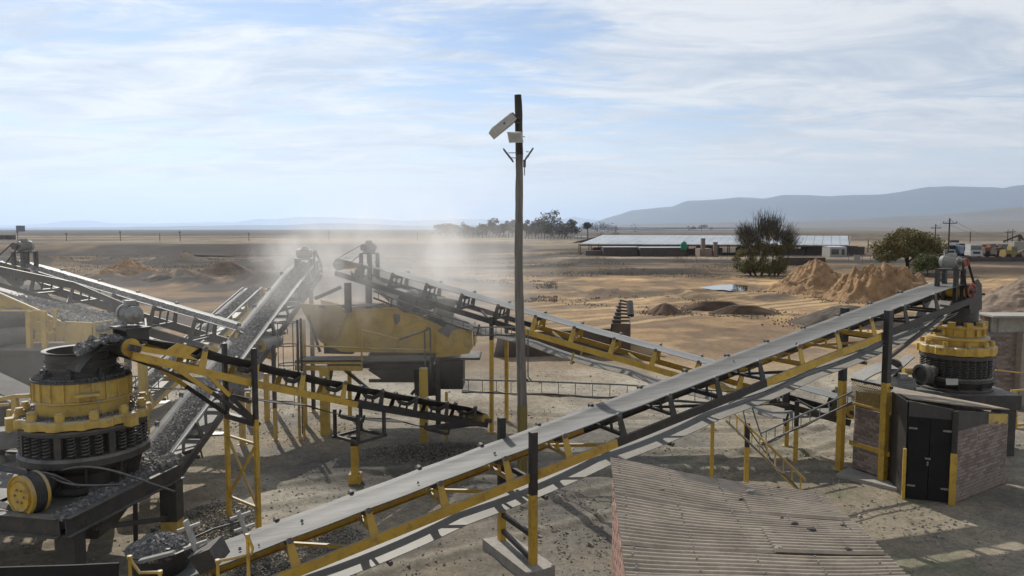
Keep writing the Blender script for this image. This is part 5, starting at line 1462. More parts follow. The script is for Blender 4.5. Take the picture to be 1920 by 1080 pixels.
def tree_round(label, u, v, w, h, seed, m_=LEAF, gap=1.0, size=.14, dens=1.0, trunk=.2, group=None, lean=0):
    p = G(u, v); p = V((p.x, p.y, Hz(p.x, p.y) - .1)); T = thing('tree', label, 'tree', p, group); rr = random.Random(seed)
    m = M(); tips = []
    m.path([p, p + V((.1, 0, h * .14)), p + V((.05, .05, h * .3))], trunk, 8, radii=[trunk * 1.2, trunk, trunk * .8])
    for k in range(5): branches(m, p + V((0, 0, h * .22)), V((rr.uniform(-1, 1), rr.uniform(-1, 1), .9)).normalized(), h * .3, trunk * .5, 2, rr, tips, .5, .2)
    part('trunk', m, BARK, T)
    cs, rs_, ns = [], [], []
    for k in range(95):
        a = rr.uniform(0, 6.283); e = rr.uniform(-.4, 1); q = rr.uniform(.35, .95)
        x = math.cos(a) * math.cos(e * 1.4) * w / 2 * q; y = math.sin(a) * math.cos(e * 1.4) * w / 2 * q; z = h * (.50 + .42 * math.sin(e * 1.4) * q)
        cs.append(V((p.x + x + lean * z, p.y + y, p.z + max(z, h * .2)))); rs_.append(w * rr.uniform(.10, .17) * gap); ns.append(int(230 * dens))
    leaf_cloud('crown', cs, rs_, ns, size, m_, seed, T, .75)
tree_round('dense olive green tree standing between the two big sand heaps and the wall', 1700, 512, 9.0, 6.9, 11, LEAF, dens=1.5, size=.15, trunk=.28)
tree_round('small bushy tree with pale thin stems beside the dense olive one', 1738, 518, 3.9, 3.4, 12, LEAFG, dens=.6, size=.12, trunk=.07)
# far wood, each tree its own thing
FT = []
rr = random.Random(5)
for i in range(34):
    u = 826 + i * 7.6 + rr.uniform(-3, 3); FT.append((u, rr.uniform(7, 12) * (1.15 if 905 < u else .85), rr.uniform(9, 15)))
FT += [(1036, 20, 19), (1022, 15, 16), (1050, 14, 18), (1068, 9, 12)]
poses = ['hazy grey tree in the far row beyond the plain', 'taller dark crown standing out at the right end of the far row of trees']
for i, (u, h, w) in enumerate(FT):
    d = 520 + rr.uniform(-25, 40); p = PY(u, 440, d); p = V((p.x, d, Hz(p.x, d) - .3)); big = h > 13
    T = thing('tree', poses[1] if big else poses[0], 'tree', p, 'far dark crowns' if big else 'far row of trees')
    if big: T['label'] = {1036: 'tallest dark crown at the right end of the far row of trees', 1022: 'dark crown just left of the tallest far crown', 1050: 'dark crown just right of the tallest far crown'}.get(u, T['label'])
    elif u == 1068: T['label'] = 'last low tree right of the dark crowns of the far row'
    else: T['label'] = 'hazy grey tree in the far row, ' + ('left of the wooden pole' if u < 965 else 'between the wooden pole and the tallest crown'); m = M(); m.tube(p, p + V((0, 0, h * .5)), .35, .2, 6); part('trunk', m, BARK, T)
    cs = [p + V((rr.uniform(-.4, .4) * w, rr.uniform(-.3, .3) * w, h * rr.uniform(.3, .85))) for _ in range(9)]
    leaf_cloud('crown', cs, [w * .2] * 9, [46] * 9, .75, LEAFF if big or i % 5 == 0 else LEAFH, i + 60, T)
# small distant tree and scrub near the shed
for (u, h, w, d, lab) in ((1102, 8.5, 4, 420, 'lone palm like tree left of the long shed roof'), (1143, 3.5, 14, 430, 'low dark bushes behind the left end of the long shed'), (1297, 17, 30, 2300, 'tiny tree clump left of two on the far rise under the mountain'), (1315, 20, 60, 2300, 'wider tree clump on the far rise under the mountain'),
                          (1120, 14, 60, 1300, 'flat tree clump on the far plain below the start of the mountain'), (1155, 16, 90, 1300, 'long dark tree line on the far plain below the mountain slope')):
    p = PY(u, 440, d); p = V((p.x, d, Hz(p.x, d))); T = thing('tree', lab, 'tree', p); m = M(); m.tube(p, p + V((0, 0, h * .7)), h * .04, h * .03, 6); part('trunk', m, BARK, T)
    cs = [p + V((rr.uniform(-.45, .45) * w, rr.uniform(-.3, .3) * w, h * (rr.uniform(.75, .95) if w < 5 else rr.uniform(.3, .8)))) for _ in range(8)]
    leaf_cloud('crown', cs, [max(w * .12, h * .22)] * 8, [70] * 8, h * .06, LEAFF, int(u), T)

# ------------------------------------------------------------------ long shed
def long_shed():
    yb = 168.0
    gz = Hz(60, 168)
    eL, eR = PY(1087, 457.5, 165), PY(1592, 460, 165); rL, rR = PY(1131, 440.5, 175), PY(1590, 442, 175)
    T = thing('long_shed', 'very long open shed with pale iron roof across the middle distance', 'shed', (eL.x, eL.y, gz))
    n = 30
    for k in range(n):
        a, b = k / n, (k + 1) / n
        m = M(); o = V((.03, 0, 0)); e0, e1, r0, r1 = eL.lerp(eR, a) + o, eL.lerp(eR, b) - o, rL.lerp(rR, a) + o, rL.lerp(rR, b) - o
        m.prism([e0, e1, r1, r0], (0, 0, .08)); part('roof_sheet', m, ROOFW, T)
    m = M(); back = V((0, 12, 0)); m.prism([rL, rR, V((rR.x, 185, eR.z)), V((eL.x, 185, eL.z))], (0, 0, -.08)); part('roof_slope', m, ROOFW, T)
    m = M(); m.beam(rL, rR, .35, .22); part('ridge_cap', m, RUST, T)
    m = M(); m.beam(eL - UP * .25, eR - UP * .25, .1, .35); part('eave_beam', m, RUST, T)
    m = M(); m.prism([eR + V((.1, 0, 0)), V((eR.x + .1, 185, eR.z)), rR + V((.6, 0, 0))], (.1, 0, 0)); part('gable', m, RUST, T)
    me = M().box((-.09, -.09, 0), (.09, .09, eL.z - gz - .2)).mesh('post', BARK)
    k = 0; x = eL.x + .2
    while x < eR.x:
        inst('post', me, T, loc=(x, 165.2, gz)); inst('post', me, T, loc=(x + .7, 177, gz)); x += 2.35
    # stacks of brick under the roof (dark)
    rr = random.Random(9); x = PY(1110, 470, 167).x
    i = 0
    while x < PY(1590, 470, 167).x:
        w = rr.uniform(3, 7); hh = rr.uniform(1.3, 2.0); u = 960 + 1400 * (x + w / 2) / 168
        if not (1289 < u < 1312 or 1340 < u < 1370):
            m = M(); m.box((x, 166.2, gz), (x + w - .25, 169.5, gz + hh)); m.box((x + .3, 166.5, gz + hh), (x + w * .6, 168.8, gz + hh + rr.uniform(.1, .35)))
            zone = 'left of the chimney' if u < 1319 else ('between chimney and half bare tree' if u < 1380 else ('behind the half bare tree' if u < 1500 else 'near the right end'))
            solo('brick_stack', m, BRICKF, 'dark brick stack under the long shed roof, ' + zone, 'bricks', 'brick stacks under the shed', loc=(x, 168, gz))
        x += w
long_shed()
def box_thing(name, label, cat, u0, u1, v0, v1, d, depth, mt, roof=None, group=None, ov=0.0, openings=()):
    a, b = PY(u0, v1, d), PY(u1, v0, d); zb = min(a.z, Hz((a.x + b.x) / 2, d)) - .1
    T = thing(name, label, cat, (a.x, d, zb), group)
    m = M(); m.box((a.x, d, zb), (b.x, d + depth, b.z - (.1 if roof else 0))); W_ = part('wall', m, mt, T)
    for (o0, o1, p0, p1) in openings:
        q0, q1 = PY(o0, p1, d - .03), PY(o1, p0, d - .03); m = M(); m.box((q0.x, d - .05, q0.z), (q1.x, d + .02, q1.z)); part('window', m, GLASS, T)
    if roof:
        m = M(); m.prism([(a.x - ov, d - ov, b.z - .1), (b.x + ov, d - ov, b.z - .1), (b.x + ov, d + depth + ov, b.z + .05), (a.x - ov, d + depth + ov, b.z + .05)], (0, 0, .08)); part('roof', m, roof, T)
    return T
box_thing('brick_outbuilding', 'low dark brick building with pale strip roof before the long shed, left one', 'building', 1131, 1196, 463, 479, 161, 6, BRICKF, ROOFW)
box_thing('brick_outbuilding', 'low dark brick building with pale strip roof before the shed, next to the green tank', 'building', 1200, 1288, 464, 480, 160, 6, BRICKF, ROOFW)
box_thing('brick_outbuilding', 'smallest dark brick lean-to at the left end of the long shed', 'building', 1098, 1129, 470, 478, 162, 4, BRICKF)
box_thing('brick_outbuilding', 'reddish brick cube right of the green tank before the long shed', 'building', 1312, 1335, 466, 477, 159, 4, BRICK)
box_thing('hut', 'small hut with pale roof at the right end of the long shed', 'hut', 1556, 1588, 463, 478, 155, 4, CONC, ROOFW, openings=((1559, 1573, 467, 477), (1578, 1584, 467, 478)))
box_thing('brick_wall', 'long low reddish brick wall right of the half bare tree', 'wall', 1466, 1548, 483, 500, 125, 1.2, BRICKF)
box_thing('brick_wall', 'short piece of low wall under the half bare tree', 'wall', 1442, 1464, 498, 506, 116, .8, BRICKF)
def simple(name, label, cat, m, mt, loc, group=None): return solo(name, m, mt, label, cat, group, loc=loc)
p = PY(1282, 466, 159.5); m = M(); m.lathe((p.x, p.y, p.z - .3), [(0, 0), (.62, 0), (.64, .1), (.60, .4), (.64, .5), (.60, .9), (.64, 1.0), (.62, 1.45), (.4, 1.75), (.12, 1.82), (.12, 1.9), (0, 1.9)], n=20, smooth=True)
simple('water_tank', 'green plastic water tank standing at the end of the low brick building', 'tank', m, GREEN, (p.x, p.y, p.z - .3))
for (u, v0, v1, lab) in ((1319, 448, 466, 'square brick chimney stack rising before the long shed roof'), (1342, 455, 468, 'shorter brick chimney stack under the edge of the long shed roof')):
    a, b = PY(u - 3.5, v1, 158.5), PY(u + 3.5, v0, 158.5); m = M(); m.box((a.x, 158.5, a.z - 1.8), (b.x, 159.3, b.z)); m.box((a.x - .06, 158.44, b.z), (b.x + .06, 159.36, b.z + .12)); simple('chimney', lab, 'chimney', m, BRICK3, (a.x, 158.5, 0))

# ------------------------------------------------------------------ power poles
def power_pole(label, u, vt, vb, d, arm=2.6, style='T', group='power poles'):
    t, b = PY(u, vt, d), PY(u, vb, d); zb = min(b.z, Hz(b.x, d)) - .2
    T = thing('power_pole', label, 'power pole', (b.x, d, zb), group)
    m = M(); r = .15 if d < 160 else .13; m.tube((b.x, d, zb), (b.x, d, t.z), r * 1.1, r * .8, 8); part('pole', m, BARK, T)
    if style == 'T':
        za = t.z - (.95 if arm > 2 else .4); m = M(); m.beam((b.x - arm / 2, d - .15, za), (b.x + arm / 2, d - .15, za), .12, .14); part('crossarm', m, BARK, T)
        for k in (-1, 1):
            m = M(); m.beam((b.x, d - .1, za + .75), (b.x + k * arm * .32, d - .1, za + .08), .05, .05); part('brace', m, GALV, T)
        for k in (-.95, 0.01, .95):
            m = M(); m.tube((b.x + k * arm / 2, d - .15, za + .07), (b.x + k * arm / 2, d - .15, za + .32), .06, .04, 8); part('insulator', m, BLK, T)
        return [V((b.x + k * arm / 2, d - .15, za + .33)) for k in (-.95, 0.01, .95)]
    return [V((b.x, d, t.z))]
q1 = power_pole('tallest power pole with crossarm, right of the olive green tree', 1777, 409, 493, 138, 2.5)
q2 = power_pole('second power pole with crossarm behind the tallest one', 1752, 420, 478, 175, 2.3)
q3 = power_pole('plain thin pole between the crossarm poles and the double pole', 1818, 434, 470, 200, style='I')
q4 = power_pole('left pole of the double power pole at right', 1888, 433, 470, 200, 1.6)
q5 = power_pole('right pole of the double power pole at right', 1897, 432, 470, 203, 1.6)
power_pole('thin pole right of the hut, before the plain', 1627, 449, 478, 185, style='I')
power_pole('thin pole in front of the low brick buildings by the long shed', 1201, 449, 480, 178, .8)
for i, u in enumerate((34, 125, 226, 300, 338, 467, 617, 783)):
    lab = ['leftmost far pole, next to the brown hut', 'far pole above the left end of the dark bank', 'third far pole from the left, above the orange sand heap', 'far pole without crossarm on the left plain', 'far pole just right of the one without crossarm', 'far pole above the head of the narrow loaded conveyor', 'far pole between the two conveyor heads', 'far pole in the dust right of the screen motor'][i]
    power_pole(lab, u, 434 if i % 2 == 0 else 437, 456, 290, style='I' if i in (3,) else 'T', arm=.9, group='far line of poles across the left plain')
def wire(a, b, sag, lab):
    m = M(); pts = [a.lerp(b, k / 16) - UP * (sag * 4 * (k / 16) * (1 - k / 16)) for k in range(17)]; m.path(pts, .022, 4); solo('power_line', m, CABLE, lab, 'wire', 'overhead wires', loc=a)
for a, b, w_ in zip(q1, q2, ('left', 'middle', 'right')): wire(a, b, .5, w_ + ' overhead wire between the two crossarm poles')
wire(q1[2], q4[0], 1.6, 'overhead wire sagging right from the tallest pole'); wire(q1[0], q5[0], 1.8, 'lower overhead wire from the tallest pole to the double pole')

# ------------------------------------------------------------------ fences
def post_fence(label, u0, u1, v0, v1, d, gap, mt=BARK, wires=2, r=.05, cat='fence', loc_group=None):
    a, b = PY(u0, v1, d), PY(u1, v0, d); x0, x1 = a.x, b.x
    T = thing('fence', label, cat, (x0, d, Hz(x0, d)))
    h = b.z - a.z; me = M().tube((0, 0, -.2), (0, 0, h), r, r, 6).mesh('post', mt); x = x0; rr = random.Random(int(u0))
    while x <= x1:
        inst('post', me, T, loc=(x, d, Hz(x, d))); x += gap * rr.uniform(.8, 1.2)
    for k in range(wires):
        m = M(); pts = [(x0 + (x1 - x0) * i / 20, d, Hz(x0 + (x1 - x0) * i / 20, d) + h * (.9 - .35 * k)) for i in range(21)]; m.path(pts, .012 if r < .06 else .03, 4); part('fence_wire', m, GALV, T)
post_fence('long post fence before the far row of trees', 862, 1092, 446, 452.5, 400, 1.75, r=.16)
post_fence('pipe gate and wire fence beside the hut, left of the olive green tree', 1590, 1642, 478, 497, 132, 1.3, GALV, 2, .045)
p = PY(1607, 486, 131); m = M(); m.box((p.x - .55, 131, p.z - .3), (p.x + .55, 131.1, p.z + .75)); m.box((p.x - .45, 131, 0.5), (p.x - .38, 131.06, p.z - .3)); m.box((p.x + .38, 131, .5), (p.x + .45, 131.06, p.z - .3))
simple('board', 'grey square board on legs beside the pipe gate', 'board', m, CONC, (p.x, 131, 0))
# ------------------------------------------------------------------ yard behind the wall at right
a, b = PY(1762, 488, 141), PY(2050, 482, 141); m = M(); m.box((a.x, 141, Hz(a.x, 141) - .2), (b.x, 141.25, b.z)); simple('yard_wall', 'long low dark wall in front of the machine yard at right', 'wall', m, BRICKF, (a.x, 141, 0))
a, b = PY(1813, 478, 186), PY(2060, 457, 186); gz = Hz(a.x, 186)
T = thing('yard_shed', 'long dark roofed shed behind the machine yard at the right edge', 'shed', (a.x, 186, gz))
m = M(); m.prism([(a.x, 186, b.z - 1.1), (b.x, 186, b.z - 1.1), (b.x, 194, b.z), (a.x, 194, b.z)], (0, 0, .15)); part('roof', m, BLKD, T)
m = M(); m.box((a.x, 186, b.z - 1.25), (b.x, 186.2, b.z - .3)); part('fascia', m, RUST, T)
for k in range(9):
    m = M(); x = a.x + .3 + k * 3.6; m.box((x, 186.3, gz - .3), (x + .2, 186.5, b.z - 1.2)); part('post', m, BARK, T)
def truck(label, u, v, d, cab, body, s=1.0, back=True):
    p = PY(u, v, d); p = V((p.x, d, Hz(p.x, d))); T = thing('truck', label, 'truck', p)
    m = M(); m.box((p.x - 1.2 * s, d, p.z + .6), (p.x + 1.2 * s, d + 2.0, p.z + 1.5)); m.box((p.x - 1.15 * s, d + .15, p.z + 1.5), (p.x + 1.15 * s, d + 1.9, p.z + 2.75)); m.box((p.x - 1.25 * s, d - .15, p.z + .45), (p.x + 1.25 * s, d, p.z + .75)); part('cab', m, cab, T)
    m = M(); m.box((p.x - 1.0 * s, d + .10, p.z + 1.7), (p.x + 1.0 * s, d + .14, p.z + 2.45)); part('windscreen', m, GLASS, T)
    m = M(); m.box((p.x - .7 * s, d - .02, p.z + .9), (p.x + .7 * s, d - .004, p.z + 1.35)); part('grille', m, BLK, T)
    for k in (-1, 1):
        m = M(); m.box((p.x + k * 1.0 * s - .14, d - .17, p.z + .55), (p.x + k * 1.0 * s + .14, d - .152, p.z + .7)); part('headlight', m, WPAINT, T)
        m = M(); m.tube((p.x + k * 1.0 * s - .15, d + .7, p.z + .5), (p.x + k * 1.0 * s + .15, d + .7, p.z + .5), .5, n=14); part('wheel', m, TYRE, T)
    if back:
        m = M(); m.box((p.x - 1.2 * s, d + 2.2, p.z + .9), (p.x + 1.2 * s, d + 7, p.z + 2.4)); part('load_body', m, body, T)
truck('white truck facing the camera in the machine yard', 1831, 480, 147, WPAINT, BLUE)
truck('white and blue truck partly behind the tallest power pole', 1782, 480, 152, WPAINT, BLUE)
def loader(label, u, d, mt, kind, cat='loader'):
    p = PY(u, 470, d); p = V((p.x, d, Hz(p.x, d))); T = thing(kind, label, cat, p)
    m = M(); m.box((-1.6, 0, .7), (1.2, 2, 1.5)); m.box((-1.6, .2, 1.5), (-.4, 1.8, 2.0)); m.v = [(a + p.x, b + p.y, c + p.z) for a, b, c in m.v]; part('body', m, mt, T)
    m = M(); m.box((-.35, .3, 1.5), (.8, 1.7, 2.7)); m.v = [(a + p.x, b + p.y, c + p.z) for a, b, c in m.v]; c_ = part('cab', m, mt, T)
    m = M(); m.box((-.25, .27, 1.8), (.7, .296, 2.5)); m.v = [(a + p.x, b + p.y, c + p.z) for a, b, c in m.v]; part('window', m, GLASS, c_)
    m = M(); m.beam(p + V((1.0, 1, 1.2)), p + V((2.4, 1, 1.9)), .25, .3); m.beam(p + V((2.4, 1, 1.9)), p + V((3.1, 1, .8)), .2, .25); part('boom', m, mt, T)
    m = M(); m.prism([p + V(q) for q in ((2.8, .2, .9), (3.5, .2, 1.0), (3.7, .2, .2), (2.9, .2, .1))], (0, 1.6, 0)); part('bucket', m, RUST, T)
    for k in (-1.1, .9):
        m = M(); m.tube(p + V((k, -.15, .62)), p + V((k, .3, .62)), .62, n=16); part('wheel', m, TYRE, T)
loader('yellow loader at the right edge of the machine yard', 1902, 145, LOADY, 'loader')
loader('orange brown excavator in the machine yard right of the white truck', 1862, 154, ORANGE, 'excavator', 'excavator')
loader('blue machine between the two white trucks', 1803, 157, BLUE, 'loader')
loader('rusty machine behind the yard wall, left of the yellow loader', 1884, 150, RUST, 'excavator', 'excavator')
rr = random.Random(44)
for i, (u, w, h, mt, lab) in enumerate(((1796, 2.2, 1.6, BLUE, 'blue crate pile in the machine yard'), (1812, 1.8, 2.0, REDM, 'red brown scrap bin in the machine yard'), (1848, 2.5, 2.1, ORANGE, 'tall orange bin behind the white truck'), (1876, 3.4, 1.5, RUST, 'low rusty scrap pile in the machine yard'), (1914, 3.0, 2.6, CONC, 'grey container at the right edge of the machine yard'), (1768, 1.6, 1.4, WPAINT, 'small pale cabin behind the olive tree'))):
    p = PY(u, 470, 160); z = Hz(p.x, 160); m = M(); m.box((p.x - w / 2, 160, z), (p.x + w / 2, 162, z + h)); m.box((p.x - w / 2 + .2, 160.2, z + h), (p.x + w / 4, 161.5, z + h * 1.2)); simple('bin', lab, 'bin', m, mt, (p.x, 160, z))
# conveyor arm of another plant sticking up at the far right
T = thing('far_plant', 'small distant plant with slanting arm above the dark shed roof', 'machine', PY(1905, 455, 215)); m = M(); a = PY(1882, 452, 215); b = PY(1912, 440, 215); m.beam(a, b, .5, .5); part('arm', m, RUST, T)
m = M(); m.beam(b, PY(1919, 450, 215), .4, .4); m.box((b.x - .3, 214.8, 0), (b.x + .3, 215.4, b.z)); m.box((a.x, 214.6, 0), (a.x + .3, 215.2, a.z)); part('frame', m, RUST, T)
a, b = PY(1783, 458, 215), PY(1802, 449, 215); T = thing('hopper', 'dark round hopper on a frame at the left end of the yard shed', 'hopper', (a.x, 215, 0)); m = M(); m.lathe(((a.x + b.x) / 2, 216, a.z), [(.3, -1.5), (1.3, 0), (1.3, 1.2), (1.0, 1.25), (0, 1.25)], n=16); part('bin', m, RUST, T); m = M(); [m.box(((a.x + b.x) / 2 + k - .1, 215.5, 0), ((a.x + b.x) / 2 + k + .1, 215.7, a.z)) for k in (-1, 1)]; part('frame', m, RUST, T)
# tiny building and cistern at the far left horizon
box_thing('far_building', 'tiny dark building on the left horizon', 'building', 30, 41, 423, 429, 1600, 10, BRICKF)
box_thing('hut', 'small brown hut before the plain at the left edge', 'hut', 10, 21, 441, 447, 330, 3, BRICKF)
box_thing('hut', 'half cut off brown hut touching the left edge of the view', 'hut', -6, 3, 441, 447, 332, 3, BRICKF)
box_thing('farmhouse', 'pale low farmhouse at the right end of the far trees', 'building', 1078, 1102, 444, 449, 420, 6, WPAINT, ROOFW)

# ------------------------------------------------------------------ rusty feed bin on the sand and its tail conveyor
def ramp_bin():
    y = 41.0; 
    T = thing('feed_bin', 'rusty open steel bin with slatted side standing on the sand behind the second conveyor', 'bin', PZ(1165, 650))
    a, b, c, d_ = PY(1146, 607, 38.2), PY(1180, 607, 38.2), PY(1181, 566, 43.5), PY(1163, 562, 43.5)
    a2, b2 = PY(1143, 640, 38.2), PY(1180, 640, 38.2)
    g = lambda p: V((p.x, p.y, Hz(p.x, p.y) - .05))
    m = M(); m.prism([g(a2) , a, d_, g(d_)], (.06, 0, 0)); part('side_plate', m, RUST, T)
    m = M(); m.prism([g(b2), b, c, g(c)], (.06, 0, 0)); part('side_plate', m, RUST, T)
    m = M(); m.prism([g(a2), a, b, g(b2)], (0, .06, 0)); part('front_plate', m, RUST, T)
    for k in range(7):
        w = (k + .5) / 7; p, q = a.lerp(d_, w), b.lerp(c, w); m = M(); m.beam(p + UP * .06, q + UP * .06, .12, .10); part('slat', m, RUST, T)
    m = M(); m.prism([g(a2) + V((-6.0, -.5, 0)), g(a2), a - UP * .25, V((a.x - 5.8, a.y - .5, a.z - .45))], (0, .1, 0)); part('wing_plate', m, RUST, T)
    m = M(); q = PY(1183, 580, 40); m.tube(q - UP * .35, q + UP * .35 + V((0, .5, 0)), .18, n=12); part('hydraulic_arm', m, BLKD, T)
ramp_bin()
# ------------------------------------------------------------------ wooden pole with lamps and camera
def wooden_pole():
    p = PZ(979, 893); p = V((p.x, p.y, 0)); top = PY(970.5, 178, p.y)
    T = thing('utility_pole', 'tall weathered wooden pole with tarred top in the middle of the view', 'pole', (p.x, p.y, 0))
    rr = random.Random(4); m = M(); pts = []; rad = []; n = 40; zs = .82 * top.z
    for i in range(n + 1):
        w = i / n; q = V((p.x, p.y, -.1)).lerp(top, w); q.x += .025 * math.sin(w * 9) + rr.uniform(-.004, .004); pts.append(q); rad.append(.138 - .052 * w + rr.uniform(-.005, .005))
    k = int(n * .865)
    m.path(pts[8:k + 1], 0, 16, 0, rad[8:k + 1]); part('shaft', m, WOOD, T)
    m = M(); m.path(pts[:9], 0, 16, 0, [r + .003 for r in rad[:9]]); part('painted_foot', m, POLEY, T)
    m = M(); m.path([pts[k] + UP * .0] + pts[k + 1:], 0, 16, 0, [rad[k] + .004] + [r + .004 for r in rad[k + 1:]]); part('tarred_top', m, WOODB, T)
    m = M(); s = PY(979, 742, p.y - .0); m.box((p.x - .02, p.y - .185, .1), (p.x + .0, p.y - .175, .2)); 
    y = p.y
    # floodlight: long white tilted box
    a, b = PY(960, 222, y - .25), PY(924, 251, y - .45); L = thing('solar_floodlight', 'long cream floodlight box tilted down to the left near the top of the wooden pole', 'floodlight', a)
    d = (b - a).normalized(); s = V((0, -1, 0)); u = d.cross(s).normalized(); s = u.cross(d)
    m = M(); m.obox((a + b) / 2, (d, s, u), ((b - a).length / 2, .20, .105)); part('housing', m, WHITE, L)
    m = M(); m.obox((a + b) / 2 + s * .203, (d, s, u), ((b - a).length / 2 - .02, .004, .085)); part('lamp_panel', m, mat('lamp_cover', (.40, .38, .33), .35), L)
    m = M(); m.obox(a.lerp(b, .5) + s * .215 - u * .0, (d, s, u), (.02, .012, .02)); part('sensor', m, BLK, L)
    m = M(); m.obox(a - d * .03, (d, s, u), (.035, .15, .09)); m.beam(a, V((p.x - .08, y - .12, a.z + .04)), .06, .06); m.beam(a - UP * .05, V((p.x - .08, y - .12, a.z - .12)), .05, .05); part('bracket', m, BLK, L)
    # small white tilted box
    c = PY(966.5, 258, y - .22); L = thing('solar_floodlight', 'smaller cream rectangular lamp facing forward below the long one on the pole', 'floodlight', c)
    m = M(); m.prism([PY(951, 249, y - .28), PY(978, 248, y - .28), PY(981.5, 267, y - .36), PY(954.5, 268, y - .36)], (0, .07, .03)); part('housing', m, WHITE, L)
    m = M(); m.prism([PY(953, 250.5, y - .283), PY(976.5, 249.5, y - .283), PY(979.5, 265.5, y - .352), PY(956, 266.5, y - .352)], (0, -.006, -.003)); part('lamp_panel', m, mat('lamp_cover', (.40, .38, .33), .35), L)
    m = M(); m.beam(c + V((0, .1, 0)), V((p.x, y - .1, c.z)), .05, .05); m.beam(PY(980, 256, y - .2), PY(984.5, 257, y - .2), .02, .02); part('bracket', m, STEEL, L)
    # two solar panels on arms
    for (lab, q0, q1, sx) in (('left small solar panel on arms below the lamps', (945, 281), (961.5, 302), -1), ('right small solar panel on arms below the lamps', (998.5, 280), (985, 299), 1)):
        a, b = PY(*q0, y - .15), PY(*q1, y - .22); L = thing('solar_lamp', lab, 'solar lamp', (a + b) / 2, 'small solar lamps on the pole')
        d = (b - a).normalized(); s = V((0, 1, 0)); s = (s - d * s.dot(d)).normalized(); u = d.cross(s)
        m = M(); m.obox((a + b) / 2, (d, s, u), ((b - a).length / 2, .14, .018)); part('panel', m, PANEL, L)
        c = (a + b) / 2
        for dz in (.08, -.06):
            m = M(); m.beam(c + UP * dz * .8, V((p.x + sx * .09, y - .06, c.z + dz)), .018, .018); part('arm', m, GALV, L)
    c = PY(983.5, 306.5, y - .02); m = M(); m.box((c.x - .035, y - .08, c.z - .09), (c.x + .035, y + .06, c.z + .09)); m.tube((c.x, y, c.z - .3), (c.x, y, c.z - .09), .012)
    solo('junction_box', m, GALV, 'small grey box on the right side of the pole below the solar panels', 'box', loc=c)
    return p
POLE = wooden_pole()

# ------------------------------------------------------------------ cable ladders
def cable_ladder(label, pts, w, gap=.42, r=.018, mt=GALV, cables=3, horiz=None, group='cable ladders'):
    """two side rails through pts (upper rail); rungs w below it"""
    pts = [V(p) for p in pts]; T = thing('cable_ladder', label, 'cable ladder', pts[0], group)
    off = V(horiz) if horiz is not None else V((0, 0, -w))
    for o in (V((0, 0, 0)), off):
        m = M()
        for a, b in zip(pts[:-1], pts[1:]): m.beam(a + o, b + o, r * 1.2, r * 2.2)
        part('side_rail', m, mt, T)
    L = 0; seg = list(zip(pts[:-1], pts[1:])); k = 0
    for a, b in seg:
        n = max(1, int((b - a).length / gap))
        for i in range(n):
            q = a.lerp(b, (i + .5) / n); m = M(); m.beam(q, q + off, r * 1.3, r, V((1, 0, 0)) if abs(off.z) > .1 else UP); part('rung', m, mt, T)
    rr = random.Random(int(abs(pts[0].x) * 10))
    for c in range(cables):
        pp = []
        for a, b in seg:
            n = max(2, int((b - a).length / .5))
            for i in range(n): pp.append(a.lerp(b, i / n) + off * rr.uniform(.84, 1.04) + V((0, -.03 - .02 * c, rr.uniform(-.03, .02))))
        pp.append(pts[-1] + off * .95)
        m = M(); m.path(pp, .014, 5); part('cable', m, CABLE, T)
    return T
cable_ladder('long level cable ladder passing the wooden pole and the main conveyor', [PY(866, 712, 21.4), PY(1000, 715, 20.1), PY(1160, 721, 19.6), PY(1350, 733, 19.9), PY(1480, 735, 20.6)], .36)
cable_ladder('cable ladder behind the near crusher, running level under the drooping black belt', [PY(232, 705, 19.8), PY(360, 708, 20.2), PY(470, 712, 20.6)], .32, .45)
cable_ladder('slanting cable ladder over the yellow screen, running from its motor to the support posts', [PY(700, 546, 23.3), PY(795, 581, 23.0), PY(880, 606, 22.7)], .22, .3, cables=1)
cable_ladder('short bent cable ladder between the tall conveyor posts and the wooden pole', [PY(888, 614, 22.6), PY(935, 613, 21.3), PY(985, 614, 20.0)], .24, .3, cables=1)
cable_ladder('upright cable ladder beside the wooden pole', [PY(990, 618, 19.9), PY(990, 706, 19.9), PY(998, 716, 19.9)], .1, .28, r=.014, cables=2, horiz=(-.10, 0, 0))
cable_ladder('yellow cable ladder descending from under the main conveyor to the tin roof hut', [PY(1362, 762, 18.2), PY(1432, 826, 16.8), PY(1510, 900, 15.4)], .36, .30, r=.024, mt=YEL, cables=2)
cable_ladder('grey cable ladder rising from the short post to the tall yellow conveyor leg', [PY(1428, 812, 17.6), PY(1510, 775, 18.6), PY(1598, 735, 19.6)], .28, .34, cables=3)
p = PZ(1399, 907); zt = PY(1401, 793, p.y).z; m = M(); m.tube((p.x, p.y, 0), (p.x, p.y, zt - .62), .065, n=14); m.tube((p.x, p.y, zt - .62), (p.x, p.y, zt), .065, n=14, mi=1)
solo('post', m, [YEL, BLK], 'short round post, black above yellow, right of the main conveyor near the tin roof', 'post', loc=(p.x, p.y, 0))
p = PZ(1334, 896); zt = PY(1335, 785, p.y).z; m = M(); m.tube((p.x, p.y, 0), (p.x, p.y, zt), .05, n=14)
solo('post', m, [YEL], 'thin all yellow post standing behind the main conveyor', 'post', loc=(p.x, p.y, 0))
for u, v, d_, lab in ((267, 676, 19.6, 'yellow post just right of the near crusher, behind the black belt'), (222, 684, 20.6, 'yellow post seen between the near crusher rim and the black belt')):
    q = PY(u, v, d_); m = M(); m.box((q.x - .09, d_ - .09, 0), (q.x + .09, d_ + .09, q.z)); m.box((q.x - .16, d_ - .16, q.z), (q.x + .16, d_ + .16, q.z + .03)); solo('post', m, YELD, lab, 'post', loc=(q.x, d_, 0))
SH0, SH1 = PY(-60, 690, 17.6), PY(70, 752, 16.8)
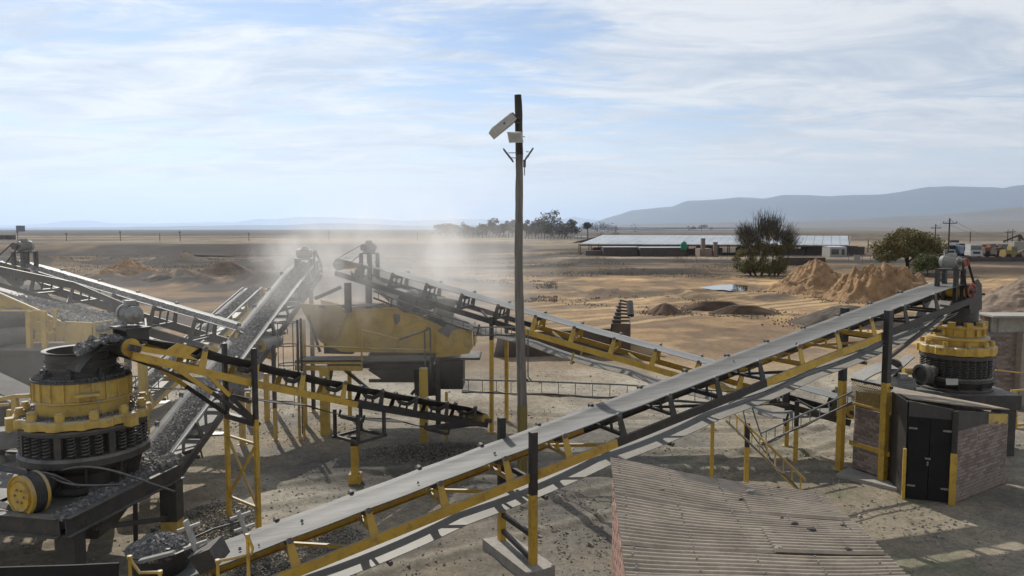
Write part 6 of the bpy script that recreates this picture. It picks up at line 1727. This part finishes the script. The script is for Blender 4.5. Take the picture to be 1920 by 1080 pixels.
T = thing('belt_conveyor', 'short dark conveyor behind the hand rail at the left edge', 'conveyor', (SH0.x, SH0.y, 0), 'belt conveyors of the crushing plant')
dd_ = (SH1 - SH0).normalized(); m = M(); m.beam(SH0, SH1, .75, .03); part('belt', m, BELTD, T)
for k in (-.45, .45):
    m = M(); o_ = V((0, k, -.18)); m.beam(SH0 + o_, SH1 + o_, .06, .16); part('rail', m, BLKD, T)
    m = M(); q = SH1.lerp(SH0, .3) + o_; m.box((q.x - .06, q.y - .06, 0), (q.x + .06, q.y + .06, q.z - .08)); part('leg', m, BLKD, T)
m = M(); q = SH1 - UP * .16; m.tube(q - V((0, .4, 0)), q + V((0, .4, 0)), .15, n=20); part('end_drum', m, BLKD, T)
# loose cables hanging from the main conveyor
for k, (us, lab) in enumerate((([(1405, 735), (1392, 765), (1400, 800), (1425, 835), (1450, 865)], 'loose black cable looping down from the main conveyor'), ([(1403, 735), (1412, 770), (1425, 810), (1440, 850), (1452, 880)], 'second loose cable hanging beside the looping one'))):
    m = M(); m.path([PY(u, v, 17.9 - .3 * i) for i, (u, v) in enumerate(us)], .016, 6); solo('cable', m, CABLE, lab, 'cable', loc=PY(1405, 735, 17.9))

# ------------------------------------------------------------------ big yellow vibrating screen
def screen_one():
    yf, yb = 24.4, 26.2; Pf = lambda u, v: PY(u, v, yf); D = V((0, yb - yf, 0))
    T = thing('vibrating_screen', 'big dusty yellow vibrating screen on a steel platform in the middle of the dust', 'screen', PZ(700, 825))
    out = [(574, 572), (640, 586), (664, 582), (742, 577), (760, 580), (828, 614), (842, 625), (846, 657), (815, 662), (640, 660), (602, 642), (584, 622)]
    m = M(); m.prism([Pf(u, v) for u, v in out], (0, .05, 0)); side = part('side_plate', m, YELD, T)
    m = M(); m.prism([Pf(u, v) + D for u, v in out], (0, .05, 0)); part('side_plate', m, YELD, T)
    for a, b in (((700, 640), (800, 590)), ((690, 612), (735, 580)), ((735, 655), (812, 606)), ((735, 580), (742, 660)), ((664, 584), (668, 645)), ((640, 588), (644, 640)), ((606, 578), (622, 636)), ((800, 600), (806, 664))):
        m = M(); m.beam(Pf(*a) - V((0, .03, 0)), Pf(*b) - V((0, .03, 0)), .05, .05, V((0, 1, 0))); part('stiffener', m, YELD, side)
    for a, b in (((664, 582), (742, 577)), ((742, 577), (828, 614)), ((828, 614), (846, 628))):
        m = M(); m.beam(Pf(*a) - V((0, .02, 0)), Pf(*b) - V((0, .02, 0)), .09, .035, UP); part('edge_flange', m, YELD, side)
    # screen deck with stone
    m = M(); m.prism([Pf(u, v) + V((0, .09, 0)) for u, v in ((644, 600), (740, 592), (838, 640), (838, 647), (740, 602), (644, 608))], D * .85); part('deck', m, BLKD, T)
    # shaft housing, drum and motor
    c = Pf(764, 566); m = M(); m.tube(c - V((.0, .1, 0)), c + D + V((0, .1, 0)), .30, n=28); part('shaft_drum', m, BLKD, T)
    m = M(); pulley_wheel(m, c - V((0, .2, 0)), V((0, -1, 0)), .32, .12); part('flywheel', m, BLKD, T)
    motor(T, Pf(790, 572) + V((0, .5, .05)), V((1, -.3, 0)), 1.7, GREYM)
    m = M(); m.tube(Pf(812, 578) + V((0, .7, 0)), Pf(845, 582) + V((0, .9, 0)), .33, n=20); part('drive_guard', m, WHITE, T)
    m = M(); m.prism([PY(782, 590, 24.6), PY(838, 616, 24.6), PY(884, 616, 24.6), PY(868, 602, 25.6), PY(815, 582, 25.6)], V((0, .02, .03))); part('cover_sheet', m, GALV, T)
    # feed chute at left under the heads, dark yellow
    m = M(); m.prism([Pf(u, v) - V((0, .10, 0)) for u, v in ((562, 568), (640, 574), (652, 588), (632, 640), (598, 632), (578, 600))], (0, .06, 0)); part('feed_chute', m, mat('dusty_ochre_plate', (.34, .22, .05), .8, dust=1.0, grime=.6, rust=.5), T)
    m = M(); m.prism([PY(640, 573, 24.5), PY(700, 575, 24.5), PY(720, 569, 26), PY(665, 566, 26)], (0, 0, .03)); part('feed_lip', m, GALV, T)
    # coil springs and dark base beams
    for (v0, v1, u0, u1, k) in ((663, 670, 690, 815, 0), (672, 679, 690, 812, 1), (682, 692, 612, 808, 2), (644, 665, 606, 660, 3)):
        m = M(); m.prism([Pf(u0, v0 + 2) + V((0, .07 + .01 * k, 0)), Pf(u1, v0) + V((0, .07 + .01 * k, 0)), Pf(u1, v1) + V((0, .07 + .01 * k, 0)), Pf(u0, v1 - 1) + V((0, .07 + .01 * k, 0))], D * .9); part('base_beam', m, BLKD, T)
    m = M(); m.prism([Pf(690, 694), Pf(800, 692), Pf(782, 716), Pf(722, 716)], D * .5 + V((0, .2, 0))); part('under_hopper', m, BLKD, T)
    m = M(); m.prism([Pf(775, 694), Pf(812, 692), Pf(818, 742), Pf(778, 744)], D * .5); part('under_box', m, BLKD, T)
    for (u0, v0, u1, v1) in ((640, 692, 700, 742), (812, 692, 770, 742), (690, 716, 830, 716), (620, 692, 610, 745)):
        m = M(); m.beam(Pf(u0, v0) + V((0, .2, 0)), Pf(u1, v1) + V((0, .2, 0)), .10, .10); part('under_frame', m, BLKD, T)
    # yellow platform beam with rail
    for v0, v1 in ((667, 675), (677, 687)):
        m = M(); m.prism([Pf(566, v0 + 1) - V((0, .8, 0)), Pf(686, v0 + 1) - V((0, .8, 0)), Pf(686, v1) - V((0, .8, 0)), Pf(566, v1 - 1) - V((0, .8, 0))], (0, .1, 0)); part('platform_beam', m, YELD, T)
    m = M(); m.prism([Pf(566, 668) - V((0, .8, 0)), Pf(812, 666) - V((0, .8, 0)), Pf(812, 669) - V((0, .8, 0)), Pf(566, 671) - V((0, .8, 0))], (0, .8, 0)); part('walkway', m, GALV, T)
    o = V((0, -.8, 0))
    rails = [((686, 612), (755, 630)), ((755, 630), (812, 610)), ((686, 646), (812, 649)), ((576, 641), (686, 645)), ((686, 612), (688, 686)), ((812, 609), (812, 690)), ((801, 612), (803, 690)), ((570, 640), (570, 668)), ((803, 612), (812, 608))]
    for a, b in rails:
        m = M(); m.tube(Pf(*a) + o, Pf(*b) + o, .028, n=8); part('handrail', m, GALV if a[0] > 690 else YELD, T)
    # discharge box at right
    m = M(); q = [(818, 618), (832, 622), (842, 625), (848, 620), (885, 613), (887, 650), (880, 662), (822, 670), (818, 665)]
    m.prism([Pf(u, v) - V((0, .09, 0)) for u, v in q], (0, .06, 0)); part('discharge_box', m, YELD, T)
    m = M(); m.prism([Pf(885, 613), Pf(887, 650), Pf(880, 662), Pf(889, 648) + D * .8, Pf(890, 612) + D * .8], (.03, 0, 0)); m2 = M(); m2.add([Pf(886, 613), Pf(888, 652), Pf(888, 652) + D * .9, Pf(886, 613) + D * .9], [(0, 1, 2, 3)]); m2.add([Pf(888, 613), Pf(890, 652), Pf(890, 652) + D * .9, Pf(888, 613) + D * .9], [(3, 2, 1, 0)]); part('box_side', m2, YELD, T)
    m = M(); m.prism([Pf(820, 653) - V((0, .12, 0)), Pf(872, 651) - V((0, .12, 0)), Pf(872, 655) - V((0, .12, 0)), Pf(820, 657) - V((0, .12, 0))], (0, .02, 0)); part('box_ledge', m, YELD, T)
    m = M(); m.prism([Pf(u, v) + V((0, .0, 0)) for u, v in ((818, 671), (900, 671), (900, 675), (818, 676))], D * .8); part('box_frame', m, BLKD, T)
    m = M(); m.prism([Pf(u, v) + V((0, .02, 0)) for u, v in ((825, 677), (868, 677), (868, 730), (825, 730))], D * .6); part('rubber_curtain', m, BLKD, T)
    m = M(); m.prism([Pf(u, v) - V((0, .13, 0)) for u, v in ((820, 620), (846, 604), (884, 612), (848, 619), (842, 632))], (0, .03, 0)); part('cover_sheet', m, GALV, T)
    # posts: dark uppers carrying the conveyor heads, yellow lower legs
    def post(u, v0, v1, w, d, mt, split=None):
        a, b = PY(u, v0, d), PZ(u, v1); 
        m = M(); z1 = a.z; zs = PY(u, split, d).z if split else None
        x0 = a.x
        if split: m.box((x0 - w / 2, d - w / 2, 0), (x0 + w / 2, d + w / 2, zs), 0); m.box((x0 - w / 2, d - w / 2, zs), (x0 + w / 2, d + w / 2, z1), 1)
        else: m.box((x0 - w / 2, d - w / 2, 0), (x0 + w / 2, d + w / 2, z1))
        part('post', m, mt, T)
    post(608, 688, 825, .26, 23.3, YELD); post(794, 690, 840, .24, 22.4, YELD); post(655, 690, 800, .12, 25.5, YELD); post(821, 670, 815, .16, 24.2, BLKD); post(568, 600, 800, .13, 24.5, YELD)
    post(837, 735, 825, .08, 22.5, YELD); post(499, 700, 795, .15, 24.9, YELD); post(560, 745, 830, .06, 22.6, YELD); post(569, 745, 830, .06, 22.8, YELD); post(465, 735, 800, .12, 24.5, YELD)
    for u, v0, v1, d in ((652, 530, 586, 24.2), (691, 520, 585, 25.6)):
        a, b = PY(u, v0, d), PY(u, v1, d); m = M(); m.box((a.x - .10, d - .09, b.z), (a.x + .10, d + .09, a.z), 1); part('upper_post', m, [YELD, BLKD], T)
    m = M(); m.beam(PY(590, 560, 24.3), PY(640, 538, 24.5), .08, .12); part('brace', m, BLKD, T)
    m = M(); m.beam(PY(598, 575, 24.3), PY(655, 574, 24.5), .08, .10); part('brace', m, BLKD, T)
    m = M(); m.beam(PY(578, 590, 24.3), PY(600, 660, 24.3), .06, .08); part('brace', m, BLKD, T)
    # shield shaped badge
    m = M(); m.prism([Pf(u, v) - V((0, .012, 0)) for u, v in ((738, 590), (744, 588), (751, 591), (750, 602), (744, 609), (739, 603))], (0, .012, 0)); part('badge', m, GALV, side)
    # dust and stones on deck
    rs = np.random.RandomState(3); n = 1800; w = rs.rand(n); a, b = np.array(Pf(650, 594)), np.array(Pf(842, 630)); pts = a[None] * (1 - w)[:, None] + b[None] * w[:, None]; pts[:, 1] += rs.uniform(.1, 1.7, n); pts[:, 2] += rs.uniform(-.12, .02, n)
    part('stone_on_deck', stones('stone_on_deck', pts, rs.uniform(.03, .08, n), 3), None, T, kind='stuff')
screen_one()
# caged ladder
def caged_ladder():
    a, b = PY(539, 604, 23.2), PY(536, 690, 23.2); c = V((a.x, a.y, 0)); T = thing('caged_ladder', 'round caged ladder left of the big yellow screen', 'ladder', (c.x, c.y, 0)); R = .30
    for z in (a.z, (a.z + b.z) / 2 + .0, b.z + .12):
        m = M(); pts = [(c.x + R * math.cos(t * math.pi / 12), c.y + R * math.sin(t * math.pi / 12), z) for t in range(25)]; m.path(pts, .018, 6); part('hoop', m, GALV, T)
    for k in range(6):
        t = k * math.pi / 3 + .3; m = M(); x, y = c.x + R * math.cos(t), c.y + R * math.sin(t); z0 = b.z - (1.2 if k in (0, 5) else .1); m.beam((x, y, z0), (x, y, a.z), .02, .02); part('bar', m, GALV, T)
    for dy in (-.18, .18):
        m = M(); m.beam((c.x + R + .06, c.y + dy, 0), (c.x + R + .06, c.y + dy, a.z + .1), .06, .06); part('stile', m, BLKD, T)
    k = .3
    while k < a.z:
        m = M(); m.tube((c.x + R + .06, c.y - .18, k), (c.x + R + .06, c.y + .18, k), .012, n=6); part('rung', m, GALV, T); k += .3
caged_ladder()

# ------------------------------------------------------------------ second screen at the left edge
def screen_two():
    yf = 20.2; D = V((0, 1.9, 0)); Pf = lambda u, v: PY(u, v, yf)
    T = thing('vibrating_screen', 'dusty yellow screen at the left edge with stone sliding down its deck', 'screen', PZ(60, 790))
    side = [(-120, 520), (-10, 545), (70, 580), (125, 608), (118, 640), (30, 642), (-120, 640)]
    m = M(); m.prism([Pf(u, v) for u, v in side], (0, .06, 0)); s_ = part('side_plate', m, YELD, T)
    for a, b in (((-10, 545), (70, 580)), ((70, 580), (125, 608)), ((20, 640), (60, 577)), ((98, 596), (104, 640))):
        m = M(); m.beam(Pf(*a) - V((0, .03, 0)), Pf(*b) - V((0, .03, 0)), .08, .04); part('stiffener', m, YELD, s_)
    for i in range(6):
        m = M(); q = Pf(28 + i * 14, 578 + i * 7) - V((0, .045, 0)); m.tube(q + V((0, .03, 0)), q - V((0, .01, 0)), .035, n=8); part('bolt', m, YELD, s_)
    m = M(); m.prism([Pf(-120, 500) + D, Pf(60, 538) + D, Pf(190, 592) + D, Pf(190, 595) + D, Pf(60, 542) + D, Pf(-120, 505) + D], (0, .08, 0)); part('far_side_rail', m, BLK, T)
    m = M(); m.prism([Pf(-120, 505) + D, Pf(60, 542) + D, Pf(192, 595) + D, Pf(192, 606) + D, Pf(60, 552) + D, Pf(-120, 517) + D], (0, .1, 0)); part('far_side_plate', m, BLK, T)
    m = M(); m.prism([Pf(u, v) + V((0, .08, 0)) for u, v in ((-120, 540), (60, 590), (186, 618), (186, 624), (60, 598), (-120, 550))], D * .95); part('deck', m, BLKD, T)
    rs = np.random.RandomState(8); n = 9000; w = rs.rand(n); a, b = np.array(Pf(-60, 572)), np.array(Pf(185, 618)); pts = a[None] * (1 - w)[:, None] + b[None] * w[:, None]
    mid = np.interp(w, [0, .5, 1], [.1, .05, 0]); pts[:, 2] += mid + rs.uniform(0, .08, n); pts[:, 1] += .06 + 1.82 * rs.rand(n)
    part('stone_on_deck', stones('stone_on_deck', pts, rs.uniform(.035, .09, n), 8, [STONEP, STONE]), None, T, kind='stuff')
    # discharge box
    m = M(); m.prism([Pf(u, v) - V((0, .08, 0)) for u, v in ((124, 602), (174, 604), (174, 652), (138, 656), (124, 640))], (0, .05, 0)); part('discharge_box', m, YELD, T)
    m = M(); a = Pf(174, 604); b = Pf(174, 652); c = PY(236, 596, yf + 1.9); d_ = PY(236, 650, yf + 1.9); m.prism([a, b, d_, c], (.05, .02, 0)); part('discharge_box', m, YELD, T)
    # drums with guards
    for (u, v, R, mt) in ((22, 625, .27, GALV), (18, 597, .30, BLKD)):
        c = Pf(u, v) - V((0, .35, 0)); m = M(); m.tube(c - V((.25, .35, 0)), c + V((.75, .9, .0)) * (1 if mt is GALV else .4), R, n=28); g_ = part('drum_guard', m, mt, T)
        m = M(); ax = V((-.58, -.81, 0)).normalized(); pulley_wheel(m, c - V((.25, .35, 0)) + ax * .02, ax, R * .7, .08); part('drum_end', m, REDM if mt is GALV else BLKD, g_)
    # platform, handrails, posts
    m = M(); m.prism([Pf(-60, 650) - V((0, .6, 0)), Pf(140, 652) - V((0, .6, 0)), Pf(150, 648), Pf(-60, 646)], (0, 0, .06)); part('platform', m, GALV, T)
    m = M(); m.prism([Pf(-60, 656), Pf(150, 656), Pf(140, 666), Pf(-60, 668)], (0, .12, 0)); part('platform_beam', m, BLKD, T)
    for (u0, v0, u1, v1, r) in ((-40, 579, 108, 579, .025), (108, 579, 136, 574, .025), (76, 581, 78, 650, .07), (104, 581, 106, 648, .07), (0, 581, 0, 640, .05), (124, 578, 124, 610, .04), (88, 622, 124, 618, .02), (88, 600, 120, 598, .02)):
        m = M(); m.beam(Pf(u0, v0) - V((0, .5, 0)), Pf(u1, v1) - V((0, .5, 0)), r * 1.6, r * 1.6); part('handrail', m, YELD, T)
    for u, dd in ((-30, 0), (30, .2), (160, .2), (100, 1.6), (215, 1.7)):
        q = PY(u, 650, yf + dd); m = M(); m.box((q.x - .08, q.y - .08, 0), (q.x + .08, q.y + .08, q.z)); part('post', m, YELD if u > 50 else BLKD, T)
    m = M(); m.prism([Pf(-60, 668), Pf(128, 668), Pf(95, 742), Pf(-60, 742)], (0, 1.6, 0)); part('under_hopper', m, BLKD, T)
screen_two()
# yellow hand rail and walkway left of the near crusher
def left_walk():
    d = 15.6; Pf = lambda u, v: PY(u, v, d); T = thing('walkway', 'yellow hand rail and posts of the walkway left of the near crusher', 'walkway', PZ(20, 1000))
    for (a, b, r) in (((-30, 755), (28, 743), .045), ((28, 743), (56, 742), .045), ((28, 744), (30, 800), .06), ((18, 768), (18, 810), .05), ((-40, 762), (18, 758), .03)):
        m = M(); m.beam(Pf(*a), Pf(*b), r * 1.8, r * 1.8); part('handrail', m, YELD, T)
    m = M(); m.prism([Pf(-60, 812), Pf(60, 806), Pf(70, 836), Pf(-60, 850)], (0, .5, 0)); part('walkway_plate', m, GALV, T)
    for x in (-20, 60):
        q = Pf(x, 830) + V((0, .3, 0)); m = M(); m.box((q.x - .06, q.y - .06, 0), (q.x + .06, q.y + .06, q.z - .1)); part('post', m, BLKD, T)
    m = M(); m.tube(Pf(-4, 860), Pf(12, 895) - V((0, .3, 0)), .16, n=18); part('pipe', m, GALV, T)
left_walk()
for (u, v, s, lab) in ((293, 756, .5, 'pale sheet lying on the ground left of the stone conveyor'), ((405), 815, .25, 'pale metal plate on the ground behind the conveyor legs')):
    q = PZ(u, v); m = M(); m.prism([(q.x - s, q.y - s * .6, .02), (q.x + s * .9, q.y - s * .3, .02), (q.x + s, q.y + s * .5, .05), (q.x - s * .6, q.y + s * .7, .04)], (0, 0, .015)); solo('sheet', m, WHITE, lab, 'sheet', loc=q)

# ------------------------------------------------------------------ bottom left: gravel pot, scraper frames, hand rails
def pot():
    q = PY(300, 1025, 11.4); z1 = q.z; c = V((q.x, q.y, 0)); T = thing('gravel_bin', 'round black bin heaped with gravel at the lower left beside the conveyor tail', 'bin', (c.x, c.y, 0)); R = .47
    m = M(); m.lathe(c, [(R * .55, z1 - .75), (R * .9, z1 - .3), (R, z1 - .02), (R + .03, z1), (R + .03, z1 + .02), (R - .03, z1 + .02), (R - .05, z1 - .1), (0, z1 - .1)], n=36); part('shell', m, BLK, T)
    for k in (-.9, 2.2):
        m = M(); e = c + V((math.cos(k) * (R + .03), math.sin(k) * (R + .03), z1)); m.beam(e, e + UP * .14, .05, .06); part('lug', m, BLK, T)
    m = M(); m.box((c.x - .25, c.y - .25, 0), (c.x + .25, c.y + .25, z1 - .6)); part('stand', m, BLKD, T)
    rs = np.random.RandomState(6); n = 1600; r = R * .97 * np.sqrt(rs.rand(n)); a = rs.rand(n) * 6.283
    pts = np.stack([c.x + r * np.cos(a), c.y + r * np.sin(a), z1 - .05 + .22 * (1 - (r / R) ** 1.4) + rs.rand(n) * .03], 1)
    part('gravel', stones('gravel', pts, rs.uniform(.03, .07, n), 6), None, T, kind='stuff')
pot()
def scraper(label, base, lean, s=1.0):
    b = V(base); T = thing('belt_scraper', label, 'scraper', b); d = V(lean).normalized()
    m = M(); m.beam(b, b + d * .62 * s, .05, .13 * s, V((0, -1, .3))); part('blade_plate', m, WPAINT if False else CONCW, T)
    for k in (.18, .5):
        q = b + d * k * s; m = M(); m.beam(q - V((.12, .1, .02)), q + V((.14, .10, .02)), .04, .04); part('arm', m, CONCW, T)
    return T
CONCW = mat('dusty_pale_steel', (0.40, 0.385, 0.35), .7, grime=.4)
I = CA; Cc = CA['C']
q = Cc(2.05); scraper('pale plate with cross arms at the tail of the main conveyor, upper one', PY(462, 1002, 11.6) , (-.28, 0, .9), .65)
scraper('larger pale plate with cross arms by the gravel bin, lower one', PY(372, 1040, 10.9), (-.30, 0, .9), .9)
m = M(); m.path([PY(362, 1009, 11.0), PY(400, 992, 11.2), PY(450, 978, 11.6)], .018, 8); solo('link_rod', m, BLK, 'thin black rod linking the two pale plates at the conveyor tail', 'rod', loc=PY(362, 1009, 11.0))
m = M(); m.prism([PY(352, 1046, 10.6), PY(392, 1030, 10.6), PY(408, 1062, 10.6), PY(375, 1078, 10.6)], (0, .5, 0)); solo('tail_box', m, BLK, 'small black box under the lower pale plate', 'box', loc=PY(352, 1046, 10.6))
def pipe_rail(label, pts, d, legs=()):
    T = thing('handrail', label, 'handrail', PY(pts[0][0], pts[0][1], d))
    m = M(); m.path([PY(u, v, d) for u, v in pts], .022, 10); part('top_pipe', m, YEL, T)
    for (u, v) in legs:
        q = PY(u, v, d); m = M(); m.tube((q.x, d, q.z), (q.x, d, 0), .024, n=10); part('leg', m, YEL, T)
        m = M(); m.lathe((q.x, d, q.z - .03), [(0, 0), (.034, .005), (.038, .03), (.034, .055), (0, .06)], n=12); part('ball_joint', m, YEL, T)
pipe_rail('short yellow pipe rail at the bottom left by the gravel bin', [(243, 1045), (248, 1055), (262, 1074), (300, 1073)], 10.0, ((243, 1045), (300, 1073)))
pipe_rail('yellow pipe rail with bent end at the conveyor tail', [(408, 1052), (440, 1046), (472, 1038), (474, 1028), (464, 1004)], 10.3, ((408, 1052), (464, 1004)))
m = M(); m.prism([PY(-60, 1066, 9.6), PY(140, 1060, 9.6), PY(222, 1056, 9.6), PY(218, 1110, 9.6), PY(-60, 1130, 9.6)], (0, .03, 0)); solo('ground_plate', m, DARK, 'dark sloping steel plate at the bottom left corner', 'plate', loc=PY(0, 1080, 9.4))
m = M(); m.prism([PY(258, 1052, 10.3), PY(322, 1036, 10.6), PY(326, 1040, 10.6), PY(262, 1058, 10.3)], (0, .1, 0)); solo('steel_strip', m, GALV, 'grey steel strip slanting before the gravel bin', 'strip', loc=PY(258, 1052, 10.3))
# rail posts at right edge, behind the switch room
T = thing('handrail', 'yellow post and rail at the right edge behind the switch room', 'handrail', PZ(1905, 810))
for (a, b, r) in (((1903, 735), (1903, 806), .05), ((1880, 800), (1960, 792), .04), ((1866, 694), (1960, 704), .02), ((1895, 733), (1960, 728), .03)):
    m = M(); m.beam(PY(*a, 24.0), PY(*b, 24.0), r * 2, r * 2); part('handrail', m, YEL, T)

# ------------------------------------------------------------------ loose gravel and dry tufts on the yard
rs = np.random.RandomState(77)
def scatter(n, y0, y1, hw, size, seed, mats, mask=None):
    rs = np.random.RandomState(seed); y = y0 + (y1 - y0) * rs.rand(n) ** 1.25; x = rs.uniform(-1, 1, n) * (y * .75 + 1)
    k = fbm(x * .5, y * .5, 4, seed) > mask if mask else np.ones(n, bool); x, y = x[k], y[k]
    pts = np.stack([x, y, H(x, y) + .004], 1)
    s = size * np.exp(rs.normal(0, .45, len(x)))
    return stones('gravel', pts, s, seed, mats)
solo('gravel', scatter(9000, 11, 34, 0, .024, 31, [STONEG, STONEG]), None, kind='stuff', label='loose gravel strewn over the yard')
solo('gravel', scatter(14000, 13, 30, 0, .03, 32, [STONEG, STONEP], .60), None, kind='stuff', label='denser patches of crushed stone on the yard')
CL = []
rs = np.random.RandomState(65)
for (cx, cy), rx, n in ((at(1532, 78), 6.0, 420), (at(1650, 69), 5.6, 460), (at(1249, 57.5), 1.9, 160), (at(1370, 58.5), 4.0, 300), (at(240, 106), 6, 260), (at(424, 108), 5.2, 200), (at(1590, 51.5), 4.2, 260), (at(1200, 66), 6, 300)):
    a = rs.uniform(0, 6.283, n); r = rx * (.8 + np.abs(rs.normal(0, .22, n))); x, y = cx + r * np.cos(a), cy + r * .8 * np.sin(a); CL.append(np.stack([x, y, H(x, y) + .03], 1))
CL = np.concatenate(CL)
solo('gravel', stones('gravel', CL, rs.uniform(.05, .16, len(CL)) * rs.uniform(.5, 1, len(CL)), 66, [SANDP, SANDB]), None, kind='stuff', label='clods rolled to the foot of the heaps')
# spill heaps under the transfer points
def spill(u, v, rx, ry, h, n, seed, lab):
    q = PZ(u, v); rs = np.random.RandomState(seed); a = rs.rand(n) * 6.283; r = np.sqrt(rs.rand(n)); pts = np.stack([q.x + rx * r * np.cos(a), q.y + ry * r * np.sin(a), H(q.x + rx * r * np.cos(a), q.y + ry * r * np.sin(a)) + h * (1 - r) * rs.rand(n)], 1)
    solo('gravel', stones('gravel', pts, rs.uniform(.018, .045, n), seed, [STONEG, STONE]), None, kind='stuff', label=lab)
spill(800, 850, 2.0, 1.1, .30, 5000, 41, 'spilled grey stone under the screen')
spill(380, 990, 1.1, 1.6, .20, 3000, 42, 'spilled stone beside the near crusher legs')
spill(560, 1010, 1.4, .8, .12, 2200, 43, 'spilled stone left of the main conveyor')
spill(480, 1065, 1.2, .6, .15, 2200, 44, 'pale spilled stone at the conveyor tail')
def tufts(n, y0, y1, x0, x1, seed, size, m_, mask=.5, lab=''):
    rs = np.random.RandomState(seed); y = rs.uniform(y0, y1, n); x = rs.uniform(x0, x1, n) * (y / y1 if x0 < 0 else 1)
    k = fbm(x * .12, y * .12, 4, seed) > mask; x, y = x[k], y[k]; n = len(x); z = H(x, y)
    a = rs.uniform(0, 6.283, n); s = size * rs.uniform(.5, 1.5, n); lean = rs.normal(0, .25, (n, 2)) * s[:, None]
    b0 = np.stack([x - np.cos(a) * s * .25, y - np.sin(a) * s * .25, z - .02], 1); b1 = np.stack([x + np.cos(a) * s * .25, y + np.sin(a) * s * .25, z - .02], 1)
    t1 = np.stack([x + lean[:, 0] + np.cos(a) * s * .12, y + lean[:, 1], z + s], 1); t0 = np.stack([x + lean[:, 0] - np.cos(a) * s * .05, y + lean[:, 1], z + s * .85], 1)
    v = np.stack([b0, b1, t1, t0], 1).reshape(-1, 3)
    solo('dry_grass', np_mesh('dry_grass', v, np.arange(4 * n).reshape(-1, 4), m_), None, kind='stuff', label=lab)
STRAW = mat('dry_straw', (0.22, 0.175, 0.10), .9, col2=(0.13, 0.10, 0.065), nscale=.2, coords='World')
SCRUB = mat('dark_scrub', (0.07, 0.06, 0.042), .9, col2=(0.045, 0.038, 0.03), nscale=.2, coords='World')
tufts(60000, 100, 190, -125, 75, 51, .13, STRAW, .48, 'dry straw coloured grass over the middle distance')
tufts(30000, 100, 190, -120, 70, 52, .14, SCRUB, .56, 'dark dry scrub over the middle distance')
tufts(9000, 66, 98, -9, 6, 53, .13, SCRUB, .50, 'dry weeds behind the second conveyor')
# ------------------------------------------------------------------ dust hanging over the screens
def dust(name, label, c, r, dens, col=(1.0, .98, .95), scale=.45, seed=0.0, lo=.42, hi=.72, fall=.2):
    m = M(); m.box((-1, -1, -1), (1, 1, 1)); mt = bpy.data.materials.new(name); mt.use_nodes = True; nt = mt.node_tree; nt.nodes.clear(); N, L = nt.nodes.new, nt.links.new
    out = N('ShaderNodeOutputMaterial'); pv = N('ShaderNodeVolumePrincipled'); pv.inputs['Color'].default_value = (*col, 1); pv.inputs['Anisotropy'].default_value = .35
    tc = N('ShaderNodeTexCoord'); ln = N('ShaderNodeVectorMath'); ln.operation = 'LENGTH'; L(tc.outputs['Object'], ln.inputs[0])
    fo = N('ShaderNodeMapRange'); fo.interpolation_type = 'SMOOTHSTEP'; L(ln.outputs['Value'], fo.inputs['Value'])
    for k, v in (('From Min', 1.0), ('From Max', fall), ('To Min', 0.0), ('To Max', 1.0)): fo.inputs[k].default_value = v
    geo = N('ShaderNodeNewGeometry'); mp = N('ShaderNodeMapping'); mp.inputs['Location'].default_value = (seed, seed * 2, 0); mp.inputs['Rotation'].default_value = (0, .5, 0); mp.inputs['Scale'].default_value = (1, .6, .55); L(geo.outputs['Position'], mp.inputs[0])
    nz = N('ShaderNodeTexNoise'); nz.inputs['Scale'].default_value = scale; nz.inputs['Detail'].default_value = 4; nz.inputs['Distortion'].default_value = .8; L(mp.outputs[0], nz.inputs['Vector'])
    rg = N('ShaderNodeMapRange'); L(nz.outputs['Fac'], rg.inputs['Value'])
    for k, v in (('From Min', lo), ('From Max', hi), ('To Min', .12), ('To Max', 1.0)): rg.inputs[k].default_value = v
    a = N('ShaderNodeMath'); a.operation = 'MULTIPLY'; L(fo.outputs[0], a.inputs[0]); L(rg.outputs[0], a.inputs[1])
    b = N('ShaderNodeMath'); b.operation = 'MULTIPLY'; L(a.outputs[0], b.inputs[0]); b.inputs[1].default_value = dens; L(b.outputs[0], pv.inputs['Density']); L(pv.outputs[0], out.inputs['Volume'])
    o = solo(name, m, mt, kind='stuff'); o.location = c; o.scale = r; o['label'] = label
dust('dust', 'pale dust cloud drifting over the big yellow screen', PY(720, 535, 24.2), (5.6, 3.1, 4.0), .58)
dust('dust', 'thin dust trailing right behind the second conveyor', PY(800, 485, 28), (7.0, 4.0, 4.2), .20, seed=4)
dust('dust', 'puff of dust at the head of the stone conveyor', PY(545, 482, 28), (1.8, 1.4, 1.0), .6, scale=1.2, seed=9)
dust('dust', 'thin dust around the near crusher and left screen', PY(90, 690, 17.0), (7.5, 5.5, 4.0), .05, seed=14, scale=.3)
